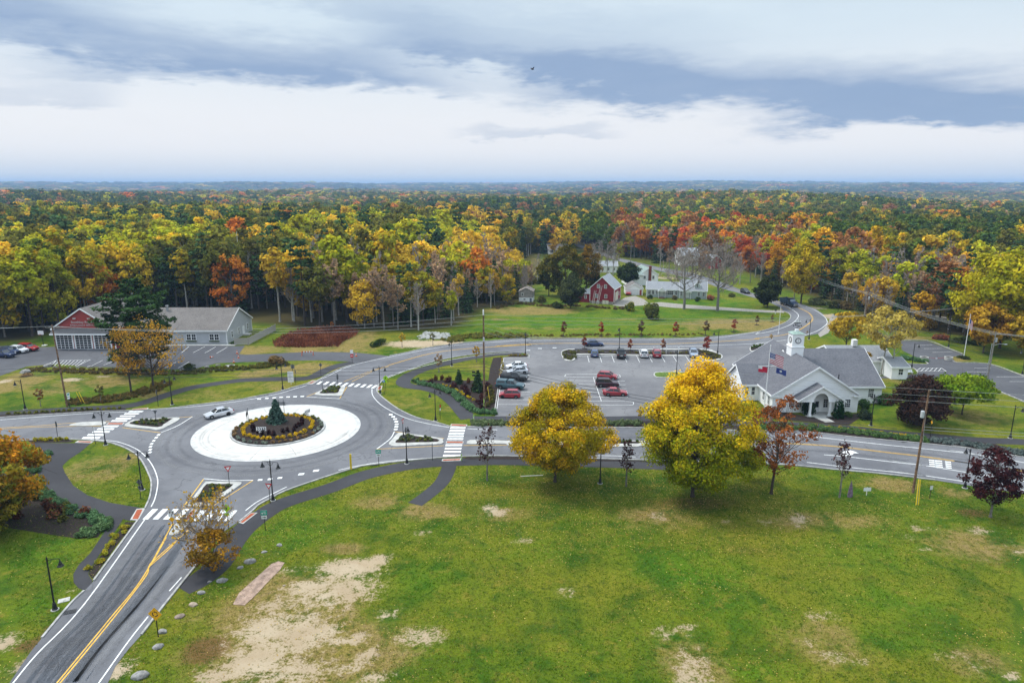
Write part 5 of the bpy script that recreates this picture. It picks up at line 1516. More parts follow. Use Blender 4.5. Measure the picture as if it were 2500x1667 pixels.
for i, (gx0, gy0, kd, tint, s) in enumerate([(1290, 322, 'bare', 'tan', .8), (1360, 345, 'baretan', 'tan', .75), (1420, 372, 'bare', 'tan', .85), (1500, 392, 'baretan', 'tan', .8), (1560, 400, 'bare', 'tan', .9), (1600, 420, 'baretan', 'rust', .7), (1640, 345, 'maple', 'tan', .62), (1790, 420, 'bare', 'tan', .85), (1850, 440, 'baretan', 'tan', .8), (1900, 455, 'bare', 'tan', .75), (1980, 440, 'baretan', 'rust', .8),
											 (1480, 290, 'maple', 'red', .95), (1540, 286, 'maple', 'red', .85), (1600, 296, 'maple', 'gold', .7), (1240, 250, 'maple', 'orange', .8), (1190, 225, 'maple', 'red', .8), (1260, 290, 'spruce', 'conifer', .85), (1310, 275, 'spruce', 'conifer', .7), (1110, 225, 'maple', 'orange', .75), (1020, 190, 'baretan', 'orange', .9),
											 (780, 372, 'bare', 'tan', .95), (830, 372, 'bare', 'tan', 1.0), (885, 376, 'bare', 'tan', .9), (930, 380, 'bare', 'tan', 1.05), (975, 352, 'baretan', 'lime', .95), (760, 330, 'bare', 'tan', .8), (70, 470, 'bare', 'tan', .85), (130, 400, 'baretan', 'tan', .9), (350, 440, 'bare', 'rust', .8), (470, 230, 'maple', 'gold', .6), (300, 215, 'maple', 'olive', .8), (390, 205, 'maple', 'gold', .8),
											 (1700, 375, 'bare', 'tan', .8), (1740, 300, 'maple', 'goldgreen', .9), (1830, 320, 'maple', 'lime', .8), (1900, 330, 'bare', 'tan', .95), (2020, 400, 'bare', 'tan', .9), (2150, 330, 'bare', 'tan', 1.0), (2230, 400, 'maple', 'gold', .7), (2290, 470, 'maple', 'orange', .62)]):
	xy = at('G', gx0, gy0)
	v = VAR[kd][gh.integers(len(VAR[kd]))]
	where = 'by the white long house' if 700 < gx0 < 1000 else 'left of the dark barn trees' if gx0 < 500 else 'behind the cottage' if gx0 < 1620 and gy0 > 310 else 'above the far road' if gx0 < 1620 else 'right of the cottage by the crossroads'
	lab = f'{ADJ[tint]} {KIND[kd]} {where}' if kd != 'bare' else f'{KIND[kd]} {where}'
	plant_tree(NAME[kd], v, (*xy, float(terrain(np.array(xy[0]), np.array(xy[1])))), lab, 'tree', tint, gh.uniform(0, 6), (s * 1.1, s * 1.1, s), lab)
# ---- far forest: instanced as one mass
FX, FY, FS, FW = [], [], [], []
for i in rest:
	FX.append(PT[i, 0]); FY.append(PT[i, 1]); FS.append(1.0); FW.append(1.0)
def scatter(r0, r1, step, s, wf):
	A = math.radians(41)
	n = int(A * (r1 * r1 - r0 * r0) / step ** 2)
	r = np.sqrt(gw.uniform(r0 * r0, r1 * r1, n))
	a = gw.uniform(-A, A, n)
	for x, y in zip(r * np.sin(a), r * np.cos(a)):
		FX.append(x); FY.append(y); FS.append(s); FW.append(wf)
scatter(430, 720, 5.8, 1.0, 1.0)
scatter(720, 1300, 8.0, 1.05, 1.2)
scatter(1300, 2600, 14.0, 1.1, 2.0)
scatter(2600, 5200, 26.0, 1.15, 3.6)
scatter(5200, 11500, 62.0, 1.2, 7.5)
FX, FY, FS, FW = map(np.array, (FX, FY, FS, FW))
keep = ~pip(north_road, FX, FY)
FX, FY, FS, FW = FX[keep], FY[keep], FS[keep], FW[keep]
FZ = terrain(FX, FY)
FI = np.zeros(len(FX), np.int32)
T1 = np.zeros((len(FX), 4), np.float32)
T2 = np.zeros((len(FX), 4), np.float32)
KEYS = ['maple', 'slim', 'pine', 'spruce', 'bare', 'baretan']
far_n = vnoise(FX / 170, FY / 420, 33)
far_n2 = vnoise(FX / 420, FY / 900, 35)
for i in range(len(FX)):
	r = math.hypot(FX[i], FY[i])
	kd, tint = region_mix(FX[i], FY[i], gw)
	if r > 700:
		pc = 0.12 + 0.5 * float(far_n[i] > 0.58) + 0.25 * float(far_n2[i] > 0.66)
		if gw.uniform() < pc:
			kd, tint = 'pine', 'conifer'
		else:
			kd = 'maple'
			tint = gw.choice(['olive', 'green', 'goldgreen', 'rust', 'lime', 'orange', 'tan'], p=[.38, .30, .09, .08, .06, .03, .06])
	FI[i] = KEYS.index(kd)
	k_ = gw.uniform(1.25, 1.75) * (1.0 if r < 450 else .9 if r < 750 else 1.15)
	T1[i, :3] = np.array(PAL[tint][0]) * k_
	T2[i, :3] = np.array(PAL[tint][1]) * k_
T1[:, 3] = T2[:, 3] = 1
LOD = {'maple': [broadleaf(300, 17, 11, 0.25, 56, 20, 0.52, 0.55, .1, rclump=0.135, twigs=5, rough=1.6), broadleaf(303, 16, 10, 0.28, 52, 20, 0.52, 0.5, .1, rclump=0.14, twigs=5, rough=1.6), broadleaf(307, 18, 9, 0.25, 52, 20, 0.52, 0.6, .15, rclump=0.13, twigs=5, rough=2.0)], 'slim': [broadleaf(301, 16.5, 6.2, 0.40, 28, 20, 0.52, 0.5, rclump=0.19, twigs=4, bark=M_BIRCH)],
	   'pine': [conifer(302, 21, 8.0, 'pine', 0.30, 9, 0.85, 0.7, per=10)], 'spruce': [conifer(304, 15, 6, 'spruce', 0.05, 12, 0.8, 0.5, per=8)], 'bare': [bare(305, 15.5, 7.5, M_BARKG, 15, 7, 3, 0.36, up=1.1, twig=.065)], 'baretan': [bare(306, 14.5, 7.5, M_BARKG, 14, 6, 3, 0.34, 330, 0.42, .9, twig=.065)]}
src = bpy.data.collections.new('forest_source')      # never linked to the scene: only the forest's own building blocks
srcmap = {}
n_ = 0
for kx in KEYS:
	srcmap[kx] = []
	for v in LOD[kx]:
		bmj = bmesh.new()
		offs = 0
		jm = bpy.data.meshes.new('forest_tree')
		mats_ = []
		for part in v:
			if part is None:
				continue
			f0 = len(bmj.faces)
			bmj.from_mesh(part)
			bmj.faces.ensure_lookup_table()
			if part.materials[0] not in mats_:
				mats_.append(part.materials[0])
			mi = mats_.index(part.materials[0])
			for f in bmj.faces[f0:]:
				f.material_index = mi
		bmj.to_mesh(jm)
		bmj.free()
		for m_ in mats_:
			jm.materials.append(m_)
		so = bpy.data.objects.new('%02d_forest_tree' % n_, jm)
		src.objects.link(so)
		srcmap[kx].append(n_)
		n_ += 1
IDX = np.array([srcmap[KEYS[f]][gw.integers(len(srcmap[KEYS[f]]))] for f in FI], np.int32)
fme = bpy.data.meshes.new('forest')
fme.vertices.add(len(FX))
fme.vertices.foreach_set('co', np.stack([FX, FY, FZ - 0.1], 1).astype(np.float32).ravel())
at_ = fme.attributes.new('pick', 'INT', 'POINT')
at_.data.foreach_set('value', IDX)
for nm, Ta in (('tint', T1), ('tint_two', T2)):
	a_ = fme.attributes.new(nm, 'FLOAT_COLOR', 'POINT')
	a_.data.foreach_set('color', Ta.ravel())
sv = fme.attributes.new('grow', 'FLOAT_VECTOR', 'POINT')
gz_ = FS * np.clip(gw.normal(1.0, .17, len(FS)), .6, 1.4) * np.where((FX < -30) & (np.hypot(FX, FY) < 700), 1.22, 1.05) * np.where((FI == 2) | (FI == 3), .84, 1.0)
sv.data.foreach_set('vector', np.stack([gz_ * FW, gz_ * FW, gz_ * (1 + 0.06 * (FW - 1))], 1).astype(np.float32).ravel())
ra = fme.attributes.new('turn', 'FLOAT_VECTOR', 'POINT')
ra.data.foreach_set('vector', np.stack([np.zeros(len(FX)), np.zeros(len(FX)), gw.uniform(0, 6.28, len(FX))], 1).astype(np.float32).ravel())
def instance_tree(name, coll):
	ng = bpy.data.node_groups.new(name, 'GeometryNodeTree')
	ng.interface.new_socket('Geometry', in_out='INPUT', socket_type='NodeSocketGeometry')
	ng.interface.new_socket('Geometry', in_out='OUTPUT', socket_type='NodeSocketGeometry')
	N = ng.nodes
	gi, go = N.new('NodeGroupInput'), N.new('NodeGroupOutput')
	iop = N.new('GeometryNodeInstanceOnPoints')
	ci = N.new('GeometryNodeCollectionInfo')
	ci.inputs['Collection'].default_value = coll
	ci.inputs['Separate Children'].default_value = True
	ci.inputs['Reset Children'].default_value = True
	iop.inputs['Pick Instance'].default_value = True
	def named(n, typ):
		x = N.new('GeometryNodeInputNamedAttribute')
		x.data_type = typ
		x.inputs['Name'].default_value = n
		return x.outputs['Attribute']
	L = ng.links
	L.new(gi.outputs[0], iop.inputs['Points'])
	L.new(ci.outputs[0], iop.inputs['Instance'])
	L.new(named('pick', 'INT'), iop.inputs['Instance Index'])
	e2r = N.new('FunctionNodeEulerToRotation')
	L.new(named('turn', 'FLOAT_VECTOR'), e2r.inputs[0])
	L.new(e2r.outputs[0], iop.inputs['Rotation'])
	L.new(named('grow', 'FLOAT_VECTOR'), iop.inputs['Scale'])
	L.new(iop.outputs[0], go.inputs[0])
	return ng
fo = stuff(link('forest', fme))
fo.modifiers.new('trees', 'NODES').node_group = instance_tree('forest_trees', src)
print('forest instances', len(FX), 'single', len(single))
# ------------------------------------------------------------------ buildings
R_GREY = roofmat('roof_grey', (0.085, 0.086, 0.098), (0.160, 0.161, 0.176))
R_BROWN = roofmat('roof_brown', (0.105, 0.094, 0.087), (0.215, 0.193, 0.178))
R_LIGHT = roofmat('roof_light', (0.20, 0.21, 0.225), (0.31, 0.32, 0.335))
R_GREEN = roofmat('roof_green', (0.19, 0.25, 0.22), (0.27, 0.33, 0.30))
R_METAL = mat('roof_metal', (0.34, 0.355, 0.375), 0.4, 0.08, 0.8, 0.3)
R_TIN = mat('roof_tin', (0.42, 0.40, 0.37), 0.5, 0.2, 1.2, 0.2, color2=(0.26, 0.17, 0.12))
R_COPPER = mat('copper_green', (0.28, 0.38, 0.33), 0.6, 0.15, 2)
S_WHITE = sidingmat('siding_white', (0.90, 0.90, 0.90), 0.015)
S_GREY = sidingmat('siding_grey', (0.44, 0.455, 0.48), 0.04)
S_RED = sidingmat('siding_red', (0.36, 0.045, 0.040), 0.06, 0.16)
S_BARN = sidingmat('barn_red', (0.27, 0.014, 0.024), 0.12, 0.25, 0.75)
S_BLUE = sidingmat('siding_blue', (0.22, 0.28, 0.34), 0.06)
S_PALE = sidingmat('siding_pale', (0.38, 0.43, 0.43), 0.05)
S_WEATHER = sidingmat('siding_weathered', (0.34, 0.31, 0.28), 0.16, 0.14, 0.9)
M_STONE = mat('field_stone', (0.30, 0.27, 0.24), 0.9, 0.25, 2.2, bump=0.6, bscale=3)
M_BRICK = mat('chimney_brick', (0.22, 0.06, 0.04), 0.9, 0.25, 6, bump=0.3, bscale=10)
M_DOOR = mat('white_door', (0.74, 0.75, 0.76), 0.45, 0.04, 2)
M_CREAM = mat('cream_paint', (0.70, 0.66, 0.52), 0.6, 0.08, 1.5)
M_SHADEGLASS = M_GLASS
def gable_house(root, x0, x1, y0, y1, ze, zr, axis='x', wall=None, roof=None, over=0.35, trim=M_TRIM, z0=0.0, names=('wall', 'roof', 'roof_trim'), ends=(True, True), thick=0.16, side_over=None):
	"""walls and a gabled roof; the ridge runs along 'x' or 'y'. Returns (wall, roof)"""
	so = over if side_over is None else side_over
	mb = MB()
	def P(a, b, z):                                  # a along ridge, b across
		return (a, b, z) if axis == 'x' else (b, a, z)
	a0, a1, b0, b1 = (x0, x1, y0, y1) if axis == 'x' else (y0, y1, x0, x1)
	bm_ = (b0 + b1) / 2
	flip = axis == 'y'
	def face(pts, m=0):
		mb.add(pts if not flip else pts[::-1], [tuple(range(len(pts)))], m)
	face([P(a0, b0, z0), P(a1, b0, z0), P(a1, b0, ze), P(a0, b0, ze)])
	face([P(a1, b1, z0), P(a0, b1, z0), P(a0, b1, ze), P(a1, b1, ze)])
	face([P(a0, b1, z0), P(a0, b0, z0), P(a0, b0, ze), P(a0, bm_, zr), P(a0, b1, ze)])
	face([P(a1, b0, z0), P(a1, b1, z0), P(a1, b1, ze), P(a1, bm_, zr), P(a1, b0, ze)])
	w_ = mb.build(names[0], wall, root)
	mb = MB()
	sl = (zr - ze) / (bm_ - b0)
	lift = 0.02
	ra0, ra1 = a0 - (over if ends[0] else 0.0), a1 + (over if ends[1] else 0.0)
	for s_ in (0, 1):
		bo = b0 - so if s_ == 0 else b1 + so
		zo = ze - sl * so
		q_ = [P(ra0, bo, zo + lift + thick), P(ra1, bo, zo + lift + thick), P(ra1, bm_, zr + lift + thick), P(ra0, bm_, zr + lift + thick)]
		if (s_ == 1) != flip:
			q_ = q_[::-1]
		mb.slab(*q_, thick, 0)
	r_ = mb.build(names[1], roof, root)
	mb = MB()
	tw = 0.24
	for s_ in (0, 1):
		bo = b0 - so if s_ == 0 else b1 + so
		zo = ze - sl * so
		lo, hi = (bo - 0.03, bo + 0.03) if s_ == 0 else (bo - 0.03, bo + 0.03)
		p0, p1 = P(ra0 - 0.02, lo, zo - 0.12), P(ra1 + 0.02, hi, zo + thick + 0.05)
		mb.box(min(p0[0], p1[0]), max(p0[0], p1[0]), min(p0[1], p1[1]), max(p0[1], p1[1]), p0[2], p1[2])
		for e_, on in ((ra0, ends[0]), (ra1, ends[1])):
			if not on:
				continue
			t_ = 0.03
			n0 = e_ - t_
			n1 = e_ + t_
			vs = []
			for aa in (n0, n1):
				vs += [P(aa, bo, zo - 0.14), P(aa, bm_, zr - 0.14), P(aa, bm_, zr + thick + 0.05), P(aa, bo, zo + thick + 0.05)]
			mb.add(vs, [(0, 1, 2, 3), (7, 6, 5, 4), (0, 4, 5, 1), (3, 2, 6, 7), (1, 5, 6, 2), (0, 3, 7, 4)])
	for aa in (a0, a1):
		for bb in (b0, b1):
			p = P(aa, bb, 0)
			mb.box(p[0] - 0.09, p[0] + 0.09, p[1] - 0.09, p[1] + 0.09, z0, ze + 0.05)
	mb.build(names[2], trim, root)
	return w_, r_
_WIN = {}
def window(root, pos, w_, h_, face='S', cols=2, rows=2, frame=M_TRIM, name='window', sill=True, sash=True):
	"""framed window standing proud of the wall, with glazing bars; pane is a sub-part. face: wall's outward direction"""
	key = (round(w_, 2), round(h_, 2), cols, rows, frame.name, sill)
	if key not in _WIN:
		mb = MB()
		f = 0.10
		d = 0.07
		mb.box(-w_ / 2 - f, w_ / 2 + f, -d, 0.02, h_ / 2, h_ / 2 + f)
		mb.box(-w_ / 2 - f, w_ / 2 + f, -d - (0.04 if sill else 0), 0.02, -h_ / 2 - f, -h_ / 2)
		mb.box(-w_ / 2 - f, -w_ / 2, -d, 0.02, -h_ / 2, h_ / 2)
		mb.box(w_ / 2, w_ / 2 + f, -d, 0.02, -h_ / 2, h_ / 2)
		for i in range(1, cols):
			x = -w_ / 2 + w_ * i / cols
			mb.box(x - 0.018, x + 0.018, -0.045, 0.0, -h_ / 2, h_ / 2)
		for j in range(1, rows):
			z = -h_ / 2 + h_ * j / rows
			t_ = 0.035 if (sash and j * 2 == rows) else 0.018
			mb.box(-w_ / 2, w_ / 2, -0.05, 0.0, z - t_, z + t_)
		pb = MB()
		pb.box(-w_ / 2, w_ / 2, -0.025, 0.015, -h_ / 2, h_ / 2)
		_WIN[key] = (mb.mesh('window', frame), pb.mesh('pane', M_GLASS))
	rot = {'S': 0, 'N': PI, 'E': PI / 2, 'W': -PI / 2}[face]
	o = link(name, _WIN[key][0], root, pos, rot)
	link('pane', _WIN[key][1], o)
	return o
def door(root, pos, w_, h_, face='S', m=M_DOOR, glass=False):
	mb = MB()
	mb.box(-w_ / 2, w_ / 2, -0.06, 0.02, 0, h_)
	o = mb.build('door', m, root, pos, {'S': 0, 'N': PI, 'E': PI / 2, 'W': -PI / 2}[face])
	hb_ = MB()
	hb_.box(w_ / 2 - 0.16, w_ / 2 - 0.08, -0.12, -0.06, h_ * 0.46, h_ * 0.5)
	hb_.build('handle', M_STEEL, o)
	fb = MB()
	fb.box(-w_ / 2 - 0.11, -w_ / 2, -0.08, 0.03, 0, h_ + 0.11)
	fb.box(w_ / 2, w_ / 2 + 0.11, -0.08, 0.03, 0, h_ + 0.11)
	fb.box(-w_ / 2, w_ / 2, -0.08, 0.03, h_, h_ + 0.11)
	fb.build('door_frame', M_TRIM, o)
	if glass:
		gb = MB()
		gb.box(-w_ * 0.33, w_ * 0.33, -0.075, -0.05, h_ * 0.4, h_ * 0.92)
		gb.build('pane', M_GLASS, o)
	return o
# ---- the white hall with the clock tower (front towards the camera, ridge running away)
HX, HY = 54.55, 117.4
hall = thing('town_hall', 'white clapboard hall with grey roof, arched entrance porch and square clock tower', 'building', (HX, HY, 0))
gable_house(hall, -7.6, 7.6, 0, 21.3, 3.45, 8.45, 'y', S_WHITE, R_GREY, 0.5, ends=(True, True))
gable_house(hall, -1.0, 14.6, 5.2, 22.2, 3.45, 8.44, 'x', S_WHITE, R_GREY, 0.45, names=('wing_wall', 'wing_roof', 'wing_trim'), ends=(False, True))
gable_house(hall, -10.6, -2.5, 7.1, 15.1, 3.3, 5.95, 'x', S_WHITE, R_GREY, 0.45, names=('wing_wall', 'wing_roof', 'wing_trim'), ends=(True, False))
mb = MB()
for s_ in (-1, 1):
	mb.box(*(sorted((s_ * 8.15, s_ * 6.7))), -0.52, 0.02, 3.0, 3.28)
mb.box(-7.7, 7.7, -0.05, -0.005, 2.85, 3.0)
mb.build('cornice', M_TRIM, hall)
mb = MB()
pw, pd, pze, pzr = 3.9, 2.4, 3.15, 5.55
yf = -pd
arc = [(1.28 * math.cos(t_), 2.95 + 1.35 * math.sin(t_)) for t_ in np.linspace(PI, 0, 13)]
outer = [(-pw, 2.95), (-pw, pze), (0, pzr), (pw, pze), (pw, 2.95)]
front = outer + [(x, z) for x, z in arc[::-1]]
for (yy, flip) in ((yf, False), (yf + 0.22, True)):
	xs = sorted(set([-pw, pw] + [a_[0] for a_ in arc] + [-3.2, -2.4, -1.6, 1.6, 2.4, 3.2, 0]))
	for xa, xb in zip(xs, xs[1:]):
		def lo(x):
			return 2.95 if abs(x) >= 1.28 else 2.95 + 1.35 * math.sqrt(max(0, 1 - (x / 1.28) ** 2))
		def hi(x):
			return pze + (pzr - pze) * (1 - abs(x) / pw)
		q_ = [(xa, yy, lo(xa)), (xb, yy, lo(xb)), (xb, yy, hi(xb)), (xa, yy, hi(xa))]
		mb.add(q_ if not flip else q_[::-1], [(0, 1, 2, 3)])
for a_, b_ in zip(arc, arc[1:]):
	mb.quad((a_[0], yf, a_[1]), (a_[0], yf + 0.22, a_[1]), (b_[0], yf + 0.22, b_[1]), (b_[0], yf, b_[1]))
mb.build('porch_pediment', M_TRIM, hall)
mb = MB()
for s_ in (-1, 1):
	q_ = [(s_ * (pw + .35), yf - .35, pze - .16), (s_ * (pw + .35), 0, pze - .16), (0, 0, pzr + .12), (0, yf - .35, pzr + .12)]
	mb.slab(*(q_ if s_ > 0 else q_[::-1]), 0.14)
mb.build('porch_roof', R_GREY, hall)
mb = MB()
for s_ in (-1, 1):
	vs = []
	for aa in (yf - .40, yf - .34):
		vs += [(s_ * (pw + .37), aa, pze - .42), (0, aa, pzr - .14), (0, aa, pzr + .16), (s_ * (pw + .37), aa, pze - .13)]
	f_ = [(0, 1, 2, 3), (7, 6, 5, 4), (0, 4, 5, 1), (3, 2, 6, 7), (0, 3, 7, 4)]
	mb.add(vs, f_ if s_ > 0 else [f[::-1] for f in f_])
	mb.box(*sorted((s_ * (pw + .36), s_ * (pw + .30))), yf - .34, 0, pze - .42, pze - .13)
	mb.box(*sorted((s_ * pw, s_ * 1.28)), yf - 0.06, yf - 0.005, 2.72, 2.95)
	mb.box(*sorted((s_ * pw, s_ * (pw - .25))), yf + .25, 0, 2.72, 2.95)
mb.build('porch_trim', M_TRIM, hall)
for s_ in (-1, 1):
	mb = MB()
	x = s_ * 1.75
	mb.box(x - .24, x + .24, yf + .02, yf + .5, 0.12, 0.42)
	mb.box(x - .18, x + .18, yf + .08, yf + .44, 0.42, 2.62)
	mb.box(x - .23, x + .23, yf + .03, yf + .49, 2.62, 2.72)
	mb.build('porch_column', M_TRIM, hall)
mb = MB()
mb.box(-2.3, 2.3, -2.6, -0.02, 0.0, 0.12)
mb.prism([(-1.2, -2.61), (0.9, -2.61), (1.3, -5.4), (-0.4, -5.4)], 0.0, 0.08)
mb.build('entrance_slab', M_CONC, hall)
door(hall, (-0.75, -0.02, 0.14), 1.0, 2.15, 'S', M_BLACK, True)
door(hall, (0.35, -0.02, 0.14), 0.95, 2.15, 'S', M_DOOR, True)
window(hall, (1.9, -0.02, 1.75), 0.75, 1.5, 'S', 2, 4)
for x in (5.85, -5.6, -4.2, -2.9):
	window(hall, (x, -0.02, 1.75), 0.95 if x > 0 else .85, 1.45, 'S', 3, 4)
window(hall, (12.7, 5.18, 2.05), 0.95, 1.5, 'S', 3, 4)
window(hall, (14.62, 12, 2.0), 0.95, 1.5, 'E', 3, 4)
for y in (1.8, 4.4):
	window(hall, (-7.62, y, 1.75), 0.9, 1.45, 'W', 2, 4)
for x in (-9.9, -8.7):
	window(hall, (x, 7.08, 1.9), 0.6, 1.5, 'S', 1, 2)
mb = MB()
mb.box(14.7, 15.9, 9.0, 11.2, 2.2, 2.32)
mb.box(14.7, 15.8, 9.1, 9.2, 0, 2.2)
mb.build('side_porch', M_TRIM, hall)
mb = MB()
mb.tube((7.0, 6.5, 4.4), (7.0, 6.5, 5.3), .09, .09, 8)
mb.build('vent_pipe', M_BLACK, hall)
TC = (0.2, 11.0)
mb = MB()
for h_, z0_, z1_ in ((1.17, 6.2, 9.75), (1.03, 9.75, 12.2)):
	mb.box(TC[0] - h_, TC[0] + h_, TC[1] - h_, TC[1] + h_, z0_, z1_)
mb.build('clock_tower', S_WHITE, hall)
mb = MB()
for h_, z0_, z1_ in ((1.28, 9.66, 9.82), (1.14, 12.12, 12.28)):
	mb.box(TC[0] - h_, TC[0] + h_, TC[1] - h_, TC[1] + h_, z0_, z1_)
for sx in (-1.03, 1.03):
	for sy in (-1.03, 1.03):
		mb.box(TC[0] + sx - .08, TC[0] + sx + .08, TC[1] + sy - .08, TC[1] + sy + .08, 9.82, 12.12)
mb.box(TC[0] - .3, TC[0] + .3, TC[1] - .3, TC[1] + .3, 12.62, 13.02)
mb.build('tower_trim', M_TRIM, hall)
mb = MB()
vs = []
for h_, z_ in ((1.26, 12.28), (.32, 12.70)):
	vs += [(TC[0] + sx * h_, TC[1] + sy * h_, z_) for sx, sy in ((-1, -1), (1, -1), (1, 1), (-1, 1))]
mb.add(vs, [(0, 1, 5, 4), (1, 2, 6, 5), (2, 3, 7, 6), (3, 0, 4, 7), (4, 5, 6, 7), (3, 2, 1, 0)])
mb.build('tower_roof', R_COPPER, hall)
def clock(pos, rot):
	mb = MB()
	mb.lathe([(0.66, 0), (0.66, 0.05)], 28)
	o = mb.build('clock_face', M_TRIM, hall)
	o.location = pos
	o.rotation_euler = rot
	o.scale = (.8, .8, 1)
	mb = MB()
	for i in range(28):
		a, b_ = 2 * PI * i / 28, 2 * PI * (i + 1) / 28
		mb.add([(math.cos(a) * .57, math.sin(a) * .57, .09), (math.cos(a) * .70, math.sin(a) * .70, .09), (math.cos(b_) * .70, math.sin(b_) * .70, .09), (math.cos(b_) * .57, math.sin(b_) * .57, .09),
				(math.cos(a) * .70, math.sin(a) * .70, -.0), (math.cos(b_) * .70, math.sin(b_) * .70, .0)], [(0, 1, 2, 3), (1, 4, 5, 2)])
	mb.build('clock_rim', M_BLACK, o)
	mb = MB()
	for i in range(12):
		a = 2 * PI * i / 12
		c_, s_ = math.cos(a), math.sin(a)
		l_, w__ = (.40, .03)
		mb.add([(c_ * l_ - s_ * w__, s_ * l_ + c_ * w__, .06), (c_ * .53 - s_ * w__, s_ * .53 + c_ * w__, .06), (c_ * .53 + s_ * w__, s_ * .53 - c_ * w__, .06), (c_ * l_ + s_ * w__, s_ * l_ - c_ * w__, .06)], [(3, 2, 1, 0)])
	mb.build('hour_mark', M_BLACK, o)
	for ang, L_, w__ in ((R(80), .46, .03), (R(262), .32, .04)):
		hb_ = MB()
		c_, s_ = math.cos(ang), math.sin(ang)
		hb_.add([(-s_ * w__ - c_ * .08, c_ * w__ - s_ * .08, .075), (s_ * w__ - c_ * .08, -c_ * w__ - s_ * .08, .075), (c_ * L_ + s_ * w__ * .4, s_ * L_ - c_ * w__ * .4, .075), (c_ * L_ - s_ * w__ * .4, s_ * L_ + c_ * w__ * .4, .075)], [(0, 1, 2, 3)])
		hb_.build('clock_hand', M_BLACK, o)
clock((TC[0], TC[1] - 1.035, 11.0), (PI / 2, 0, 0))
clock((TC[0] - 1.035, TC[1], 11.0), (PI / 2, 0, -PI / 2))
vane = thing('weather_vane', 'black weather vane with a sailing ship on top of the clock tower', 'weather vane', (HX + .2, HY + 11, 13.0))
mb = MB()
mb.tube((0, 0, 0), (0, 0, 1.6), .035, .02, 6)
mb.tube((-.75, 0, .75), (.75, 0, .75), .03, .03, 6)
mb.tube((0, -.75, .75), (0, .75, .75), .03, .03, 6)
mb.lathe([(.0, .3), (.1, .38), (.0, .46)], 8)
for p_ in ((-.75, 0), (.75, 0), (0, -.75), (0, .75)):
	mb.cbox((p_[0], p_[1], .75), (.16, .16, .2))
mb.build('staff', M_BLACK, vane)
mb = MB()
mb.prism([(-.7, -.03), (.7, -.03), (.7, .03), (-.7, .03)], 1.22, 1.30)
mb.add([(-.7, 0, 1.3), (.75, 0, 1.35), (.5, 0, 1.12), (-.5, 0, 1.12)], [(0, 1, 2, 3)])
mb.build('hull', M_BLACK, vane)
mb = MB()
for x0_, h_, l_ in ((-.35, .55, .38), (.1, .75, .45), (.55, .5, .3)):
	mb.wallpoly([(x0_ - l_ / 2, -.01, 1.32), (x0_ + l_ / 2, -.01, 1.32), (x0_ + .02, -.01, 1.32 + h_)], .02)
mb.build('sail', M_WHITE, vane)
# ---- red-fronted garage building with the long grey wing
amb = thing('garage_building', 'red gabled garage building with three glazed doors and a long grey clapboard wing', 'building', (-106.9, 166.5, 0))
gable_house(amb, -7.3, 7.6, 0, 23, 5.35, 10.2, 'y', S_RED, R_BROWN, 0.5)
gable_house(amb, 4.5, 33.4, 5.2, 22.4, 3.62, 7.9, 'x', S_GREY, R_BROWN, 0.4, names=('wing_wall', 'wing_roof', 'wing_trim'), ends=(False, True))
mb = MB()                                            # pent roof above the doors
mb.slab((-7.7, -1.15, 4.05), (8.0, -1.15, 4.05), (8.0, -0.02, 5.3), (-7.7, -0.02, 5.3), 0.12)
mb.build('pent_roof', roofmat('roof_dark', (0.12, 0.115, 0.115), (0.19, 0.18, 0.178)), amb)
mb = MB()
mb.box(-7.8, 8.1, -1.22, -1.14, 3.74, 4.08)
mb.box(-7.8, 8.1, -1.14, -0.02, 3.74, 3.82)
for s_, x in ((-1, -7.8), (1, 8.1)):
	mb.box(min(x, x - s_ * .9), max(x, x - s_ * .9), -.6, -.02, 4.9, 5.25)
mb.build('pent_trim', M_TRIM, amb)
mb = MB()
for x in (-5.02, -0.28, 4.5):
	for s_ in (-1, 1):
		xx = x + s_ * 2.12
		mb.box(xx - .14, xx + .14, -.09, -.005, 0, 3.74)
mb.box(-7.36, -7.2, -.09, -.005, 0, 3.74)
mb.build('door_trim', M_TRIM, amb)
_gd = None
for x in (-5.02, -0.28, 4.5):
	mb = MB()
	W_, H_ = 3.9, 3.5
	for i in range(5):
		xx = -W_ / 2 + W_ * i / 4
		mb.box(xx - .05, xx + .05, -.07, -.01, 0.05, H_)
	for j in range(7):
		z = 0.05 + (H_ - .05) * j / 6
		mb.box(-W_ / 2, W_ / 2, -.065, -.012, z - .045, z + .045)
	if _gd is None:
		_gd = mb.mesh('garage_door', M_GALV if False else M_TRIM)
		pb = MB()
		pb.box(-W_ / 8 + .05, W_ / 8 - .05, -.04, -.008, .045, (H_ - .05) / 6 - .045)
		_gp = pb.mesh('pane', M_GLASS)
	gd = link('garage_door', _gd, amb, (x, 0, 0.0))
	for i in range(4):
		for j in range(6):
			link('pane', _gp, gd, (-W_ / 2 + W_ * (i + .5) / 4, 0, .05 + (H_ - .05) * j / 6))
def lettering(root, text, size, pos, rot, m, name='lettering', spacing=1.0):
	cu = bpy.data.curves.new('text', 'FONT')
	cu.body = text
	cu.size = size
	cu.align_x = 'CENTER'
	cu.space_character = spacing
	cu.extrude = 0.02
	tmp = bpy.data.objects.new('text', cu)
	COL.objects.link(tmp)
	bpy.context.view_layer.update()
	me = bpy.data.meshes.new_from_object(tmp.evaluated_get(bpy.context.evaluated_depsgraph_get()))
	bpy.data.objects.remove(tmp)
	me.name = name
	me.materials.clear()
	me.materials.append(m)
	o = link(name, me, root, pos)
	o.rotation_euler = rot
	return o
M_LETTER = mat('sign_letter_grey', (0.55, 0.54, 0.53), 0.5, 0.06, 3)
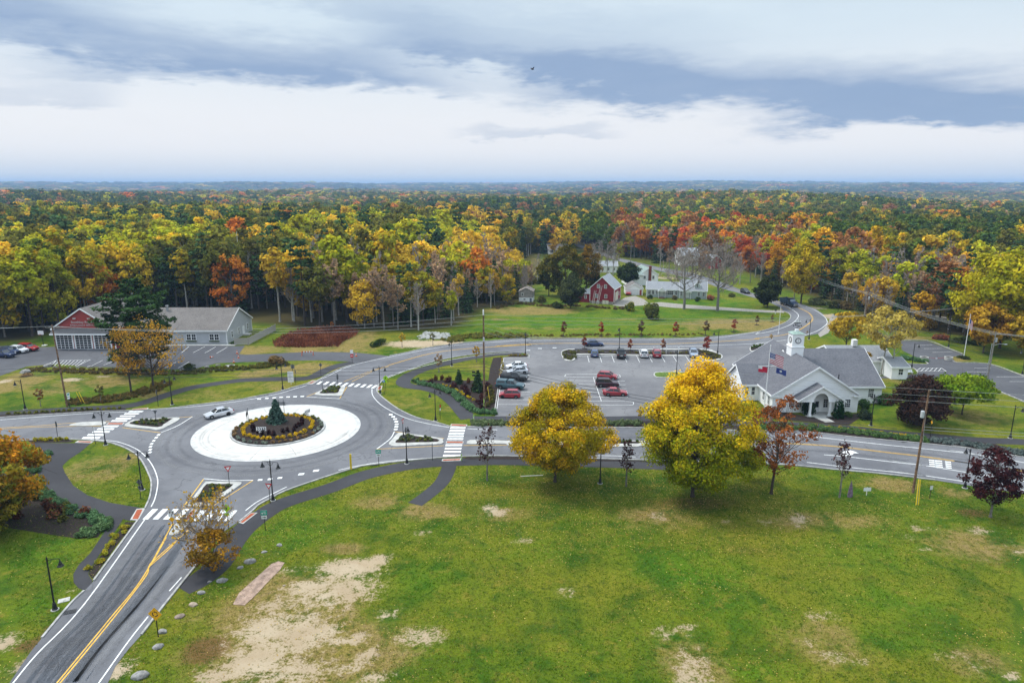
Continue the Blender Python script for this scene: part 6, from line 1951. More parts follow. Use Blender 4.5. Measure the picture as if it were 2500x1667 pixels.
lettering(amb, 'Boothbay Region', 0.82, (0.1, -0.03, 6.55), (PI / 2, 0, 0), M_LETTER)
lettering(amb, 'AMBULANCE SERVICE', 0.56, (0.1, -0.03, 5.85), (PI / 2, 0, 0), M_LETTER, spacing=1.2)
for x in (-1.7, 1.9):
	mb = MB()
	for s_ in (-1, 1):
		mb.lathe([(.05, -.12), (.17, 0), (.18, .16)], 10, (x + s_ * .2, -.2, 7.7))
	mb.box(x - .1, x + .1, -.1, 0, 7.55, 7.8)
	mb.build('flood_light', M_WHITE, amb)
mb = MB()
mb.tube((9.2, 8.5, 7.0), (9.2, 8.5, 8.7), .3, .3, 10)
mb.tube((9.2, 8.5, 8.6), (9.2, 8.5, 8.85), .42, .42, 10)
o_ = mb.build('roof_vent', M_GALV, amb, (6.0, 4.0, 0))
mb = MB()                                            # small gabled porch on the wing
mb.build('x', M_TRIM, amb) if False else None
gable_house(amb, 9.4, 12.6, 3.4, 5.6, 3.1, 4.6, 'y', M_TRIM, R_BROWN, 0.2, names=('porch_gable', 'porch_roof', 'porch_trim'), z0=2.7)
for x in (9.6, 12.4):
	mb = MB()
	mb.box(x - .12, x + .12, 3.5, 3.74, 0, 2.7)
	mb.build('porch_post', M_TRIM, amb)
for x, w_ in ((24.3, 2.5), (30.2, 2.5), (18.3, 1.2)):
	for s_ in ((-.5, .5) if w_ > 2 else (0,)):
		window(amb, (x + s_ * 1.28, 5.18, 1.85), 1.05, 1.45, 'S', 2, 2)
	if w_ > 2:
		mb = MB()
		mb.box(x - 1.3, x + 1.3, 4.85, 5.1, 0.72, 0.95)
		mb.build('window_box', mat('box_plants', (0.06, 0.10, 0.02), 0.9, 0.4, 9), amb)
for y, h_ in ((8.6, 1.6), (13.2, 1.6), (19.3, 1.6)):
	window(amb, (33.42, y, 1.9), 1.0, h_, 'E', 2, 4)
door(amb, (33.42, 16.4, 0.35), 1.0, 2.1, 'E')
mb = MB()
mb.box(33.45, 35.2, 15.3, 17.5, 0, .35)
mb.build('door_step', M_CONC, amb)
mb = MB()
mb.box(8.0, 36.0, 3.3, 5.0, 0.0, 0.1)
mb.build('walkway', M_CONC, amb)
fence = thing('picket_fence', 'tall grey board fence beside the long grey wing', 'fence')
fl = ats('A', [(1905, 640), (1925, 648), (2040, 645), (2264, 528)])
fl = [Vector((*p, 0)) for p in fl][1:]
bm_board = MB().box(-.07, .07, -.012, .012, 0.08, 1.85).mesh('board', mat('fence_board', (0.44, 0.41, 0.375), 0.85, 0.12, 2.5))
bm_post = MB().box(-.07, .07, -.07, .07, 0, 1.95).mesh('post', mat('fence_post', (0.40, 0.37, 0.34), 0.85, 0.12, 2.5))
for a_, b_ in zip(fl, fl[1:]):
	d_ = b_ - a_
	ang = math.atan2(d_.y, d_.x)
	n_ = max(2, int(d_.length / 0.165))
	for i in range(n_):
		link('board', bm_board, fence, a_.lerp(b_, (i + .5) / n_), ang)
	m_ = max(1, int(d_.length / 2.4))
	for i in range(m_ + 1):
		link('post', bm_post, fence, a_.lerp(b_, i / m_) + Vector((math.sin(ang), -math.cos(ang), 0)) * -.1, ang)
# ---- red barn, lean-to, ladders
th = math.atan2(231.5 - 234.5, 34.97 - 27.05)
barn = thing('barn', 'red barn with white framed windows and a pale metal roof', 'barn', (27.05, 234.5, 0), th)
gable_house(barn, 0, 8.5, 0, 10.4, 5.4, 9.35, 'y', S_BARN, R_METAL, 0.3, z0=0.9, thick=.1)
mb = MB()
mb.box(-.05, 8.55, -.05, 10.45, 0, .92)
mb.build('stone_base', M_STONE, barn)
for x, z in ((2.9, 6.1), (5.4, 6.1), (2.3, 2.7), (5.6, 2.7)):
	window(barn, (x, -.02, z), .75, 1.15, 'S', 2, 4)
window(barn, (2.9, -.07, .75), .5, .5, 'S', 2, 2)
mb = MB()
mb.box(4.5, 6.6, -.16, -.055, .02, 1.3)
o_ = mb.build('cellar_door', M_CREAM, barn)
mb = MB()
mb.box(5.53, 5.57, -.18, -.15, .02, 1.3)
mb.build('door_gap', M_BLACK, o_)
for y, w_ in ((2.6, 1.9), (4.8, 1.9)):
	mb = MB()
	mb.box(8.52, 8.6, y - w_ / 2, y + w_ / 2, .95, 4.0)
	mb.build('barn_door', M_CREAM, barn)
window(barn, (8.52, 7.5, 2.8), .7, 1.1, 'E', 2, 4)
mb = MB()
mb.add([(-5.2, 1.2, 0), (-.02, 1.2, 0), (-.02, 1.2, 3.1), (-5.2, 1.2, 3.1), (-5.2, 6.5, 0), (-.02, 6.5, 0), (-.02, 6.5, 3.9), (-5.2, 6.5, 3.9)],
	   [(0, 1, 2, 3), (5, 4, 7, 6), (4, 0, 3, 7), (1, 5, 6, 2)])
mb.build('lean_to', S_BARN, barn)
mb = MB()
mb.slab((-5.5, .85, 3.1), (0, .85, 3.1), (0, 6.8, 4.05), (-5.5, 6.8, 4.05), .1)
mb.build('lean_to_roof', R_METAL, barn)
window(barn, (-1.9, 1.18, 1.9), .65, 1.0, 'S', 2, 2)
def ladder(base, top, w_, label):
	o = thing('ladder', label, 'ladder')
	a_, b_ = Vector(base), Vector(top)
	sd = Vector((math.cos(th), math.sin(th), 0)) * (w_ / 2)
	m_ = mat('ladder_metal', (0.55, 0.53, 0.50), 0.5, .1, 3, .3)
	for s_ in (-1, 1):
		MB().tube(a_ + sd * s_, b_ + sd * s_, .05, .05, 5).build('rail', m_, o)
	mb_ = MB()
	n_ = int((b_ - a_).length / .4)
	for i in range(1, n_):
		p_ = a_.lerp(b_, i / n_)
		mb_.tube(p_ - sd, p_ + sd, .03, .03, 5)
	mb_.build('rung', m_, o)
def barn_pt(x, y, z):
	v = Matrix.Rotation(th, 3, 'Z') @ Vector((x, y, 0))
	return (27.05 + v.x, 234.5 + v.y, z)
ladder(barn_pt(1.6, -2.0, 0), barn_pt(1.9, -.12, 4.6), .6, 'shorter ladder leaning on the red barn front')
ladder(barn_pt(3.2, -2.3, 0), barn_pt(4.0, -.12, 6.4), .6, 'longer ladder leaning on the red barn front')
# ---- grey cottage with dormer, garage, white house with brick chimney
c0, c1 = at('G', 1185, 548), at('G', 1640, 576)
ch = math.atan2(c1[1] - c0[1], c1[0] - c0[0]) * 0.55
cl_len = math.hypot(c1[0] - c0[0], c1[1] - c0[1])
cot = thing('cottage', 'pale grey cottage with light roof, entrance porches and one dormer', 'house', (c0[0], c0[1], 0), ch)
L_ = cl_len
gable_house(cot, 0, L_ * .56, 0, 8, 3.0, 5.2, 'x', S_PALE, R_LIGHT, .3, ends=(True, False))
gable_house(cot, L_ * .56, L_, -1.2, 7, 3.1, 6.4, 'x', S_PALE, R_LIGHT, .3, names=('wing_wall', 'wing_roof', 'wing_trim'))
gable_house(cot, L_ * .80, L_ * .80 + 1.9, -.6, 2.6, 5.0, 6.1, 'y', S_PALE, R_LIGHT, .15, names=('dormer', 'dormer_roof', 'dormer_trim'), z0=3.6)
window(cot, (L_ * .80 + .95, -.62, 4.7), .7, 1.0, 'S', 1, 2)
gable_house(cot, L_ * .63, L_ * .63 + 2.4, -2.2, 0.3, 2.5, 3.5, 'y', M_TRIM, R_LIGHT, .15, names=('porch_gable', 'porch_roof', 'porch_trim'), z0=2.35)
gable_house(cot, L_ * .20, L_ * .20 + 2.6, -2.0, 0.8, 2.6, 3.7, 'y', M_TRIM, R_LIGHT, .15, names=('porch_gable', 'porch_roof', 'porch_trim'), z0=2.4)
for x in (L_ * .63 + .15, L_ * .63 + 2.25):
	MB().box(x - .08, x + .08, -2.15, -1.98, 0, 2.35).build('porch_post', M_TRIM, cot)
for x in (L_ * .20 + .15, L_ * .20 + 2.45):
	MB().box(x - .08, x + .08, -1.95, -1.79, 0, 2.4).build('porch_post', M_TRIM, cot)
door(cot, (L_ * .20 + 1.3, -.02, .5), .95, 2.0)
door(cot, (L_ * .63 + 1.2, -1.22, .4), .95, 2.0)
mb = MB()
for i in range(3):
	mb.box(L_ * .20 + .2, L_ * .20 + 2.4, -2.9 + i * .3, -2.6 + i * .3 - .004, 0, .15 * (i + 1))
mb.build('steps', mat('step_wood', (.16, .08, .06), .9, .2, 3), cot)
for x, w_ in ((L_ * .05, .9), (L_ * .11, .9), (L_ * .17, .6), (L_ * .33, .7), (L_ * .40, 2.2), (L_ * .50, .8)):
	window(cot, (x, -.02, 1.75), w_, 1.3, 'S', 3 if w_ > 2 else 2, 2)
for x in (L_ * .585, L_ * .87, L_ * .95):
	window(cot, (x, -1.22, 1.8), .75, 1.35, 'S', 2, 2)
g0, g1 = at('G', 1036, 541), at('G', 1162, 541)
gar = thing('garage', 'small white garage with brown roof between the red barn and the cottage', 'garage', (g0[0], g0[1] + 2, 0), -.06)
gw_ = g1[0] - g0[0]
gable_house(gar, 0, gw_, 0, 7, 2.6, 4.3, 'y', S_WHITE, R_BROWN, .3)
mb = MB()
mb.box(.5, gw_ * .76, -.06, -.01, .02, 2.2)
mb.build('garage_door', M_DOOR, gar)
door(gar, (gw_ * .88, -.02, .05), .8, 2.0, 'S', mat('red_door', (.33, .05, .04), .6, .08, 2))
w0, w1 = at('G', 1105, 500), at('G', 1292, 470)
wh = thing('white_house', 'white house with pale green roof and a tall brick chimney', 'house', (w0[0] - 1.0, w0[1] + 14, 0), .10)
ww_ = (w1[0] - w0[0]) * 1.08
gable_house(wh, 0, ww_ * .48, -1, 9, 4.4, 6.6, 'x', S_WHITE, R_GREEN, .3, names=('wing_wall', 'wing_roof', 'wing_trim'))
gable_house(wh, ww_ * .40, ww_, 0, 11, 4.4, 7.0, 'y', S_WHITE, R_GREEN, .3)
for x, z in ((.56, 3.2), (.85, 3.2)):
	window(wh, (ww_ * x, -.02, z), .8, 1.2, 'S', 2, 2)
MB().box(ww_ * .685, ww_ * .685 + 1.0, -.72, -.01, 0, 7.9).build('chimney', M_BRICK, wh)
MB().box(ww_ * .3, ww_ * .3 + .8, 2.8, 3.6, 5.4, 7.6).build('chimney', M_BRICK, wh)
# ---- weathered shed, far houses, annex behind the hall
s0, s1 = at('G', 210, 585), at('G', 318, 588)
shed = thing('shed', 'small weathered shed with rusty tin roof at the meadow edge', 'shed', (s0[0], s0[1], 0), -.12)
sw = s1[0] - s0[0]
gable_house(shed, 0, sw, 0, 5.5, 3.7, 4.9, 'y', S_WEATHER, R_TIN, .2, trim=M_WOODGREY, z0=1.5, thick=.06)
MB().box(.02, sw - .02, .02, 5.48, 0, 1.5).build('lower_wall', M_WHITE, shed)
window(shed, (sw * .24, -.02, 2.6), .6, .9, 'S', 1, 2)
window(shed, (sw * .4, .0, .9), .7, .4, 'S', 1, 1)
door(shed, (sw * .84, .0, .02), .8, 1.4, 'S', mat('blue_door', (.14, .16, .20), .7, .1, 3))
def far_house(name, label, k, x0, x1, yb, h_e, h_r, axis, wall, roof, depth=8, rot=0.0, extra=None, cat='house', win=3, grow=1.0):
	a_, b_ = at(k, x0, yb), at(k, x1, yb)
	w_ = (b_[0] - a_[0]) * grow
	o = thing(name, label, cat, (a_[0], a_[1], float(terrain(np.array(a_[0]), np.array(a_[1])))), rot)
	gable_house(o, 0, w_, 0, depth, h_e, h_r, axis, wall, roof, .35)
	for i in range(win):
		window(o, (w_ * (i + .6) / (win + .2), -.02, min(1.8, h_e * .55)), .9, 1.2, 'S', 2, 2)
	if extra:
		extra(o, w_)
	return o
def porch_x(o, w_):
	mb = MB()
	mb.slab((-.3, -3.0, 2.7), (w_ * .62, -3.0, 2.7), (w_ * .62, -.02, 3.5), (-.3, -.02, 3.5), .1)
	mb.build('porch_roof', R_BROWN, o)
	for i in range(4):
		x = w_ * .6 * i / 3
		MB().box(x - .1, x + .1, -2.9, -2.7, 0, 2.65).build('porch_post', M_TRIM, o)
	MB().box(0, w_ * .6, -2.95, -.02, 0, .9).build('porch_floor', M_TRIM, o)
far_house('bungalow', 'white bungalow with front porch at the far end of the meadow', 'G', 436, 590, 222, 3.2, 5.6, 'x', S_WHITE, R_BROWN, 9, .1, porch_x)
far_house('garage', 'small blue grey garage beside the white bungalow at the meadow end', 'G', 506, 588, 240, 3.2, 5.2, 'y', S_BLUE, R_BROWN, 8, -.1, None, 'garage', 1)
far_house('long_house', 'long white building half hidden by bare trees behind the red barn', 'G', 738, 960, 360, 3.0, 4.8, 'x', S_WHITE, R_LIGHT, 11, -.1, None, 'house', 5)
far_house('farmhouse', 'white house with pale metal roof below the bright red tree', 'G', 1450, 1590, 312, 5.2, 8.6, 'x', S_WHITE, R_METAL, 9, .12, None, 'house', 3)
far_house('red_house', 'small red and white house with pale roof behind the bare trees', 'G', 1680, 1765, 335, 4.2, 6.6, 'y', S_RED, R_METAL, 9, .2, None, 'house', 2)
far_house('cabin', 'grey cabin with deck half hidden in the orange trees', 'G', 1040, 1150, 205, 3.2, 4.8, 'x', S_BLUE, R_GREY, 8, 0, None, 'cabin', 2)
far_house('wood_house', 'house with lilac grey roof deep in the trees right of the bend', 'H', 600, 775, 262, 7.5, 12.0, 'y', S_WHITE, roofmat('roof_lilac', (.30, .27, .29), (.40, .37, .39)), 10, .3, None, 'house', 2)
a0_ = at('F', 770, 330)
annex = thing('annex', 'low white building with pale shingle roof and red gable corners behind the hall', 'building', (68.0, 143.0, 0))
gable_house(annex, 2.5, 14.8, 1, 11.0, 2.8, 4.9, 'x', S_WHITE, R_LIGHT, .5)
gable_house(annex, 12.2, 15.4, -4.0, 3, 2.7, 3.9, 'x', S_WHITE, R_LIGHT, .4, names=('wing_wall', 'wing_roof', 'wing_trim'))
window(annex, (14.0, -4.02, 1.6), .9, 1.2, 'S', 2, 2)
mb = MB()
mb.wallpoly([(2.44, 5.9, 3.0), (2.44, 1.3, 2.9), (2.44, 5.9, 4.6)][::-1], .03)
mb.build('red_gable', mat('red_board', (.30, .03, .04), .6, .08, 2), annex)
MB().box(2.46, 2.49, 5.5, 6.1, 3.9, 4.7).build('gable_vent', M_BLACK, annex)
MB().box(8, 9, 5.2, 6.2, 5.0, 6.4).build('chimney', M_WHITE, annex)
mb = MB()
mb.slab((-6.5, 1.0, 2.7), (2.0, 1.0, 2.7), (2.0, 6.2, 3.4), (-6.5, 6.2, 3.4), .12)
mb.build('canopy_roof', mat('canopy_metal', (.36, .40, .40), .5, .12, .8, .2), annex)
mb = MB()
for x in (-6.2, -2.3, 1.7):
	mb.box(x - .12, x + .12, 1.2, 1.44, 0, 2.7)
	mb.box(x - .12, x + .12, 5.8, 6.04, 0, 3.2)
mb.box(-2.3, 1.7, 1.3, 1.4, 0, 1.2)
mb.build('canopy_post', M_TRIM, annex)
mb = MB()
mb.tube((0, 0, 0), (0, 0, 24), .13, .06, 6)
tag(mb.build('radio_mast', M_WHITE, None, (-97, 243, 0)), 'thin white radio mast rising from the wood behind the grey wing', 'mast')
# ------------------------------------------------------------------ vehicles
_WH = {}
def wheel_mesh(r, wd):
	k = (r, wd)
	if k not in _WH:
		t_ = MB()
		prof = [(r * .62, -wd / 2), (r * .95, -wd / 2), (r, -wd * .35), (r, wd * .35), (r * .95, wd / 2), (r * .62, wd / 2)]
		n = 16
		vs, fs = [], []
		for pr_, y in prof:
			for i in range(n):
				a = 2 * PI * i / n
				vs.append((pr_ * math.cos(a), y, pr_ * math.sin(a)))
		m_ = len(prof)
		for j in range(m_):
			for i in range(n):
				a, b = j * n + i, j * n + (i + 1) % n
				c_, d_ = ((j + 1) % m_) * n + (i + 1) % n, ((j + 1) % m_) * n + i
				fs.append((a, d_, c_, b))
		t_.add(vs, fs)
		rm = MB()
		for y, s_ in ((-wd * .42, -1), (wd * .42, 1)):
			ring_ = [(r * .62 * math.cos(2 * PI * i / n), y, r * .62 * math.sin(2 * PI * i / n)) for i in range(n)]
			rm.add(ring_, [tuple(range(n)) if s_ < 0 else tuple(range(n - 1, -1, -1))], 1)
			for i in range(5):
				a = 2 * PI * i / 5
				c_, s2 = math.cos(a), math.sin(a)
				yy = y + s_ * .02
				pts = [(c_ * r * .06 - s2 * .05, yy, s2 * r * .06 + c_ * .05), (c_ * r * .6 - s2 * .05, yy, s2 * r * .6 + c_ * .05), (c_ * r * .6 + s2 * .05, yy, s2 * r * .6 - c_ * .05), (c_ * r * .06 + s2 * .05, yy, s2 * r * .06 - c_ * .05)]
				rm.add(pts, [(0, 1, 2, 3), (3, 2, 1, 0)], 0)
		_WH[k] = (t_.mesh('wheel', M_TYRE, True), rm.mesh('rim', [M_RIM, M_PLASTIC]))
	return _WH[k]
CARS = {
	'sedan': dict(L=4.65, W=1.80, r=.33, ax=(1.42, -1.32), body=[(2.32, .34, .58, .62), (2.18, .24, .72, .82), (1.75, .20, .80, .88), (1.0, .19, .93, .90), (.3, .19, .96, .90), (-.9, .19, .97, .90), (-1.6, .20, .99, .89), (-2.12, .26, .97, .84), (-2.32, .38, .80, .70)],
				  cab=[(1.02, .92, .80), (.28, 1.40, .62), (-.95, 1.43, .62), (-1.72, .98, .76)]),
	'hatch': dict(L=4.05, W=1.72, r=.31, ax=(1.28, -1.20), body=[(2.02, .34, .62, .60), (1.9, .24, .78, .80), (1.5, .20, .90, .85), (.95, .19, 1.0, .86), (-.8, .19, 1.03, .86), (-1.6, .22, 1.04, .85), (-1.98, .30, .98, .78), (-2.04, .38, .80, .72)],
				  cab=[(1.12, .98, .77), (.40, 1.50, .60), (-1.45, 1.50, .60), (-1.98, 1.00, .72)]),
	'suv': dict(L=4.6, W=1.86, r=.37, ax=(1.40, -1.32), body=[(2.30, .42, .74, .66), (2.18, .30, .92, .86), (1.7, .26, 1.02, .92), (.95, .25, 1.08, .93), (-.9, .25, 1.10, .93), (-1.8, .28, 1.10, .92), (-2.22, .34, 1.06, .86), (-2.30, .45, .85, .80)],
				cab=[(1.00, 1.06, .84), (.35, 1.64, .68), (-1.75, 1.66, .68), (-2.20, 1.08, .80)]),
	'pickup': dict(L=5.6, W=1.95, r=.40, ax=(1.75, -1.75), body=[(2.80, .48, .88, .74), (2.66, .36, 1.04, .92), (2.2, .34, 1.10, .97), (1.25, .34, 1.16, .98), (-.55, .34, 1.16, .98), (-.60, .34, 1.16, .98), (-2.70, .38, 1.16, .97), (-2.80, .45, 1.10, .94)],
				   cab=[(1.28, 1.14, .88), (.65, 1.76, .70), (-.40, 1.78, .70), (-.58, 1.16, .86)]),
}
def loft(mb, rings, m=0, cap=(True, True), smooth=False):
	n = len(rings[0])
	o = len(mb.v)
	for r_ in rings:
		mb.v += [tuple(p) for p in r_]
	for j in range(len(rings) - 1):
		for i in range(n):
			a, b = o + j * n + i, o + j * n + (i + 1) % n
			mb.f.append((a, b, b + n, a + n))
			mb.m.append(m)
	if cap[0]:
		mb.f.append(tuple(o + i for i in range(n - 1, -1, -1)))
		mb.m.append(m)
	if cap[1]:
		mb.f.append(tuple(o + (len(rings) - 1) * n + i for i in range(n)))
		mb.m.append(m)
def car(kind, paint, rear, front, label, name, cat='car', group=None, bed=None, z=0.04, cap_rear=False, roof_paint=None):
	S_ = CARS[kind]
	a, b = Vector(rear), Vector(front)
	d = b - a
	ang = math.atan2(d.y, d.x)
	c = (a + b) / 2
	root = thing(name, label, cat, (c.x, c.y, z), ang, group)
	root.scale = (1.04, 1.04, 1.04)
	mb = MB()
	rings = []
	for x, zl, zt, hw in S_['body']:
		rings.append([(x, -hw * .92, zl), (x, -hw, zl + (zt - zl) * .35), (x, -hw * .985, zl + (zt - zl) * .78), (x, -hw * .86, zt), (x, hw * .86, zt), (x, hw * .985, zl + (zt - zl) * .78), (x, hw, zl + (zt - zl) * .35), (x, hw * .92, zl)])
	loft(mb, [r_[::-1] for r_ in rings])
	cab = S_['cab']
	(xa, za, wa), (xb, zb, wb), (xc, zc, wc), (xd, zd, wd_) = cab
	mb.add([(xb, -wb, zb), (xb, wb, zb), ((xb + xc) / 2, wb, (zb + zc) / 2 + .05), ((xb + xc) / 2, -wb, (zb + zc) / 2 + .05), (xc, wc, zc), (xc, -wc, zc)], [(0, 3, 2, 1), (3, 5, 4, 2)])
	for s_ in (-1, 1):
		for p0, p1 in (((xa, s_ * wa, za), (xb, s_ * wb, zb)), ((xc, s_ * wc, zc), (xd, s_ * wd_, zd)), (((xa + xd) / 2, s_ * (wa + wd_) / 2 * 1.005, (za + zd) / 2), ((xb + xc) / 2, s_ * (wb + wc) / 2 * 1.01, (zb + zc) / 2))):
			mb.tube(p0, p1, .055, .055, 4)
		mb.tube((xb, s_ * wb, zb), (xc, s_ * wc, zc), .05, .05, 4)
	body = mb.build('body', paint, root, smooth=False)
	mod = body.modifiers.new('edge', 'BEVEL')
	mod.width = .03
	mod.segments = 2
	mod.limit_method = 'ANGLE'
	mod.angle_limit = R(28)
	g_ = .97
	MB().add([(xa, -wa * g_, za), (xa, wa * g_, za), (xb, wb * g_, zb - .02), (xb, -wb * g_, zb - .02)], [(0, 1, 2, 3)]).build('windshield', M_GLASS, root)
	MB().add([(xd, -wd_ * g_, zd), (xc, -wc * g_, zc - .02), (xc, wc * g_, zc - .02), (xd, wd_ * g_, zd)], [(0, 1, 2, 3)]).build('rear_window', M_GLASS, root)
	for s_ in (-1, 1):
		v_ = [(xa - .05, s_ * wa, za - .01), (xb, s_ * wb, zb - .03), (xc, s_ * wc, zc - .03), (xd, s_ * wd_, zd - .01)]
		MB().add(v_, [(0, 3, 2, 1) if s_ < 0 else (0, 1, 2, 3)]).build('side_window', M_GLASS, root)
	x0_, zt0 = S_['body'][0][0], S_['body'][0][2]
	x1_, zt1 = S_['body'][-1][0], S_['body'][-1][2]
	hw0, hw1 = S_['body'][1][3], S_['body'][-2][3]
	zb0 = S_['body'][1][2]
	for s_ in (-1, 1):
		MB().box(*sorted((x0_ - .22, x0_ - .02)), *sorted((s_ * hw0 * .52, s_ * hw0 * .93)), zb0 - .16, zb0 - .02).build('headlight', M_LAMP, root)
		MB().box(*sorted((x1_ - .015, x1_ + .12)), *sorted((s_ * hw1 * .62, s_ * hw1 * .97)), zt1 - .10, zt1 + .07).build('tail_light', M_TAIL, root)
		MB().box(xa - .25, xa - .10, *sorted((s_ * (wa + .06), s_ * (wa + .26))), za + .02, za + .17).build('side_mirror', paint, root)
	MB().box(x0_ - .05, x0_ + .02, -hw0 * .5, hw0 * .5, zb0 - .42, zb0 - .22).build('grille', M_PLASTIC, root)
	MB().box(x1_ - .02, x1_ + .0, -.26, .26, zt1 - .28, zt1 - .14).build('licence_plate', M_WHITE, root)
	wm = wheel_mesh(S_['r'], .24)
	for x in S_['ax']:
		for s_ in (-1, 1):
			hw = S_['W'] / 2
			w_ = link('wheel', wm[0], root, (x, s_ * (hw - .06), S_['r']))
			link('rim', wm[1], w_)
			ab = MB()
			n = 12
			r_ = S_['r'] * 1.22
			pts = [(x + r_ * math.cos(PI * i / n), s_ * (hw + .012), S_['r'] + r_ * math.sin(PI * i / n)) for i in range(n + 1)]
			pts = [(p[0], p[1], max(p[2], S_['body'][2][1] + .01)) for p in pts]
			ab.add(pts, [tuple(range(n + 1)) if s_ < 0 else tuple(range(n, -1, -1))])
			ab.build('wheel_arch', M_PLASTIC, root)
	if kind == 'pickup':
		if bed == 'open':
			MB().box(-2.66, -.72, -.80, .80, 1.165, 1.172).build('cargo_bed', M_PLASTIC, root)
			q_ = MB()
			for s_ in (-1, 1):
				q_.box(-2.72, -.62, *sorted((s_ * .80, s_ * .97)), 1.15, 1.34)
			q_.box(-2.80, -2.70, -.95, .95, 1.15, 1.34)
			q_.build('bed_rail', paint, root)
		elif bed == 'cap':
			q_ = MB()
			loft(q_, [[(x, -.92, 1.15), (x, .92, 1.15), (x, .72, 1.78), (x, -.72, 1.78)] for x in (-.66, -2.6)], cap=(True, True))
			o_ = q_.build('bed_cap', roof_paint or paint, root)
			for s_ in (-1, 1):
				MB().add([(-.9, s_ * .89, 1.30), (-2.35, s_ * .89, 1.30), (-2.3, s_ * .785, 1.64), (-.95, s_ * .785, 1.64)], [(0, 1, 2, 3) if s_ > 0 else (3, 2, 1, 0)]).build('side_window', M_GLASS, root)
			MB().add([(-2.61, -.75, 1.25), (-2.61, .75, 1.25), (-2.61, .62, 1.70), (-2.61, -.62, 1.70)], [(3, 2, 1, 0)]).build('rear_window', M_GLASS, root)
		elif bed == 'cover':
			MB().box(-2.72, -.64, -.90, .90, 1.165, 1.24).build('bed_cover', M_PLASTIC, root)
	if kind == 'suv':
		q_ = MB()
		for s_ in (-1, 1):
			q_.tube((.2, s_ * .6, 1.74), (-1.6, s_ * .6, 1.76), .025, .025, 5)
		q_.build('roof_rail', M_STEEL, root)
	return root
C_SILVER = carpaint('silver', (0.56, 0.57, 0.60), .4)
C_WHITE = carpaint('white', (0.76, 0.77, 0.78), 0)
C_BLACK = carpaint('black', (0.014, 0.015, 0.018), .1)
C_RED = carpaint('red', (0.34, 0.012, 0.022), .15)
C_RED2 = carpaint('bright_red', (0.42, 0.016, 0.014), .1)
C_MAROON = carpaint('maroon', (0.045, 0.010, 0.016), .25)
C_TEAL = carpaint('teal', (0.045, 0.105, 0.125), .3)
C_BLUE = carpaint('blue', (0.055, 0.105, 0.24), .3)
C_NAVY = carpaint('navy', (0.020, 0.040, 0.115), .3)
C_ICE = carpaint('ice_blue', (0.34, 0.40, 0.50), .45)
car('sedan', C_SILVER, at('B', 1880, 205), at('B', 1712, 240), 'silver sedan driving round the roundabout', 'parked_car' if False else 'car')
car('sedan', C_NAVY, at('E', 940, 318), at('E', 1078, 318), 'dark blue sedan driving on the far road past the car park', 'car')
car('sedan', C_WHITE, at('E', 455, 500), at('E', 290, 506), 'white sedan topmost in the left row of the car park', 'car')
car('sedan', C_SILVER, at('E', 462, 541), at('E', 300, 548), 'silver sedan between the white sedan and the black pickup', 'car')
car('pickup', C_BLACK, at('E', 240, 592), at('E', 470, 606), 'black pickup with covered bed in the left row of the car park', 'pickup_truck', 'pickup', None, 'cover')
car('pickup', C_TEAL, at('E', 205, 660), at('E', 440, 676), 'teal pickup with a canopy over its bed, below the black pickup', 'pickup_truck', 'pickup', None, 'cap', roof_paint=C_TEAL)
car('hatch', C_RED, at('E', 400, 742), at('E', 235, 738), 'red car half hidden behind the golden maple', 'car')
car('hatch', C_RED, at('E', 1040, 582), at('E', 1198, 594), 'small red hatchback in the middle rows of the car park', 'car')
car('suv', C_MAROON, at('E', 1022, 650), at('E', 1210, 652), 'dark maroon car between the two red ones in the middle rows', 'car')
car('sedan', C_RED, at('E', 1078, 720), at('E', 1282, 724), 'long red sedan in the middle rows of the car park', 'car')
car('hatch', C_BLUE, at('E', 1014, 428), at('E', 1012, 372), 'blue car parked nose in at the far row of the car park', 'car')
car('pickup', C_BLACK, at('E', 1236, 442), at('E', 1222, 372), 'black pickup with open bed in the far row of the car park', 'pickup_truck', 'pickup', None, 'open')
car('suv', C_WHITE, at('E', 1425, 432), at('E', 1405, 376), 'white car with a spare wheel, left of the red one in the far row', 'car')
car('suv', C_RED, at('E', 1530, 432), at('E', 1512, 374), 'red car in the far row beside the white one', 'car')
car('suv', C_ICE, at('E', 1808, 372), at('E', 1838, 434), 'pale blue car at the right end of the far row', 'car')
sw_ = [o for o in COL.objects if o.get('label', '').startswith('white car with a spare')][0]
MB().tube((-2.32, 0, .95), (-2.5, 0, .95), .36, .34, 14).build('spare_wheel_cover', C_SILVER, sw_)
car('pickup', C_NAVY, at('A', -80, 738), at('A', 140, 752), 'blue pickup at the left edge in front of the wood', 'pickup_truck', 'pickup', None, 'cover')
car('suv', C_NAVY, at('A', 10, 715), at('A', 155, 722), 'dark blue car just behind the blue pickup at the left', 'car')
car('suv', C_WHITE, at('A', 90, 705), at('A', 215, 712), 'white car between the blue and red ones at the left', 'car')
jp = car('suv', C_RED2, at('A', 165, 690), at('A', 305, 695), 'bright red boxy car nearest the red garage building', 'car')
MB().box(-1.9, .5, -.72, .72, 1.66, 1.80).build('hard_top', C_RED2, jp)
car('suv', C_BLACK, at('G', 1915, 512), at('G', 1968, 528), 'black car on the road far behind the cedar', 'car')
car('pickup', C_RED2, at('G', 1050, 510), at('G', 1046, 552), 'red pickup parked before the small white garage', 'pickup_truck', 'pickup', None, 'cover')
car('suv', C_BLACK, at('H', 1640, 868), at('H', 1760, 880), 'black car under the trees beyond the right car park', 'car')
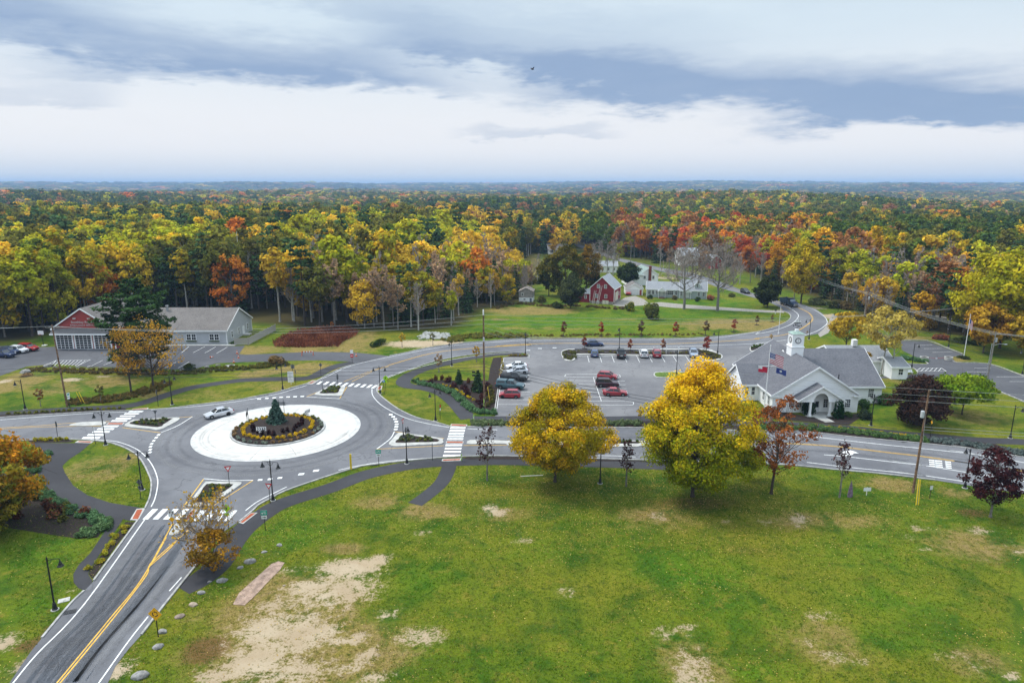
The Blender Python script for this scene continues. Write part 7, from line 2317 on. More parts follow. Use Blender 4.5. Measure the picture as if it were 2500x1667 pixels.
# ---- dump truck
a, b = Vector(at('U', 752, 840)), Vector(at('U', 782, 866))
ang = math.atan2(b.y - a.y, b.x - a.x)
ang = math.atan2(-1.0, 0.25)
tr = thing('dump_truck', 'dark blue dump truck coming round the bend', 'truck', (*at('P', 1927, 747), 0.04), ang)
mb = MB()
mb.box(-3.6, 3.2, -.5, .5, .55, .85)
mb.build('chassis', M_PLASTIC, tr)
mb = MB()
loft(mb, [[(x, -w_, .75), (x, w_, .75), (x, w_ * .96, zt), (x, -w_ * .96, zt)] for x, w_, zt in ((1.7, 1.1, 1.75), (2.4, 1.08, 1.7), (3.5, .98, 1.5), (3.62, .9, 1.3))])
mb.box(.25, 1.75, -1.15, 1.15, .75, 1.75)
loft(mb, [[(.28, -1.12, 1.75), (1.72, -1.12, 1.75), (1.72, 1.12, 1.75), (.28, 1.12, 1.75)], [(.32, -1.0, 2.55), (1.35, -1.0, 2.55), (1.35, 1.0, 2.55), (.32, 1.0, 2.55)]])
mb.build('cab', C_NAVY, tr)
MB().add([(1.74, -1.02, 1.80), (1.74, 1.02, 1.80), (1.42, .92, 2.46), (1.42, -.92, 2.46)], [(0, 1, 2, 3)]).build('windshield', mat('truck_glass', (.16, .20, .24), .1, .1, 2, 0, .8), tr)
for s_ in (-1, 1):
	MB().add([(.5, s_ * 1.125, 1.82), (1.55, s_ * 1.125, 1.82), (1.3, s_ * 1.03, 2.44), (.5, s_ * 1.03, 2.44)], [(0, 1, 2, 3) if s_ < 0 else (3, 2, 1, 0)]).build('side_window', M_GLASS, tr)
	MB().box(3.5, 3.64, *sorted((s_ * .62, s_ * .92)), 1.0, 1.25).build('headlight', M_LAMP, tr)
	MB().box(1.6, 1.7, *sorted((s_ * 1.3, s_ * 1.5)), 1.8, 2.3).build('side_mirror', M_PLASTIC, tr)
mb = MB()
mb.box(-3.9, .05, -1.22, 1.22, .95, 1.1)
for s_ in (-1, 1):
	mb.box(-3.9, .05, *sorted((s_ * 1.22, s_ * 1.14)), 1.1, 2.55)
	for x in (-3.0, -2.0, -1.0):
		mb.box(x - .06, x + .06, *sorted((s_ * 1.22, s_ * 1.30)), 1.0, 2.5)
mb.box(-.03, .05, -1.22, 1.22, 1.1, 2.85)
mb.box(-3.9, -3.82, -1.22, 1.22, 1.1, 2.4)
mb.box(.05, 1.3, -1.2, 1.2, 2.76, 2.85)
mb.build('dump_body', C_NAVY, tr)
MB().box(3.62, 3.80, -1.1, 1.1, .6, .88).build('bumper', M_GALV, tr)
MB().box(3.58, 3.66, -.5, .5, .95, 1.35).build('grille', M_RIM, tr)
wm = wheel_mesh(.5, .3)
for x in (2.6, -1.9, -3.0):
	for s_ in (-1, 1):
		w_ = link('wheel', wm[0], tr, (x, s_ * 1.0, .5))
		link('rim', wm[1], w_)
# ------------------------------------------------------------------ street lamps
def lamp_meshes(arms):
	post = MB()
	post.lathe([(.085, .75), (.075, 2.0), (.065, 5.35), (.09, 5.38), (.09, 5.45), (.03, 5.6), (.01, 5.75)], 10)
	base = MB()
	base.lathe([(.27, 0), (.27, .12), (.20, .2), (.18, .55), (.14, .62), (.15, .72), (.09, .8)], 12)
	plinth = MB()
	plinth.lathe([(.36, -.1), (.36, .05), (.3, .06)], 14)
	arm = MB()
	pts = [(.05, 0, 5.22), (.25, 0, 5.30), (.7, 0, 5.38), (1.05, 0, 5.36), (1.12, 0, 5.28), (1.12, 0, 5.12)]
	arm.path(pts, .035, 6)
	arm.path([(.06, 0, 4.85), (.25, 0, 5.02), (.42, 0, 5.33)], .024, 5)
	head = MB()
	head.lathe([(.05, 5.16), (.08, 5.05), (.10, 4.98), (.16, 4.90), (.18, 4.74), (.30, 4.62), (.32, 4.58), (.30, 4.57)], 12, (1.12, 0, 0))
	glass = MB()
	glass.lathe([(.20, 4.60), (.18, 4.50), (.10, 4.44), (.02, 4.42)], 10, (1.12, 0, 0))
	hook = MB()
	hook.tube((0, -.55, 3.95), (0, .55, 3.95), .014, .014, 4)
	hook.tube((0, -.55, 4.75), (0, .1, 4.75), .014, .014, 4)
	return [x.mesh(n, m) for x, n, m in ((post, 'post', M_BLACK), (base, 'base', M_BLACK), (plinth, 'footing', M_CONC), (arm, 'arm', M_BLACK), (head, 'lamp_head', M_BLACK), (glass, 'globe', M_LAMP), (hook, 'banner_rod', M_BLACK))]
LM = lamp_meshes(2)
def street_lamp(k, x, y, arms, ang, label):
	p = at(k, x, y)
	o = thing('street_lamp', label, 'street lamp', (p[0], p[1], 0.02), R(ang), 'black street lamps')
	link('post', LM[0], o)
	link('base', LM[1], o)
	link('footing', LM[2], o)
	link('banner_rod', LM[6], o)
	for i in range(arms):
		a_ = link('arm', LM[3], o, (0, 0, 0), PI * i)
		h_ = link('lamp_head', LM[4], o, (0, 0, 0), PI * i)
		link('globe', LM[5], h_)
	return o
for spec in [('A', 207, 1172, 1, 180, 'one armed street lamp at the far left beside the tan grass'), ('A', 1413, 1135, 2, 70, 'street lamp on the grass by the left end of the curved path'), ('A', 2320, 1012, 2, 60, 'street lamp beside the white notice board'),
			 ('B', 867, 457, 2, 12, 'two armed street lamp at the tip of the rounded lawn, left crosswalk'), ('B', 1167, 825, 2, 15, 'two armed street lamp in the middle of the rounded lawn'), ('B', 2240, 912, 2, -12, 'two armed street lamp by the yield sign at the near crosswalk'),
			 ('C', 452, 742, 1, 8, 'one armed street lamp on the lawn at the bottom left'), ('D', 1103, 707, 2, 5, 'two armed street lamp at the right end of the far crosswalk'), ('D', 1557, 930, 2, 45, 'two armed street lamp on the lawn inside the right path'),
			 ('D', 1322, 1282, 2, 82, 'street lamp seen arm end on, beside the right crosswalk'), ('D', 1690, 482, 1, 120, 'street lamp on the grass strip along the far road'), ('D', 2294, 392, 1, 90, 'street lamp at the corner of the car park planting'),
			 ('E', 1215, 350, 1, 95, 'street lamp behind the black pickup on the car park island'), ('E', 2022, 380, 1, 160, 'street lamp at the right end of the car park island'), ('E', 1684, 560, 1, 95, 'street lamp in the grass island above the biggest maple'),
			 ('N', 823, 470, 1, 95, 'lamp post standing between the two big yellow maples'), ('F', 1180, 906, 2, 80, 'street lamp in front of the right corner of the white hall'), ('F', 2246, 1002, 1, -10, 'one armed street lamp on the lawn at the right edge'),
			 ('O', 1785, 552, 1, 80, 'street lamp on the near verge beside the purple beech at the right'), ('F', 1492, 462, 1, 10, 'street lamp by the right car park entrance'), ('F', 705, 247, 1, 175, 'street lamp behind the clock tower by the bend'),
			 ('H', 563, 905, 1, 60, 'street lamp on the outer side of the bend'), ('H', 1628, 1168, 1, 90, 'street lamp at the wooded edge of the right car park'), ('H', 668, 1010, 2, 5, 'two armed street lamp half hidden behind the slim yellow tree'), ('F', 2338, 515, 1, 100, 'street lamp at the far right edge of the car park')]:
	street_lamp(*spec)
# ------------------------------------------------------------------ utility poles and wires
M_CAN = mat('transformer_grey', (0.46, 0.48, 0.50), 0.5, 0.08, 3)
M_INS = mat('insulator', (0.30, 0.26, 0.24), 0.3, 0.1, 4)
M_WIRE = mat('wire', (0.05, 0.05, 0.055), 0.5, 0.1, 3)
M_WIREL = mat('wire_bare', (0.42, 0.43, 0.43), 0.4, 0.1, 3, .4)
def utility_pole(base, top_v, label, lean=(0, 0), arm=None, can=None, wood=M_WOODPOLE, rbase=.17):
	xy = at(*base)
	h = height_of(xy, top_v)
	o = thing('utility_pole', label, 'utility pole', (xy[0], xy[1], 0))
	tip = Vector((lean[0], lean[1], h))
	MB().tube((0, 0, -.2), tip, rbase, rbase * .68, 9).build('shaft', wood, o)
	heads = []
	if arm is not None:
		d = Vector((math.cos(R(arm)), math.sin(R(arm)), 0))
		c_ = tip * (1 - .55 / h)
		m_ = MB()
		nrm = Vector((-d.y, d.x, 0))
		e0, e1 = c_ - d * 1.2, c_ + d * 1.2
		m_.slab(e0 + nrm * .06 - Vector((0, 0, .06)), e1 + nrm * .06 - Vector((0, 0, .06)), e1 + nrm * .06 + Vector((0, 0, .06)), e0 + nrm * .06 + Vector((0, 0, .06)), .12)
		m_.build('crossarm', M_WOODGREY, o)
		for s_ in (-1.1, -.5, .5, 1.1):
			p = c_ + d * s_
			MB().lathe([(.045, .06), (.06, .14), (.04, .2), (.055, .26), (.02, .3)], 8, p).build('insulator', M_INS, o)
			heads.append(Vector(o.location) + p + Vector((0, 0, .28)))
	else:
		for dz_ in (.05, .9, 1.7):
			p = tip * (1 - dz_ / h)
			MB().lathe([(.05, -.05), (.08, .02), (.05, .1), (.02, .14)], 8, p + Vector((.18, 0, 0))).build('insulator', M_INS, o)
			heads.append(Vector(o.location) + p + Vector((.18, 0, .1)))
	if can:
		z_, ca = can
		p = tip * (z_ / h) + Vector((math.cos(R(ca)), math.sin(R(ca)), 0)) * .42
		MB().lathe([(.22, -.45), (.24, -.4), (.24, .4), (.2, .46), (.05, .5)], 12, p).build('transformer', M_CAN, o)
	return o, heads, h, tip
def wire(a, b, sag=0.5, r=.016, m=M_WIRE, label='', group=None, n=14):
	a, b = Vector(a), Vector(b)
	pts = []
	for i in range(n + 1):
		t_ = i / n
		p = a.lerp(b, t_)
		p.z -= sag * 4 * t_ * (1 - t_)
		pts.append(p)
	o = MB().path(pts, r, 4).build('power_line', m)
	return tag(o, label, 'wire', group)
U1, H1, h1, t1 = utility_pole(('A', 552, 1150), row('A', 480), 'brown wooden utility pole at the left before the red garage', (-.55, 0), 8, None)
U2, H2, h2, t2 = utility_pole(('D', 1958, 832), row('D', 66), 'tallest brown pole by the car park planting, white pin on top', (-.05, .2), None, None, rbase=.2)
U3, H3, h3, t3 = utility_pole(('O', 1288, 596), row('F', 640), 'tall weathered pole on the near verge at the right', (.5, .4), None, (10.9, 190), M_WOODPOLE)
U4, H4, h4, t4 = utility_pole(('F', 2072, 545), row('F', 190), 'pale pole with a curved lamp arm at the right car park', (.25, 0), 5, (8.3, 20), M_WOODGREY)
U5, H5, h5, t5 = utility_pole(('H', 826, 922), row('H', 640), 'wooden pole with a transformer at the edge of the right wood', (.2, 0), 10, (7.2, 300), M_WOODPOLE)
U6, H6, h6, t6 = utility_pole(('H', 150, 696), row('H', 418), 'tall pale pole beside the bend behind the dump truck', (.4, 0), 5, None, M_WOODGREY)
U7, H7, h7, t7 = utility_pole(('G', 1062, 325), row('G', 155), 'pale pole with crossarm by the far road', (.1, 0), 5, None, M_WOODGREY)
U8, H8, h8, t8 = utility_pole(('G', 825, 240), row('G', 112), 'pole with crossarm further along the far road', (.1, 0), 5, None, M_WOODGREY)
U9, H9, h9, t9 = utility_pole(('G', 601, 160), row('G', 55), 'farthest pole on the far road near the white bungalow', (0, 0), 0, None, M_WOODGREY)
MB().lathe([(.1, 0), (.12, .1), (.12, 1.0), (.08, 1.05)], 8, (t2.x, t2.y, h2 - .05)).build('pole_cap', M_WHITE, U2)
MB().lathe([(.16, -.4), (.17, .3), (.1, .4)], 10, (t2.x + .05, t2.y - .25, h2 - 4.4)).build('cutout_switch', M_CAN, U2)
mb = MB()
mb.box(-.55, .0, -.4, -.2, 6.9, 7.2)
mb.box(-.55, .0, -.4, -.2, 6.3, 6.6)
mb.build('splice_box', M_PLASTIC, U2, (-1.6, 0, 0))
mb = MB()
mb.path([(t4.x * .8, 0, h4 - 2.9), (.9, -.1, h4 - 2.55), (1.9, -.2, h4 - 2.5), (2.3, -.2, h4 - 2.55)], .05, 6)
mb.build('lamp_arm', M_GALV, U4)
MB().lathe([(.05, .12), (.2, .05), (.22, -.03), (.1, -.1)], 10, (2.55, -.2, h4 - 2.6), sx=1.7).build('lamp_head', M_GALV, U4)
mb = MB()
mb.tube((-.42, -.1, 0), (-.25, -.1, h4 - 2.4), .07, .07, 6)
mb.build('riser_pipe', M_GALV, U4)
gx_, gy_ = at('O', 1328, 715)
M_YEL = mat('safety_yellow', (0.72, 0.50, 0.02), 0.5, 0.06, 3)
gg = thing('guy_guard', 'yellow guard tubes on the guy wire of the near pole', 'guy wire', (gx_, gy_, 0))
b3 = Vector(U3.location) - Vector((gx_, gy_, 0)) + t3 * .8
for i, s_ in enumerate((-.12, .16)):
	MB().path([(s_, 0, 0), Vector((s_, 0, 0)).lerp(b3, .27)], .06, 6).build('guard_tube', M_YEL, gg)
MB().path([(0, 0, 0), b3], .014, 4).build('guy_strand', M_WIREL, gg)
for base, lb, d_ in ((('A', 672, 1125), 'yellow guy guards leaning in the weeds by the left pole', (-.9, .2, 2.2)), (('D', 2000, 765), 'yellow guy guard by the tall brown pole in the planting', (-.35, .3, 2.6))):
	p = at(*base)
	o = thing('guy_guard', lb, 'guy wire', (*p, 0))
	for s_ in ((0, .5) if base[0] == 'A' else (0,)):
		MB().tube((s_, 0, 0), (s_ + d_[0], d_[1], d_[2]), .06, .06, 6).build('guard_tube', M_YEL, o)
off_l = Vector((-190, 96, 11))
off_l2 = Vector((-190, 96, 6.5))
for i in range(4):
	wire(H1[i], H1[i] + Vector((-95, -4 + i, .5)), 1.0, .03, M_WIREL, f'{["lowest", "second", "third", "topmost"][i]} bare wire running left from the brown pole at the left', 'bare wires')
for i in range(3):
	wire(H1[i], H2[i], 1.5, .028, M_WIREL, f'{["upper", "middle", "lower"][i]} bare wire between the left pole and the tallest brown pole', 'bare wires')
	e = H3[i] if i < 3 else H3[0]
	wire(H2[i], Vector((120, 171 + i, 10)), 1.8, .028, M_WIREL, f'{["upper", "middle", "lower"][i]} bare wire from the tallest pole over the car park', 'bare wires')
lowA, lowB = Vector(U1.location) + t1 * .40, Vector(U2.location) + t2 * .42
for i in range(3):
	dz_ = Vector((0, 0, .75 * i))
	nm = ["lowest", "middle", "upper"][i]
	wire(lowA + dz_, lowB + dz_ * .8, .9, .035, M_WIRE, f'{nm} black cable between the left pole and the tallest pole', 'black cables')
	wire(lowA + dz_, lowA + dz_ + Vector((-95, -6, -.5)), .9, .035, M_WIRE, f'{nm} black cable running off to the left', 'black cables')
	wire(lowB + dz_ * .8, Vector((53.6, 90, 6 + .5 * i)), 1.3, .035, M_WIRE, f'{nm} black cable crossing the car park behind the maples', 'black cables')
for i in range(3):
	wire(H3[i], Vector((135, 86 - i, 12.5 - .7 * i)), 1.0, .026, M_WIREL, f'{["upper", "middle", "lower"][i]} bare wire from the near pole to the right edge', 'bare wires')
	wire(H3[i], Vector(H2[i]) + Vector((0, 0, -1.5)), 2.0, .016, M_WIREL, f'{["upper", "middle", "lower"][i]} thin wire passing over the roof of the white hall', 'bare wires')
lowC = Vector(U3.location) + t3 * .62
for i in range(2):
	wire(lowC + Vector((0, 0, .4 * i)), Vector((140, 84, 6.5 + .5 * i)), 1.0, .03, M_WIREL, f'{["lower", "upper"][i]} cable from the near pole across the right lawn', 'bare wires')
for i in range(4):
	wire(H5[i], H4[i], 1.0, .03, M_WIREL, f'{["first", "second", "third", "fourth"][i]} wire from the left, from the wood edge pole to the lamp arm pole', 'bare wires')
	wire(H4[i], H4[i] + Vector((75, -35, .5)), 1.0, .03, M_WIREL, f'{["first", "second", "third", "fourth"][i]} wire from the lamp arm pole to the right edge', 'bare wires')
	wire(H6[i], H5[i], .9, .03, M_WIREL, f'{["first", "second", "third", "fourth"][i]} wire along the outside of the bend', 'bare wires')
for i in (0, 3):
	wire(H7[i], H8[i], .8, .022, M_WIREL, f'{"left" if i == 0 else "right"} wire along the far road', 'bare wires')
for i in range(2):
	wire(Vector(U5.location) + t5 * (.55 + .08 * i), Vector(U4.location) + t4 * (.45 + .09 * i), .8, .03, M_WIRE, f'{["lower", "upper"][i]} black cable before the right wood', 'black cables')
# ------------------------------------------------------------------ signs
M_SIGNW = mat('sign_white', (0.80, 0.80, 0.80), 0.4, 0.03, 3)
M_SIGNR = mat('sign_red', (0.55, 0.015, 0.02), 0.4, 0.05, 3)
M_SIGNY = mat('sign_yellow', (0.80, 0.40, 0.01), 0.4, 0.05, 3)
M_SIGNL = mat('sign_lime', (0.42, 0.80, 0.01), 0.4, 0.05, 3)
M_SIGNG = mat('sign_teal', (0.01, 0.36, 0.25), 0.4, 0.05, 3)
M_SIGNB = mat('sign_blue', (0.02, 0.22, 0.50), 0.4, 0.05, 3)
M_BACK = mat('sign_back', (0.22, 0.23, 0.25), 0.45, 0.08, 3, .5)
def sign(base, label, panels, face=-90, h=2.6, post=M_BLACK, two=False, name='road_sign'):
	"""post with panels: (shape, w, h, z, material, [marks]); face = compass of the front in degrees"""
	p = at(*base)
	o = thing(name, label, 'sign', (p[0], p[1], .02), R(face + 90))
	for s_ in ((-.5, .5) if two else (0,)):
		MB().tube((s_, .03, -.02), (s_, .03, h), .045, .04, 6).build('post', post, o)
	for shape, w_, hh, z, m_, marks in panels:
		if shape == 'rect':
			pts = [(-w_ / 2, -hh / 2), (w_ / 2, -hh / 2), (w_ / 2, hh / 2), (-w_ / 2, hh / 2)]
		elif shape == 'diamond':
			pts = [(0, -hh / 2), (w_ / 2, 0), (0, hh / 2), (-w_ / 2, 0)]
		elif shape == 'yield':
			pts = [(0, -hh / 2), (w_ / 2, hh / 2), (-w_ / 2, hh / 2)]
		elif shape == 'oct':
			pts = [(w_ / 2 * math.cos(PI / 8 + i * PI / 4), w_ / 2 * math.sin(PI / 8 + i * PI / 4)) for i in range(8)]
		mb_ = MB()
		n = len(pts)
		vs = [(x, -.035, z + y) for x, y in pts] + [(x, -.015, z + y) for x, y in pts]
		mb_.add(vs, [tuple(range(n))], 0)
		mb_.add(vs, [tuple(range(2 * n - 1, n - 1, -1))] + [(i, n + i, n + (i + 1) % n, (i + 1) % n) for i in range(n)], 1)
		pn = mb_.build('panel', [m_, M_BACK], o)
		for mm, polys in marks:
			q_ = MB()
			for pl in polys:
				q_.add([(x, -.042, z + y) for x, y in pl], [tuple(range(len(pl)))])
			q_.build('symbol', mm, pn)
	return o
def disc_pts(cx, cy, r, n=12):
	return [(cx + r * math.cos(2 * PI * i / n), cy + r * math.sin(2 * PI * i / n)) for i in range(n)]
YIELD = [('yield', .95, .85, 2.35, M_SIGNR, [(M_SIGNW, [[(0, -.20), (.26, .27), (-.26, .27)]])])]
sign(('B', 1882, 786), 'red and white yield sign on the near traffic island', YIELD, -78, 2.7)
sign(('B', 2216, 936), 'red and white yield sign at the kerb left of the trail lamp', YIELD, -100, 2.7)
sign(('D', 1292, 1048), 'red yield sign turned to the right traffic island', YIELD, -15, 2.7)
BIKE = [('rect', .75, .62, 2.3, M_SIGNG, [(M_SIGNW, [disc_pts(-.16, -.06, .12), disc_pts(.16, -.06, .12), [(-.16, -.03), (.1, .14), (.13, .1), (-.12, -.06)], [(-.3, .24), (.3, .24), (.3, .27), (-.3, .27)]]), (M_SIGNG, [disc_pts(-.16, -.06, .08), disc_pts(.16, -.06, .08)])]),
		('rect', .62, .42, 1.72, M_SIGNW, [(M_BLACK, [[(-.2, -.04), (.05, -.04), (.05, -.11), (.22, 0), (.05, .11), (.05, .04), (-.2, .04)]])])]
for i_, pn_ in enumerate(BIKE):
	pass
sign(('B', 2177, 1158), 'teal bicycle route sign with arrow beside the near path', BIKE, -85, 2.6)
sign(('D', 1092, 1304), 'teal bicycle route sign with arrow by the drain near the right crosswalk', BIKE, -88, 2.6)
PED = [(M_BLACK, [disc_pts(0, .2, .06), [(-.07, .12), (.08, .12), (.1, -.06), (-.02, -.08)], [(-.02, -.06), (.06, -.06), (.16, -.3), (.09, -.3)], [(-.04, -.06), (.03, -.06), (-.09, -.3), (-.16, -.3)], [(-.2, .02), (-.07, .12), (-.05, .06), (-.17, -.04)]])]
PEDP = [('diamond', 1.1, 1.1, 2.75, M_SIGNL, PED), ('rect', .6, .32, 1.95, M_SIGNL, [(M_BLACK, [[(.18, .08), (.18, .05), (-.05, -.06), (-.05, -.1), (-.18, -.1), (-.1, .02), (-.08, -.01)]])])]
sign(('J', 1350, 690), 'lime pedestrian crossing diamond by the near crosswalk', PEDP, -95, 3.2)
sign(('D', 1150, 690), 'lime pedestrian crossing diamond by the far crosswalk', PEDP, -70, 3.3)
sign(('B', 1298, 142), 'narrow lime diamond seen nearly edge on by the left crosswalk', PEDP, 195, 3.2)
sign(('D', 1956, 890), 'narrow lime diamond beside the foot of the tallest pole', PEDP, -170, 3.2)
KEEP = [('rect', .7, .85, 2.55, M_SIGNW, [(M_BLACK, [[(-.26, .3), (-.02, .3), (-.14, .0)], [(.02, -.3), (.1, -.3), (.1, -.12), (.22, .05), (.22, .18), (.3, .18), (.18, .34), (.06, .18), (.14, .18), (.14, .08), (.02, -.1)]])]), ('diamond', .72, .72, 1.85, M_SIGNY, [])]
sign(('J', 648, 745), 'white keep right sign over a small amber diamond on the near island', KEEP, -92, 3.0)
arcs = []
for k_ in range(3):
	a0 = 2 * PI * k_ / 3 + .3
	A_ = [a0 + 1.35 * i / 6 for i in range(7)]
	arcs.append([(.27 * math.cos(t_), .27 * math.sin(t_)) for t_ in A_] + [(.19 * math.cos(t_), .19 * math.sin(t_)) for t_ in A_[::-1]])
	e_ = A_[-1]
	arcs.append([(.33 * math.cos(e_), .33 * math.sin(e_)), (.23 * math.cos(e_ + .45), .23 * math.sin(e_ + .45)), (.13 * math.cos(e_), .13 * math.sin(e_))])
sign(('C', 1298, 965), 'amber roundabout ahead diamond with three circling arrows', [('diamond', 1.35, 1.35, 2.35, M_SIGNY, [(M_BLACK, arcs)])], -95, 2.9)
CHEV = [('rect', 1.5, .62, 1.62, M_SIGNW, [(M_BLACK, [[(x - .13, -.26), (x + .02, -.26), (x + .17, 0), (x + .02, .26), (x - .13, .26), (x + .02, 0)] for x in (-.55, -.18, .19, .54)])])]
def chev_split(P_):
	out_ = []
	for x in (-.55, -.18, .19, .54):
		out_ += [[(x - .13, -.26), (x + .02, -.26), (x + .17, 0), (x + .02, 0)], [(x + .02, 0), (x + .17, 0), (x + .02, .26), (x - .13, .26)]]
	return out_
CHEV = [('rect', 1.6, .66, 1.75, M_SIGNW, [(M_BLACK, chev_split(0))])]
sign(('M', 1128, 525), 'white board of black chevrons facing the camera in the roundabout', CHEV + [('rect', .8, .3, 1.2, M_SIGNW, [])], -88, 2.1)
sign(('M', 1655, 320), 'white chevron board turned sideways at the right of the roundabout', CHEV + [('rect', .7, .26, 1.2, M_SIGNW, [])], -18, 2.1)
sign(('M', 965, 345), 'chevron board seen edge on at the left of the roundabout', CHEV, 190, 2.6, two=True)
sign(('M', 1355, 225), 'grey back of the chevron board behind the roundabout spruce', CHEV, 80, 2.6, two=True)
GREYBACK = lambda shp: [(shp, .85, .85, 2.35, M_SIGNY, [])]
sign(('B', 1158, 900), 'grey back of a diamond sign on the rounded lawn', GREYBACK('diamond') + [('rect', .5, .4, 1.6, M_SIGNY, [])], 85, 2.8)
sign(('B', 478, 408), 'grey back of a sign on the left planting strip', [('rect', .5, .8, 2.5, M_SIGNW, [])], 60, 3.0)
sign(('B', 785, 448), 'thin sign seen edge on at the left crosswalk', [('rect', .6, .6, 2.5, M_SIGNW, [])], 20, 2.9)
sign(('B', 1285, 300), 'sign post standing in the left traffic island', [('yield', .8, .7, 2.4, M_SIGNR, [])], 95, 2.7)
sign(('D', 632, 700), 'thin sign post at the left end of the far traffic island', [('rect', .5, .6, 2.4, M_SIGNW, [])], 10, 2.8)
sign(('D', 757, 660), 'small teal topped post at the back of the far traffic island', [('rect', .35, .3, 2.7, M_SIGNG, []), ('rect', .4, .7, 2.1, M_SIGNW, [])], 100, 2.8)
sign(('D', 1534, 1255), 'thin sign post seen edge on at the right crosswalk', [('rect', .6, .6, 2.3, M_SIGNW, [])], 5, 2.7)
sign(('D', 1596, 918), 'small red and white sign behind the lamp on the right lawn', [('rect', .5, .5, 2.4, M_SIGNR, []), ('rect', .4, .4, 1.8, M_SIGNW, [])], -20, 2.7)
sign(('D', 874, 466), 'white and red sign at the mouth of the garage drive', [('rect', .7, .85, 2.9, M_SIGNW, []), ('rect', .7, .8, 1.95, M_SIGNR, [(M_SIGNW, [[(-.25, -.08), (.25, -.08), (.25, .08), (-.25, .08)]])])], -88, 3.4)
sign(('D', 618, 560), 'grey backed diamond on the grass beside the curved path', GREYBACK('diamond'), 85, 2.8)
sign(('D', 390, 575), 'grey backed square sign behind the white notice board', GREYBACK('rect'), 80, 2.9)
sign(('D', 412, 628), 'tall thin dark post right of the white notice board', [('rect', .3, .5, 2.6, M_BACK, [])], 60, 3.1)
nb = [(M_BACK, [[(-.4, y), (.3 - .1 * (i % 3), y), (.3 - .1 * (i % 3), y + .05), (-.4, y + .05)] for i, y in enumerate((-.8, -.55, -.3, -.05, .2, .45, .7))])]
sign(('D', 372, 632), 'tall white notice board on the grass by the curved path', [('rect', 1.15, 2.3, 1.6, M_SIGNW, nb)], -80, 2.4, M_WHITE, name='notice_board')
sign(('A', 575, 1165), 'white and green route sign beside the left brown pole', [('rect', .5, .75, 2.6, M_SIGNW, [(M_SIGNG, [[(-.15, -.1), (.15, -.1), (.15, .2), (-.15, .2)]])]), ('rect', .45, .4, 1.95, M_SIGNW, [])], -30, 3.0)
sign(('D', 1136, 712), 'small blue sign on a post beside the lime crossing diamond', [('rect', .45, .45, 2.6, M_SIGNB, [(M_SIGNW, [disc_pts(0, 0, .12)])])], -75, 2.9)
sign(('O', 845, 622), 'small white board on a short post by the pointed stone', [('rect', 1.0, .5, .85, M_SIGNW, [])], -88, 1.1, M_WHITE)
sign(('O', 1450, 655), 'small white sign on a brown post right of the yellow guards', [('rect', .42, .55, 1.55, M_SIGNW, [])], -80, 1.85, mat('sign_post_brown', (.07, .03, .025), .8, .1, 3))
sign(('F', 1632, 992), 'yellow edge on sign at the path in front of the purple beech', [('diamond', .7, .7, 2.5, M_SIGNY, [])], 170, 2.9)
for x in (1500, 1600, 1700):
	sign(('E', x, 386), f'{["left", "middle", "right"][(x - 1500) // 100]} of three small white parking signs on the island', [('rect', .35, .5, 1.6, M_SIGNW, [])], -90, 1.9, M_WHITE, name='parking_sign')
CRO = [('rect', .3, .95, .62, M_SIGNL, [(M_SIGNW, [[(-.1, -.2), (.1, -.2), (.1, .2), (-.1, .2)]])])]
sign(('D', 1868, 932), 'lime crossing paddle on the path right of the lawn', CRO, -40, 1.1, M_GALV, name='crossing_paddle')
sign(('D', 1768, 1262), 'lime crossing paddle at the near end of the right crosswalk', CRO, -20, 1.1, M_GALV, name='crossing_paddle')
mb = MB()
for x, y in ((865, 1328),):
	p = at('D', x, y)
mb.box(-.13, .13, -.06, .06, 0, 2.4)
tag(mb.build('marker_post', M_YEL, None, (*at('D', 864, 1330), 0)), 'plain yellow marker post on the verge at the near kerb', 'post')
# ------------------------------------------------------------------ flags
fp = at('L', 500, 1215)
fh = height_of(fp, row('L', 262))
pole = thing('flagpole', 'tall white flagpole with a yardarm before the white hall', 'flagpole', (*fp, 0))
MB().tube((0, 0, 0), (.18, 0, fh), .09, .05, 8).build('pole', M_WHITE, pole)
MB().lathe([(.01, 0), (.1, .1), (.01, .2)], 10, (.18, 0, fh)).build('finial', M_WHITE, pole)
zy = height_of(fp, row('L', 548))
MB().tube((-1.7, 0, zy), (1.75, 0, zy), .04, .04, 6).build('yardarm', M_WHITE, pole)
def flag(name, label, loc, w_, h_, droop, colour_at, mats, parent=None, n=26, m=13, seed=0):
	"""waving cloth built as a small grid; each cell takes the colour of the flag's field there"""
	mb_ = MB()
	pts = {}
	for i in range(n + 1):
		for j in range(m + 1):
			u_, v_ = i / n, j / m
			x = u_ * w_ * .93
			y = .16 * math.sin(u_ * 7.5 + seed + v_ * 1.5) * u_ * w_ * .35
			z = (v_ - 1) * h_ - droop * u_ ** 1.2 + .04 * math.sin(u_ * 9 + seed) * u_
			pts[i, j] = len(mb_.v)
			mb_.v.append((x, y, z))
	for i in range(n):
		for j in range(m):
			mb_.f.append((pts[i, j], pts[i + 1, j], pts[i + 1, j + 1], pts[i, j + 1]))
			mb_.m.append(colour_at((i + .5) / n, (j + .5) / m))
	return tag(mb_.build(name, mats, None, loc, -.15), label, 'flag')
F_W, F_R, F_B = mat('cloth_white', (.72, .72, .73), .8, .05, 4), mat('cloth_red', (.50, .02, .05), .8, .08, 4), mat('cloth_blue', (.035, .055, .22), .8, .08, 4)
def usa(u_, v_):
	if u_ < .40 and v_ > 6 / 13:
		k_ = (int(u_ * 26) % 2 == 0) and (int(v_ * 13) % 2 == 0)
		return 0 if k_ and .03 < u_ < .38 else 2
	return 1 if int((1 - v_) * 13 + 1e-6) % 2 == 0 else 0
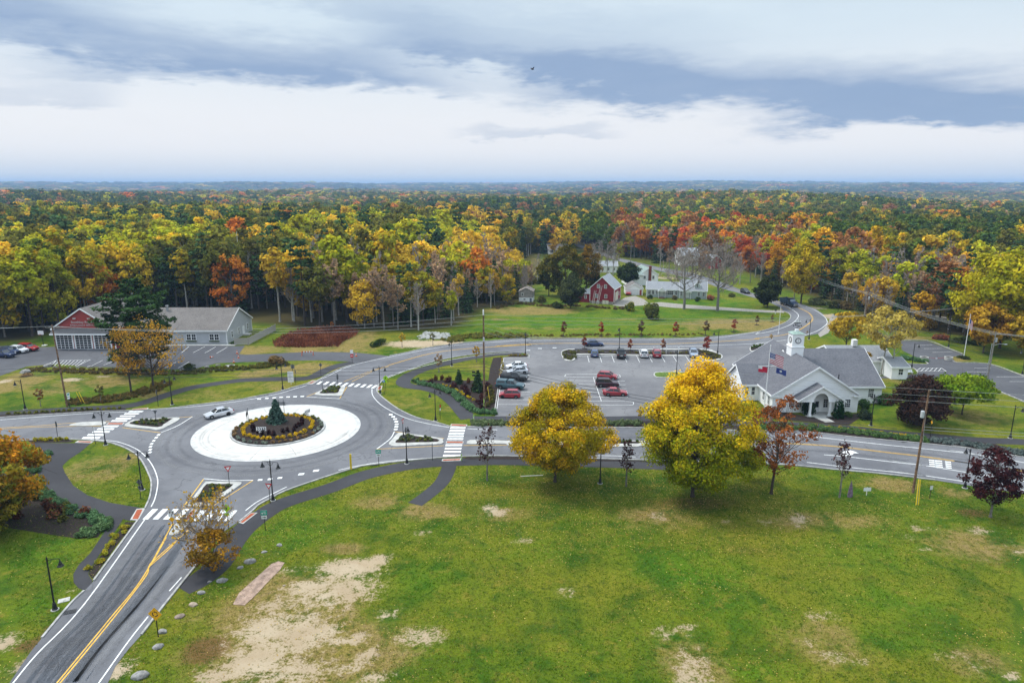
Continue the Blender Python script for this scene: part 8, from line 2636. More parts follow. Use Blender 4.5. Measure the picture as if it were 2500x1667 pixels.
flag('flag', 'striped stars and stripes flag flying before the grey roof', (fp[0] + .2, fp[1], height_of(fp, row('L', 350))), 2.6, 1.95, 1.0, usa, [F_W, F_R, F_B])
flag('flag', 'red and white flag on the left end of the yardarm', (fp[0] - 1.65, fp[1], zy - .08), 1.65, 1.0, .12, lambda a, b: 0 if (b > .62 and a < .42) else 1, [F_W, F_R, F_B], seed=2)
flag('flag', 'dark blue flag with a pale emblem on the right end of the yardarm', (fp[0] + 1.55, fp[1], zy - .30), 1.85, 1.0, .5, lambda a, b: 0 if ((a - .46) ** 2 / .014 + (b - .52) ** 2 / .035 < 1 and not (.42 < a < .46 and b > .5)) else 2, [F_W, F_R, F_B], seed=4)
fp2 = at('F', 1890, 385)
fh2 = height_of(fp2, row('F', 58))
pole2 = thing('flagpole', 'white flagpole in the round bed at the right car park', 'flagpole', (*fp2, 0))
MB().tube((0, 0, 0), (.1, 0, fh2), .09, .05, 8).build('pole', M_WHITE, pole2)
MB().lathe([(.01, 0), (.09, .09), (.01, .18)], 8, (.1, 0, fh2)).build('finial', M_WHITE, pole2)
f2 = flag('flag', 'limp striped flag hanging on the flagpole by the right car park', (fp2[0] + .12, fp2[1], fh2 - .9), .9, 2.2, .9, lambda a, b: (2 if (a < .4 and b > .55) else (1 if int(a * 26) % 4 < 2 else 0)), [F_W, F_R, F_B], seed=1)
fp3 = at('F', 472, 205)
fh3 = height_of(fp3, row('F', -6))
p3 = thing('flagpole', 'bare white pole with stays behind the roof of the hall', 'flagpole', (*fp3, 0))
MB().tube((0, 0, 0), (0, 0, fh3), .07, .05, 6).build('pole', M_WHITE, p3)
MB().lathe([(.16, 0), (.18, .3), (.1, .5)], 8).build('foot', M_WHITE, p3)
# ------------------------------------------------------------------ small things
M_CONE = mat('cone_orange', (.62, .12, .02), .6, .06, 3)
def cone(k, x, y, label, fallen=False, s=1.0):
	p = at(k, x, y)
	o = thing('traffic_cone', label, 'traffic cone', (*p, .03 if not fallen else .18), random.uniform(0, 6))
	if fallen:
		o.rotation_euler = (0, R(85), .4)
	o.scale = (s, s, s)
	MB().box(-.2, .2, -.2, .2, 0, .04).build('foot', M_CONE, o)
	MB().lathe([(.15, .04), (.04, .74), (.03, .75)], 12).build('body', M_CONE, o)
	MB().lathe([(.118, .28), (.088, .45), (.086, .45)], 12).build('reflective_band', M_WHITE, o)
for sp_ in [('A', 1945, 716, 'traffic cone by the fence corner, farthest of the standing three', False), ('A', 1957, 752, 'traffic cone in the middle of the three at the garage lot corner', False), ('A', 1918, 790, 'traffic cone nearest the weeds at the garage lot corner', False), ('A', 1722, 752, 'traffic cone lying on its side in the garage lot', True), ('D', 906, 402, 'traffic cone standing beside the white and red sign', False)]:
	cone(*sp_, s=1.15)
b0, b1 = at('D', 462, 398), at('D', 554, 396)
ba = thing('barricade', 'orange and white barricade across the garage drive', 'barricade', (*b0, 0), math.atan2(b1[1] - b0[1], b1[0] - b0[0]))
bl = math.hypot(b1[0] - b0[0], b1[1] - b0[1])
for x in (0, bl):
	q_ = MB()
	q_.tube((x, -.4, 0), (x, 0, 1.15), .05, .05, 5)
	q_.tube((x, .4, 0), (x, 0, 1.15), .05, .05, 5)
	q_.build('leg', M_CONE, ba)
for i in range(8):
	MB().box(bl * i / 8, bl * (i + 1) / 8, -.04, .04, .82, 1.1).build('board', M_CONE if i % 2 == 0 else F_W, ba)
hp = at('A', 350, 655)
hoop = thing('basketball_hoop', 'basketball hoop with white backboard by the parked cars', 'basketball hoop', (*hp, 0), 0)
MB().tube((0, .5, 0), (0, .1, 3.4), .07, .06, 6).build('post', M_BLACK, hoop)
MB().prism([(.75 * math.cos(t_), .03 * math.sin(t_) * 1.2) for t_ in np.linspace(0, 2 * PI, 13)[:-1]], 3.0, 4.0).build('backboard', M_SIGNW, hoop)
q_ = MB()
q_.path([(.23 * math.cos(t_), -.3 + .23 * math.sin(t_), 3.1) for t_ in np.linspace(0, 2 * PI, 13)], .02, 4)
q_.build('rim', M_CONE, hoop)
MB().box(-.5, .5, .2, 1.2, 0, .15).build('foot', M_WHITE, hoop)
for x, y, lb in ((1586, 405, 'left of the two round white planters at the car park mouth'), (1772, 405, 'right of the two round white planters at the car park mouth')):
	o = thing('planter', lb, 'planter', (*at('F', x, y), 0))
	MB().lathe([(.78, 0), (.85, .1), (.85, .62), (.9, .68), (.9, .8), (.74, .8), (.72, .7), (.02, .7)], 20).build('tub', M_CONC, o)
	MB().lathe([(.70, .71), (.02, .74)], 12).build('soil', M_MULCH, o)
ch = thing('chain', 'red chain with a small white sign hung between the white planters', 'chain', (0, 0, 0))
ca, cb = Vector((*at('F', 1610, 400), .6)), Vector((*at('F', 1750, 400), .6))
q_ = MB()
pts = [ca.lerp(cb, i / 12) - Vector((0, 0, .28 * 4 * (i / 12) * (1 - i / 12))) for i in range(13)]
q_.path(pts, .03, 4)
q_.build('links', M_SIGNR, ch)
m_ = ca.lerp(cb, .5)
MB().box(m_.x - .2, m_.x + .2, m_.y - .04, m_.y - .02, .15, .42).build('tag_sign', M_SIGNW, ch)
for k_, x, y, lb in (('C', 575, 762, 'storm drain grate in the left gutter at the bottom'), ('K', 190, 640, 'storm drain grate by the bicycle sign'), ('O', 1205, 112, 'black storm drain hood at the kerb of the right planting')):
	o = thing('storm_drain', lb, 'drain', (*at(k_, x, y), .045), .4 if k_ == 'C' else .1)
	MB().box(-.5, .5, -.35, .35, 0, .012).build('pit', M_BLACK, o)
	for i in range(6):
		MB().box(-.46 + i * .165, -.38 + i * .165, -.32, .32, .012, .03).build('bar', M_STEEL, o)
o = MB().box(-.5, .5, -.38, .38, 0, .05).build('cover_slab', M_CONC, None, (*at('C', 525, 665), 0), .5)
tag(o, 'pale concrete slab in the grass beside the bottom left lamp', 'slab')
o = MB().lathe([(1.1, 0), (1.1, .25), (.9, .3), (.88, .1), (.02, .1)], 18).build('well_ring', M_CONC, None, (*at('A', 1885, 822), 0))
tag(o, 'round concrete well ring in the weeds before the garage lot', 'well ring')
o = thing('mailbox', 'mailbox on a post at the foot of the cottage drive', 'mailbox', (*at('G', 2172, 680), 0))
MB().box(-.07, .07, -.07, .07, 0, 1.1).build('post', M_WHITE, o)
MB().box(-.2, .2, -.35, .25, 1.1, 1.45).build('box', M_STEEL, o)
o = MB().lathe([(.55, 0), (.5, .6), (.32, 1.4), (.02, 2.3)], 6, sx=.8, sy=.5).build('standing_stone', mat('purple_stone', (.20, .14, .19), .9, .25, 3, bump=.6, bscale=3), None, (*at('O', 686, 635), 0), .3)
tag(o, 'pointed purple grey standing stone on the lawn', 'stone')
o = MB().box(-.35, .35, -.12, .12, 0, 2.6).build('granite_post', M_CURB, None, (*at('L', 585, 1395), 0))
tag(o, 'white granite post by the path before the white hall', 'post')
be = thing('bench', 'white bench on the grass behind the white hall', 'bench', (*at('F', 1470, 510), 0), .2)
MB().box(-.9, .9, -.25, .25, .42, .48).build('seat', M_WHITE, be)
MB().box(-.9, .9, .2, .26, .5, .95).build('backrest', M_WHITE, be)
for x in (-.8, .8):
	MB().box(x - .05, x + .05, -.2, .25, 0, .42).build('leg', M_WHITE, be)
o = MB().tube((0, 0, 0), (3.2, .1, .12), .05, .05, 5).build('plank', M_WHITE, None, (*at('N', 315, 426), .05))
tag(o, 'pale plank lying on the grass under the golden maple', 'plank')
def boulder(k, x, y, w_, label, hk=.6, m=M_CURB, seed=0):
	g = np.random.default_rng(seed + int(x))
	p = at(k, x, y)
	bm_ = bmesh.new()
	bmesh.ops.create_icosphere(bm_, subdivisions=3, radius=1)
	axs = sphere_dirs(g, 9)
	off = g.uniform(.62, .95, 9)
	for v in bm_.verts:
		c_ = np.array(v.co)
		for a_, f_ in zip(axs, off):
			d_ = c_ @ a_
			if d_ > f_:
				c_ = c_ - a_ * (d_ - f_) * .85
		c_ = c_ * (1 + .05 * math.sin(7 * c_[0] + seed) * math.cos(6 * c_[1]))
		v.co = (c_[0] * w_ / 2, c_[1] * w_ * .36, max(c_[2], -.35) * w_ * hk * .5)
	me = bpy.data.meshes.new('boulder')
	bm_.to_mesh(me)
	bm_.free()
	me.materials.append(m)
	return tag(link('boulder', me, None, (*p, w_ * hk * .04), g.uniform(-.4, .4)), label, 'boulder', 'boulders along the lawn')
M_ROCK = mat('boulder_granite', (0.26, 0.25, 0.235), .9, .25, 1.8, bump=.7, bscale=4)
M_ROCKT = mat('boulder_tan', (0.36, 0.28, 0.21), .9, .2, 1.8, bump=.7, bscale=4)
for k_, x, y, w_, lb, m_ in [('C', 1150, 1290, 2.1, 'largest boulder, at the bottom beside the gravel', M_ROCK), ('C', 1300, 1050, 1.5, 'flat boulder second from the bottom of the row', M_ROCK), ('C', 1337, 925, 1.4, 'rounded boulder just right of the amber sign post', M_ROCK), ('C', 1475, 800, 1.4, 'brown boulder above the amber sign', mat('boulder_brown', (.25, .19, .15), .9, .2, 2, bump=.6, bscale=4)), ('C', 1585, 705, 1.35, 'tan boulder in the middle of the row', M_ROCKT), ('C', 1650, 605, 1.2, 'small upright boulder below the roadside tree', M_ROCK),
						 ('C', 1825, 505, 1.8, 'long pale boulder at the edge of the roadside tree', M_ROCK), ('C', 1720, 515, .7, 'tiny boulder under the roadside tree', M_ROCK), ('C', 1972, 400, 1.1, 'leaning boulder beside the long smooth one', M_ROCK), ('C', 2050, 350, 1.9, 'long smooth boulder on the green slope', M_ROCK), ('C', 2168, 270, 1.0, 'small boulder second from the top of the row', M_ROCK), ('C', 2292, 215, 1.1, 'white boulder topmost of the row', M_ROCK), ('C', 2330, 545, .5, 'small stone on the dry ground beside the soil strip', M_ROCKT)]:
	boulder(k_, x, y, w_ * .7, lb, .55, m_)
for i, (x, y, w_) in enumerate([(215, 872, 2.6), (400, 822, 2.4), (740, 830, 1.5), (300, 838, 1.0), (450, 832, 1.2), (570, 836, .9), (640, 832, 1.0), (820, 838, 1.0), (930, 842, 1.2), (1080, 846, 1.4), (1165, 830, 1.6), (1290, 850, 1.1), (1420, 862, 1.2), (1500, 856, 1.4), (1640, 848, 1.0), (1700, 830, 1.3), (1790, 812, 1.2)]):
	boulder('A', x, y, w_, 'stone in the rough wall along the garage lot' if i > 1 else ['big white boulder at the left end of the rough stone wall', 'white boulder by the hatched marking of the garage lot'][i], .55, M_ROCK, 5)
gq = np.random.default_rng(5)
rp = ats('D', [(1405, 245), (1470, 205), (1680, 215), (1675, 262), (1420, 262)])
xs, ys = [p[0] for p in rp], [p[1] for p in rp]
mb = MB()
cnt = 0
while cnt < 420:
	x, y = gq.uniform(min(xs), max(xs)), gq.uniform(min(ys), max(ys))
	if not pip(rp, np.array(x), np.array(y)):
		continue
	cnt += 1
	r_ = gq.uniform(.16, .38)
	vs = sphere_dirs(gq, 1)
	k_ = [(r_, 0, 0), (-r_, 0, 0), (0, r_, 0), (0, -r_, 0), (0, 0, r_), (0, 0, -r_)]
	k_ = [(x + a_ * gq.uniform(.7, 1.2), y + b_ * gq.uniform(.7, 1.2), r_ * .4 + c_ * gq.uniform(.6, 1)) for a_, b_, c_ in k_]
	mb.add(k_, [(0, 2, 4), (2, 1, 4), (1, 3, 4), (3, 0, 4), (2, 0, 5), (1, 2, 5), (3, 1, 5), (0, 3, 5)])
stuff(mb.build('riprap', M_CONC))
u_, v_ = 1300, 170
t_ = 118.0
dx_, dy_ = (u_ - 1250) / FPX, (833.5 - v_) / FPX
bpos = Vector((dx_ * t_, (cp + dy_ * sp) * t_, CAM_H + (-sp + dy_ * cp) * t_))
bird = thing('bird', 'dark bird with raised wings gliding against the clouds', 'bird', bpos, .5)
M_BIRD = mat('feathers', (.03, .025, .022), .8, .2, 6)
q_ = MB()
q_.lathe([(.01, -.3), (.06, -.22), (.09, -.05), (.07, .12), (.05, .2), (.055, .24), (.01, .32)], 8)
bo = q_.build('body', M_BIRD, bird)
bo.rotation_euler = (0, PI / 2, 0)
for s_ in (-1, 1):
	pts = [(.1, 0, .03), (.16, s_ * .22, .16), (.08, s_ * .48, .30), (-.02, s_ * .66, .34), (-.1, s_ * .46, .27), (-.14, s_ * .2, .12), (-.1, 0, .02)]
	q_ = MB()
	q_.add(pts + [(a_, b_, c_ - .012) for a_, b_, c_ in pts], [tuple(range(7)), tuple(range(13, 6, -1))] + [(i, 7 + i, 7 + (i + 1) % 7, (i + 1) % 7) for i in range(7)])
	q_.build('wing', M_BIRD, bird)
q_ = MB()
q_.add([(-.28, -.03, 0), (-.28, .03, 0), (-.45, .09, .01), (-.45, -.09, .01), (-.28, -.03, -.01), (-.28, .03, -.01), (-.45, .09, 0), (-.45, -.09, 0)], [(0, 1, 2, 3), (7, 6, 5, 4)])
q_.build('tail', M_BIRD, bird)
# ------------------------------------------------------------------ shrubs, flowers and ground cover
def shrub_mesh(seed, r, h, n=150, leaf=.10, lumps=9):
	g = np.random.default_rng(seed)
	C = sphere_dirs(g, lumps)
	C[:, 2] = abs(C[:, 2]) * .8
	C = C * np.array([r * .6, r * .6, h * .62]) + np.array([0, 0, h * .16])
	ci = g.integers(0, lumps, n)
	o = sphere_dirs(g, n)
	P = C[ci] + o * np.array([r * .42, r * .42, h * .34])
	P[:, 2] = np.abs(P[:, 2]) + .02
	N = unit(o + np.array([0, 0, .5]) + g.normal(0, .35, (n, 3)))
	cl = g.uniform(0, 1, lumps)[ci]
	return leaf_mesh('leaves', P, N, leaf, cl, M_LEAF, g)
MOUND = [shrub_mesh(400 + i, .42, .5, 110, .105, 7) for i in range(3)]
BUSH = [shrub_mesh(410 + i, .62, .9, 170, .13, 10) for i in range(3)]
BIG = [shrub_mesh(420 + i, 1.6, 2.0, 420, .24, 14) for i in range(3)]
TINY = [shrub_mesh(430 + i, .3, .32, 60, .09, 5) for i in range(2)]
DENSE = [shrub_mesh(440 + i, 1.6, 2.1, 900, .17, 18) for i in range(2)]
gp = np.random.default_rng(404)
def shrub(name, meshes, loc, label, tint, s=1.0, group=None, cat='shrub', k=1.0, stem=True):
	o = thing(name, label, cat, loc if len(loc) > 2 else (*loc, .03), gp.uniform(0, 6.28), group)
	o.scale = (s * gp.uniform(.9, 1.12), s * gp.uniform(.9, 1.12), s * gp.uniform(.9, 1.1)) if not isinstance(s, tuple) else s
	c_ = link('leaves', meshes[gp.integers(len(meshes))], o)
	set_tint(c_, tint, k * gp.uniform(.85, 1.15))
	return o
MUM = ((.50, .34, .012), (.66, .40, .02))
SAGE = ((.17, .20, .16), (.26, .29, .22))
MOSS = ((.11, .13, .02), (.22, .21, .03))
JUN = ((.075, .150, .060), (.14, .25, .11))
DKJUN = ((.045, .085, .045), (.080, .13, .07))
GRN = ((.045, .085, .015), (.09, .13, .025))
DRYB = ((.22, .13, .06), (.34, .22, .10))
for i in range(34):
	a = 2 * PI * (i + gp.uniform(-.25, .25)) / 34
	r_ = 5.55
	shrub('flower_mound', MOUND, (RC.x + math.cos(a) * r_, RC.y + math.sin(a) * r_, .52), 'yellow flower mound in the ring round the roundabout spruce', MUM, 1.15, 'yellow flowers in the roundabout', 'flowers')
for i in range(46):
	a = 2 * PI * (i + gp.uniform(-.2, .2)) / 46
	r_ = 6.75 + .25 * (i % 2)
	deg = math.degrees(a) % 360
	tint, nm = (SAGE, 'grey sage mound') if (deg < 40 or 215 < deg < 275 or deg > 340) else ((DRYB, 'dry brown mound') if 180 < deg < 215 or 275 < deg < 340 else (MOSS, 'olive mound'))
	shrub('sage_mound', MOUND, (RC.x + math.cos(a) * r_, RC.y + math.sin(a) * r_, .36), f'{nm} along the inner kerb of the roundabout', tint, .85, nm + 's in the roundabout')
for i in range(15):
	a = R(198 + i * 14 + gp.uniform(-3, 3))
	r_ = 3.9 + gp.uniform(-.4, .6)
	shrub('dark_shrub', BUSH, (RC.x + math.cos(a) * r_, RC.y + math.sin(a) * r_, .75), 'blackish maroon shrub on the mulch inside the flower ring', ((.020, .010, .010), (.055, .018, .018)), (.62, .62, 1.15), 'dark shrubs in the roundabout')
px_ = at('M', 1300, 395)
plant_tree('spruce_tree', conifer(13, 4.3, 3.7, 'spruce', 0.03, 20, .2, 3.0, per=15), (px_[0], px_[1], .9), 'blue green spruce in the centre of the roundabout', 'tree', ((.035, .075, .055), (.075, .13, .10)), 0.5)
def fill(poly, n, meshes, label, tint, name, s=1.0, z=.2, group=None, cat='shrub', sep=.8):
	xs, ys = [p[0] for p in poly], [p[1] for p in poly]
	put = []
	tries = 0
	while len(put) < n and tries < n * 60:
		tries += 1
		x, y = gp.uniform(min(xs), max(xs)), gp.uniform(min(ys), max(ys))
		if pip(poly, np.array(x), np.array(y)) and all((x - a) ** 2 + (y - b) ** 2 > sep * sep for a, b in put):
			put.append((x, y))
			shrub(name, meshes, (x, y, z), label, tint, s, group or label + 's', cat)
def half(poly, side):
	cx = sum(p[0] for p in poly) / len(poly)
	return [p for p in poly if (p[0] < cx) == (side < 0)] + [(cx, min(p[1] for p in poly)), (cx, max(p[1] for p in poly))]
shr = lambda poly, f: [(sum(p[0] for p in poly) / len(poly) * (1 - f) + p[0] * f, sum(p[1] for p in poly) / len(poly) * (1 - f) + p[1] * f) for p in poly]
for poly, nm in ((bed_w, 'left'), (bed_s, 'near'), (bed_e, 'right'), (bed_n, 'far')):
	P_ = shr(poly, .82)
	fill(P_, 9, MOUND, f'yellow green mound in the {nm} traffic island', MOSS, 'island_shrub', .85, .19, sep=.75)
	fill(P_, 13, MOUND, f'grey green clump in the {nm} traffic island', ((.08, .11, .05), (.15, .18, .09)), 'island_shrub', .9, .19, sep=.7)
def rowp(pts, n, meshes, label, tint, name, s=1.0, jit=.15, z=.04, cat='shrub'):
	P_ = [np.array(p) for p in pts]
	L_ = [np.linalg.norm(b - a) for a, b in zip(P_, P_[1:])]
	T_ = sum(L_)
	for i in range(n):
		d = T_ * (i + .5) / n
		for a, b, l_ in zip(P_, P_[1:], L_):
			if d <= l_:
				p = a + (b - a) * d / l_
				break
			d -= l_
		shrub(name, meshes, (p[0] + gp.normal(0, jit), p[1] + gp.normal(0, jit), z), label, tint, s, label + 's', cat)
rowp(ats('I', [(60, 170), (400, 152), (780, 134), (1200, 108), (1560, 98)]), 21, MOUND, 'small olive mound in the strip above the left road', MOSS, 'mound_shrub', .95)
rowp(ats('I', [(400, 505), (880, 496)]), 7, MOUND, 'yellow mound in the strip below the left road', ((.30, .27, .02), (.42, .34, .03)), 'mound_shrub', 1.15)
rowp(ats('C', [(1045, 45), (985, 115), (930, 185), (865, 258), (820, 320), (765, 410)]), 12, MOUND, 'yellow green mound in the mulch strip beside the near road', ((.28, .27, .02), (.42, .33, .03)), 'mound_shrub', 1.0, .35)
rowp(ats('D', [(1600, 640), (1700, 665), (1780, 710), (1870, 770)]), 12, MOUND, 'yellow flower mound in the bed right of the far path', ((.42, .33, .015), (.56, .40, .02)), 'flower_mound', .9, .1, cat='flowers')
rowp(ats('E', [(265, 415), (240, 560)]), 14, MOUND, 'yellowish mound along the left edge of the car park', ((.24, .20, .03), (.36, .26, .04)), 'mound_shrub', .8, .15)
rowp(ats('E', [(300, 402), (455, 398)]), 10, MOUND, 'mound in the planting under the car park corner lamp', ((.20, .17, .03), (.34, .22, .06)), 'mound_shrub', .9, .2)
def band_cover(pts, wd, n, tint, label, name='ground_cover', meshes=BUSH, s=.75, z=.03):
	"""dense ground cover nobody could count: one mesh"""
	P_ = smooth_line(pts, 6)
	mbV, mbC = [], []
	arr = np.array(P_)
	seg = np.linalg.norm(np.diff(arr, axis=0), axis=1)
	cum = np.concatenate([[0], np.cumsum(seg)])
	Vs, Fs, Cs = [], [], []
	off = 0
	for i in range(n):
		d = gp.uniform(0, cum[-1])
		j = min(np.searchsorted(cum, d) - 1, len(seg) - 1)
		j = max(j, 0)
		p = arr[j] + (arr[j + 1] - arr[j]) * ((d - cum[j]) / max(seg[j], 1e-6))
		t_ = (arr[j + 1] - arr[j]) / max(seg[j], 1e-6)
		p = p + np.array([-t_[1], t_[0]]) * gp.uniform(-wd / 2, wd / 2)
		me = meshes[gp.integers(len(meshes))]
		nv = len(me.vertices)
		co = np.empty(nv * 3, np.float32)
		me.vertices.foreach_get('co', co)
		co = co.reshape(-1, 3)
		a = gp.uniform(0, 6.28)
		sc_ = s * gp.uniform(.75, 1.25)
		x = co[:, 0] * math.cos(a) - co[:, 1] * math.sin(a)
		y = co[:, 0] * math.sin(a) + co[:, 1] * math.cos(a)
		Vs.append(np.stack([x * sc_ + p[0], y * sc_ + p[1], co[:, 2] * sc_ + z], 1))
		cc = np.empty(nv * 4, np.float32)
		me.color_attributes['leaf'].data.foreach_get('color', cc)
		Cs.append(cc.reshape(-1, 4))
		Fs.append(np.arange(nv).reshape(-1, 4) + off)
		off += nv
	me = bpy.data.meshes.new(name)
	quads_mesh(me, np.concatenate(Vs), np.concatenate(Fs))
	a_ = me.color_attributes.new('leaf', 'FLOAT_COLOR', 'POINT')
	a_.data.foreach_set('color', np.concatenate(Cs).ravel())
	me.materials.append(M_LEAF)
	o = stuff(link(name, me))
	set_tint(o, tint)
	return o
band_cover(ats('B', [(395, 530), (330, 580), (280, 640), (262, 690)]), 1.5, 50, JUN, '')
band_cover(ats('B', [(280, 770), (330, 840), (400, 900), (480, 950), (560, 990), (660, 1030), (740, 1050), (800, 1080), (840, 1130)]), 1.3, 110, JUN, '')
band_cover(ats('B', [(860, 1080), (840, 1150), (780, 1185), (650, 1195)]), 1.4, 46, ((.085, .15, .055), (.15, .23, .095)), '')
band_cover(ats('D', [(1385, 605), (1440, 632), (1540, 648), (1640, 680), (1740, 735), (1810, 810), (1870, 850), (1960, 868), (2070, 872)]), 1.4, 150, JUN, '')
band_cover(ats('D', [(1870, 965), (2050, 960)]) + ats('E', [(0, 958), (250, 960), (700, 962), (1080, 962), (1400, 960)]), 2.0, 190, ((.10, .14, .06), (.18, .22, .10)), '')
band_cover(ats('F', [(300, 922), (700, 932), (1000, 955), (1350, 994), (1600, 1020)]), 2.0, 200, ((.075, .15, .04), (.14, .22, .07)), '')
band_cover(ats('F', [(700, 912), (1000, 935), (1350, 975), (1550, 1000)]), .6, 40, ((.40, .28, .02), (.5, .34, .03)), '', 'flower_row', MOUND, .8)
band_cover(ats('F', [(1620, 1015), (1900, 1052), (2100, 1085), (2352, 1130)]), 2.2, 130, ((.10, .13, .12), (.17, .20, .18)), '', meshes=MOUND, s=1.0)
band_cover(ats('E', [(870, 372), (1300, 380), (1700, 384), (1860, 376)]), 1.0, 60, ((.12, .12, .03), (.24, .20, .05)), '', meshes=MOUND, s=.8, z=.2)
band_cover(ats('E', [(770, 365), (790, 425), (830, 430), (830, 370)]), 1.6, 40, ((.09, .10, .03), (.18, .17, .05)), '', meshes=MOUND, s=.85, z=.2)
band_cover(ats('E', [(1880, 365), (1960, 390), (2030, 408), (1960, 428), (1900, 420)]), 1.6, 44, ((.09, .10, .03), (.20, .18, .05)), '', meshes=MOUND, s=.85, z=.2)
band_cover(ats('E', [(930, 1114), (1370, 1115)]), .6, 24, GRN, '', meshes=MOUND, s=.8, z=.2)
band_cover(ats('F', [(262, 316), (350, 297)]), 1.4, 16, GRN, '', meshes=MOUND, s=.8, z=.2)
fill(shr(bed_sw, .78), 26, BUSH, 'reddish brown shrub in the mulch bed at the left', ((.09, .035, .02), (.18, .07, .03)), 'bed_shrub', 1.25, .03, sep=1.1)
fill(shr(bed_sw, .75), 18, BUSH, 'olive shrub in the mulch bed at the left', ((.09, .10, .02), (.20, .18, .03)), 'bed_shrub', 1.1, .03, sep=1.2)
fill(ats('D', [(1480, 610), (1980, 610), (2040, 820), (1900, 850), (1800, 760), (1640, 665)]), 16, BUSH, 'dark maroon shrub in the bed below the tallest pole', ((.035, .014, .014), (.075, .028, .024)), 'bed_shrub', 1.2, .03, sep=1.3)
fill(ats('D', [(1930, 640), (2050, 640), (2040, 830), (1930, 840)]), 12, BUSH, 'olive shrub in the bed left of the teal pickup', ((.07, .08, .02), (.18, .13, .03)), 'bed_shrub', .9, .03, sep=1.0)
spz = conifer(450, 3.4, 2.0, 'spruce', .05, 12, .2, 1.4, per=9)
for x, y, s_, lb in ((1748, 628, .95, 'small dark spruce left in the bed below the tallest pole'), (1905, 690, 1.35, 'taller dark spruce right in the bed below the tallest pole')):
	plant_tree('spruce_tree', spz, at('D', x, y), lb, 'tree', 'conifer', None, s_)
for i, (x, y) in enumerate([(1560, 600), (1612, 600), (1672, 605), (1830, 625)]):
	shrub('red_shrub', BUSH, at('D', x, y), f'{["first", "second", "third", "fourth"][i]} upright brown red shrub from the left in the far bed', ((.07, .03, .02), (.14, .06, .03)), (.8, .8, 1.5))
for k_, x, y, s_, tint, lb in [('L', 1560, 1300, (.62, .62, 1.75), ((.012, .040, .016), (.022, .065, .026)), 'clipped dark green cone of yew right of the hall entrance'), ('L', 1130, 1240, (.8, .8, 1.5), ((.015, .040, .016), (.03, .06, .024)), 'dark yew left of the hall entrance behind the rusty oak'), ('L', 1705, 1270, (.6, .6, .42), GRN, 'low green shrub at the right corner of the hall front'),
								  ('L', 1935, 1300, (.85, .85, .9), ((.020, .032, .020), (.04, .055, .03)), 'round dark shrub at the corner of the hall'), ('L', 1930, 1150, (.8, .8, .85), ((.03, .075, .02), (.06, .11, .03)), 'tall green shrub behind the round dark one at the hall'), ('L', 2230, 1080, (1.6, 1.1, .95), ((.028, .085, .016), (.06, .12, .026)), 'wide green hedge between the hall and the purple beech'),
								  ('L', 600, 1270, (1.1, 1.0, .9), ((.025, .045, .018), (.05, .07, .025)), 'dark green shrub behind the rusty oak at the hall left'), ('F', 1395, 470, (.9, .9, .55), ((.03, .05, .015), (.06, .09, .02)), 'dark low shrub behind the white annex'), ('F', 1330, 462, (.7, .7, .7), ((.20, .18, .02), (.30, .24, .03)), 'yellow green shrub beside the pale twin trunk tree')]:
	shrub('yew_shrub' if s_[2] > 1.4 else 'shrub', DENSE, at(k_, x, y), lb, tint, s_)
band_cover(ats('F', [(1420, 395), (1500, 400), (1580, 422)]), 2.4, 70, JUN, '')
shrub('shrub', BIG, at('F', 1890, 392), 'dark low shrub ring at the foot of the right flagpole', ((.02, .03, .015), (.05, .06, .02)), (1.0, .8, .35))
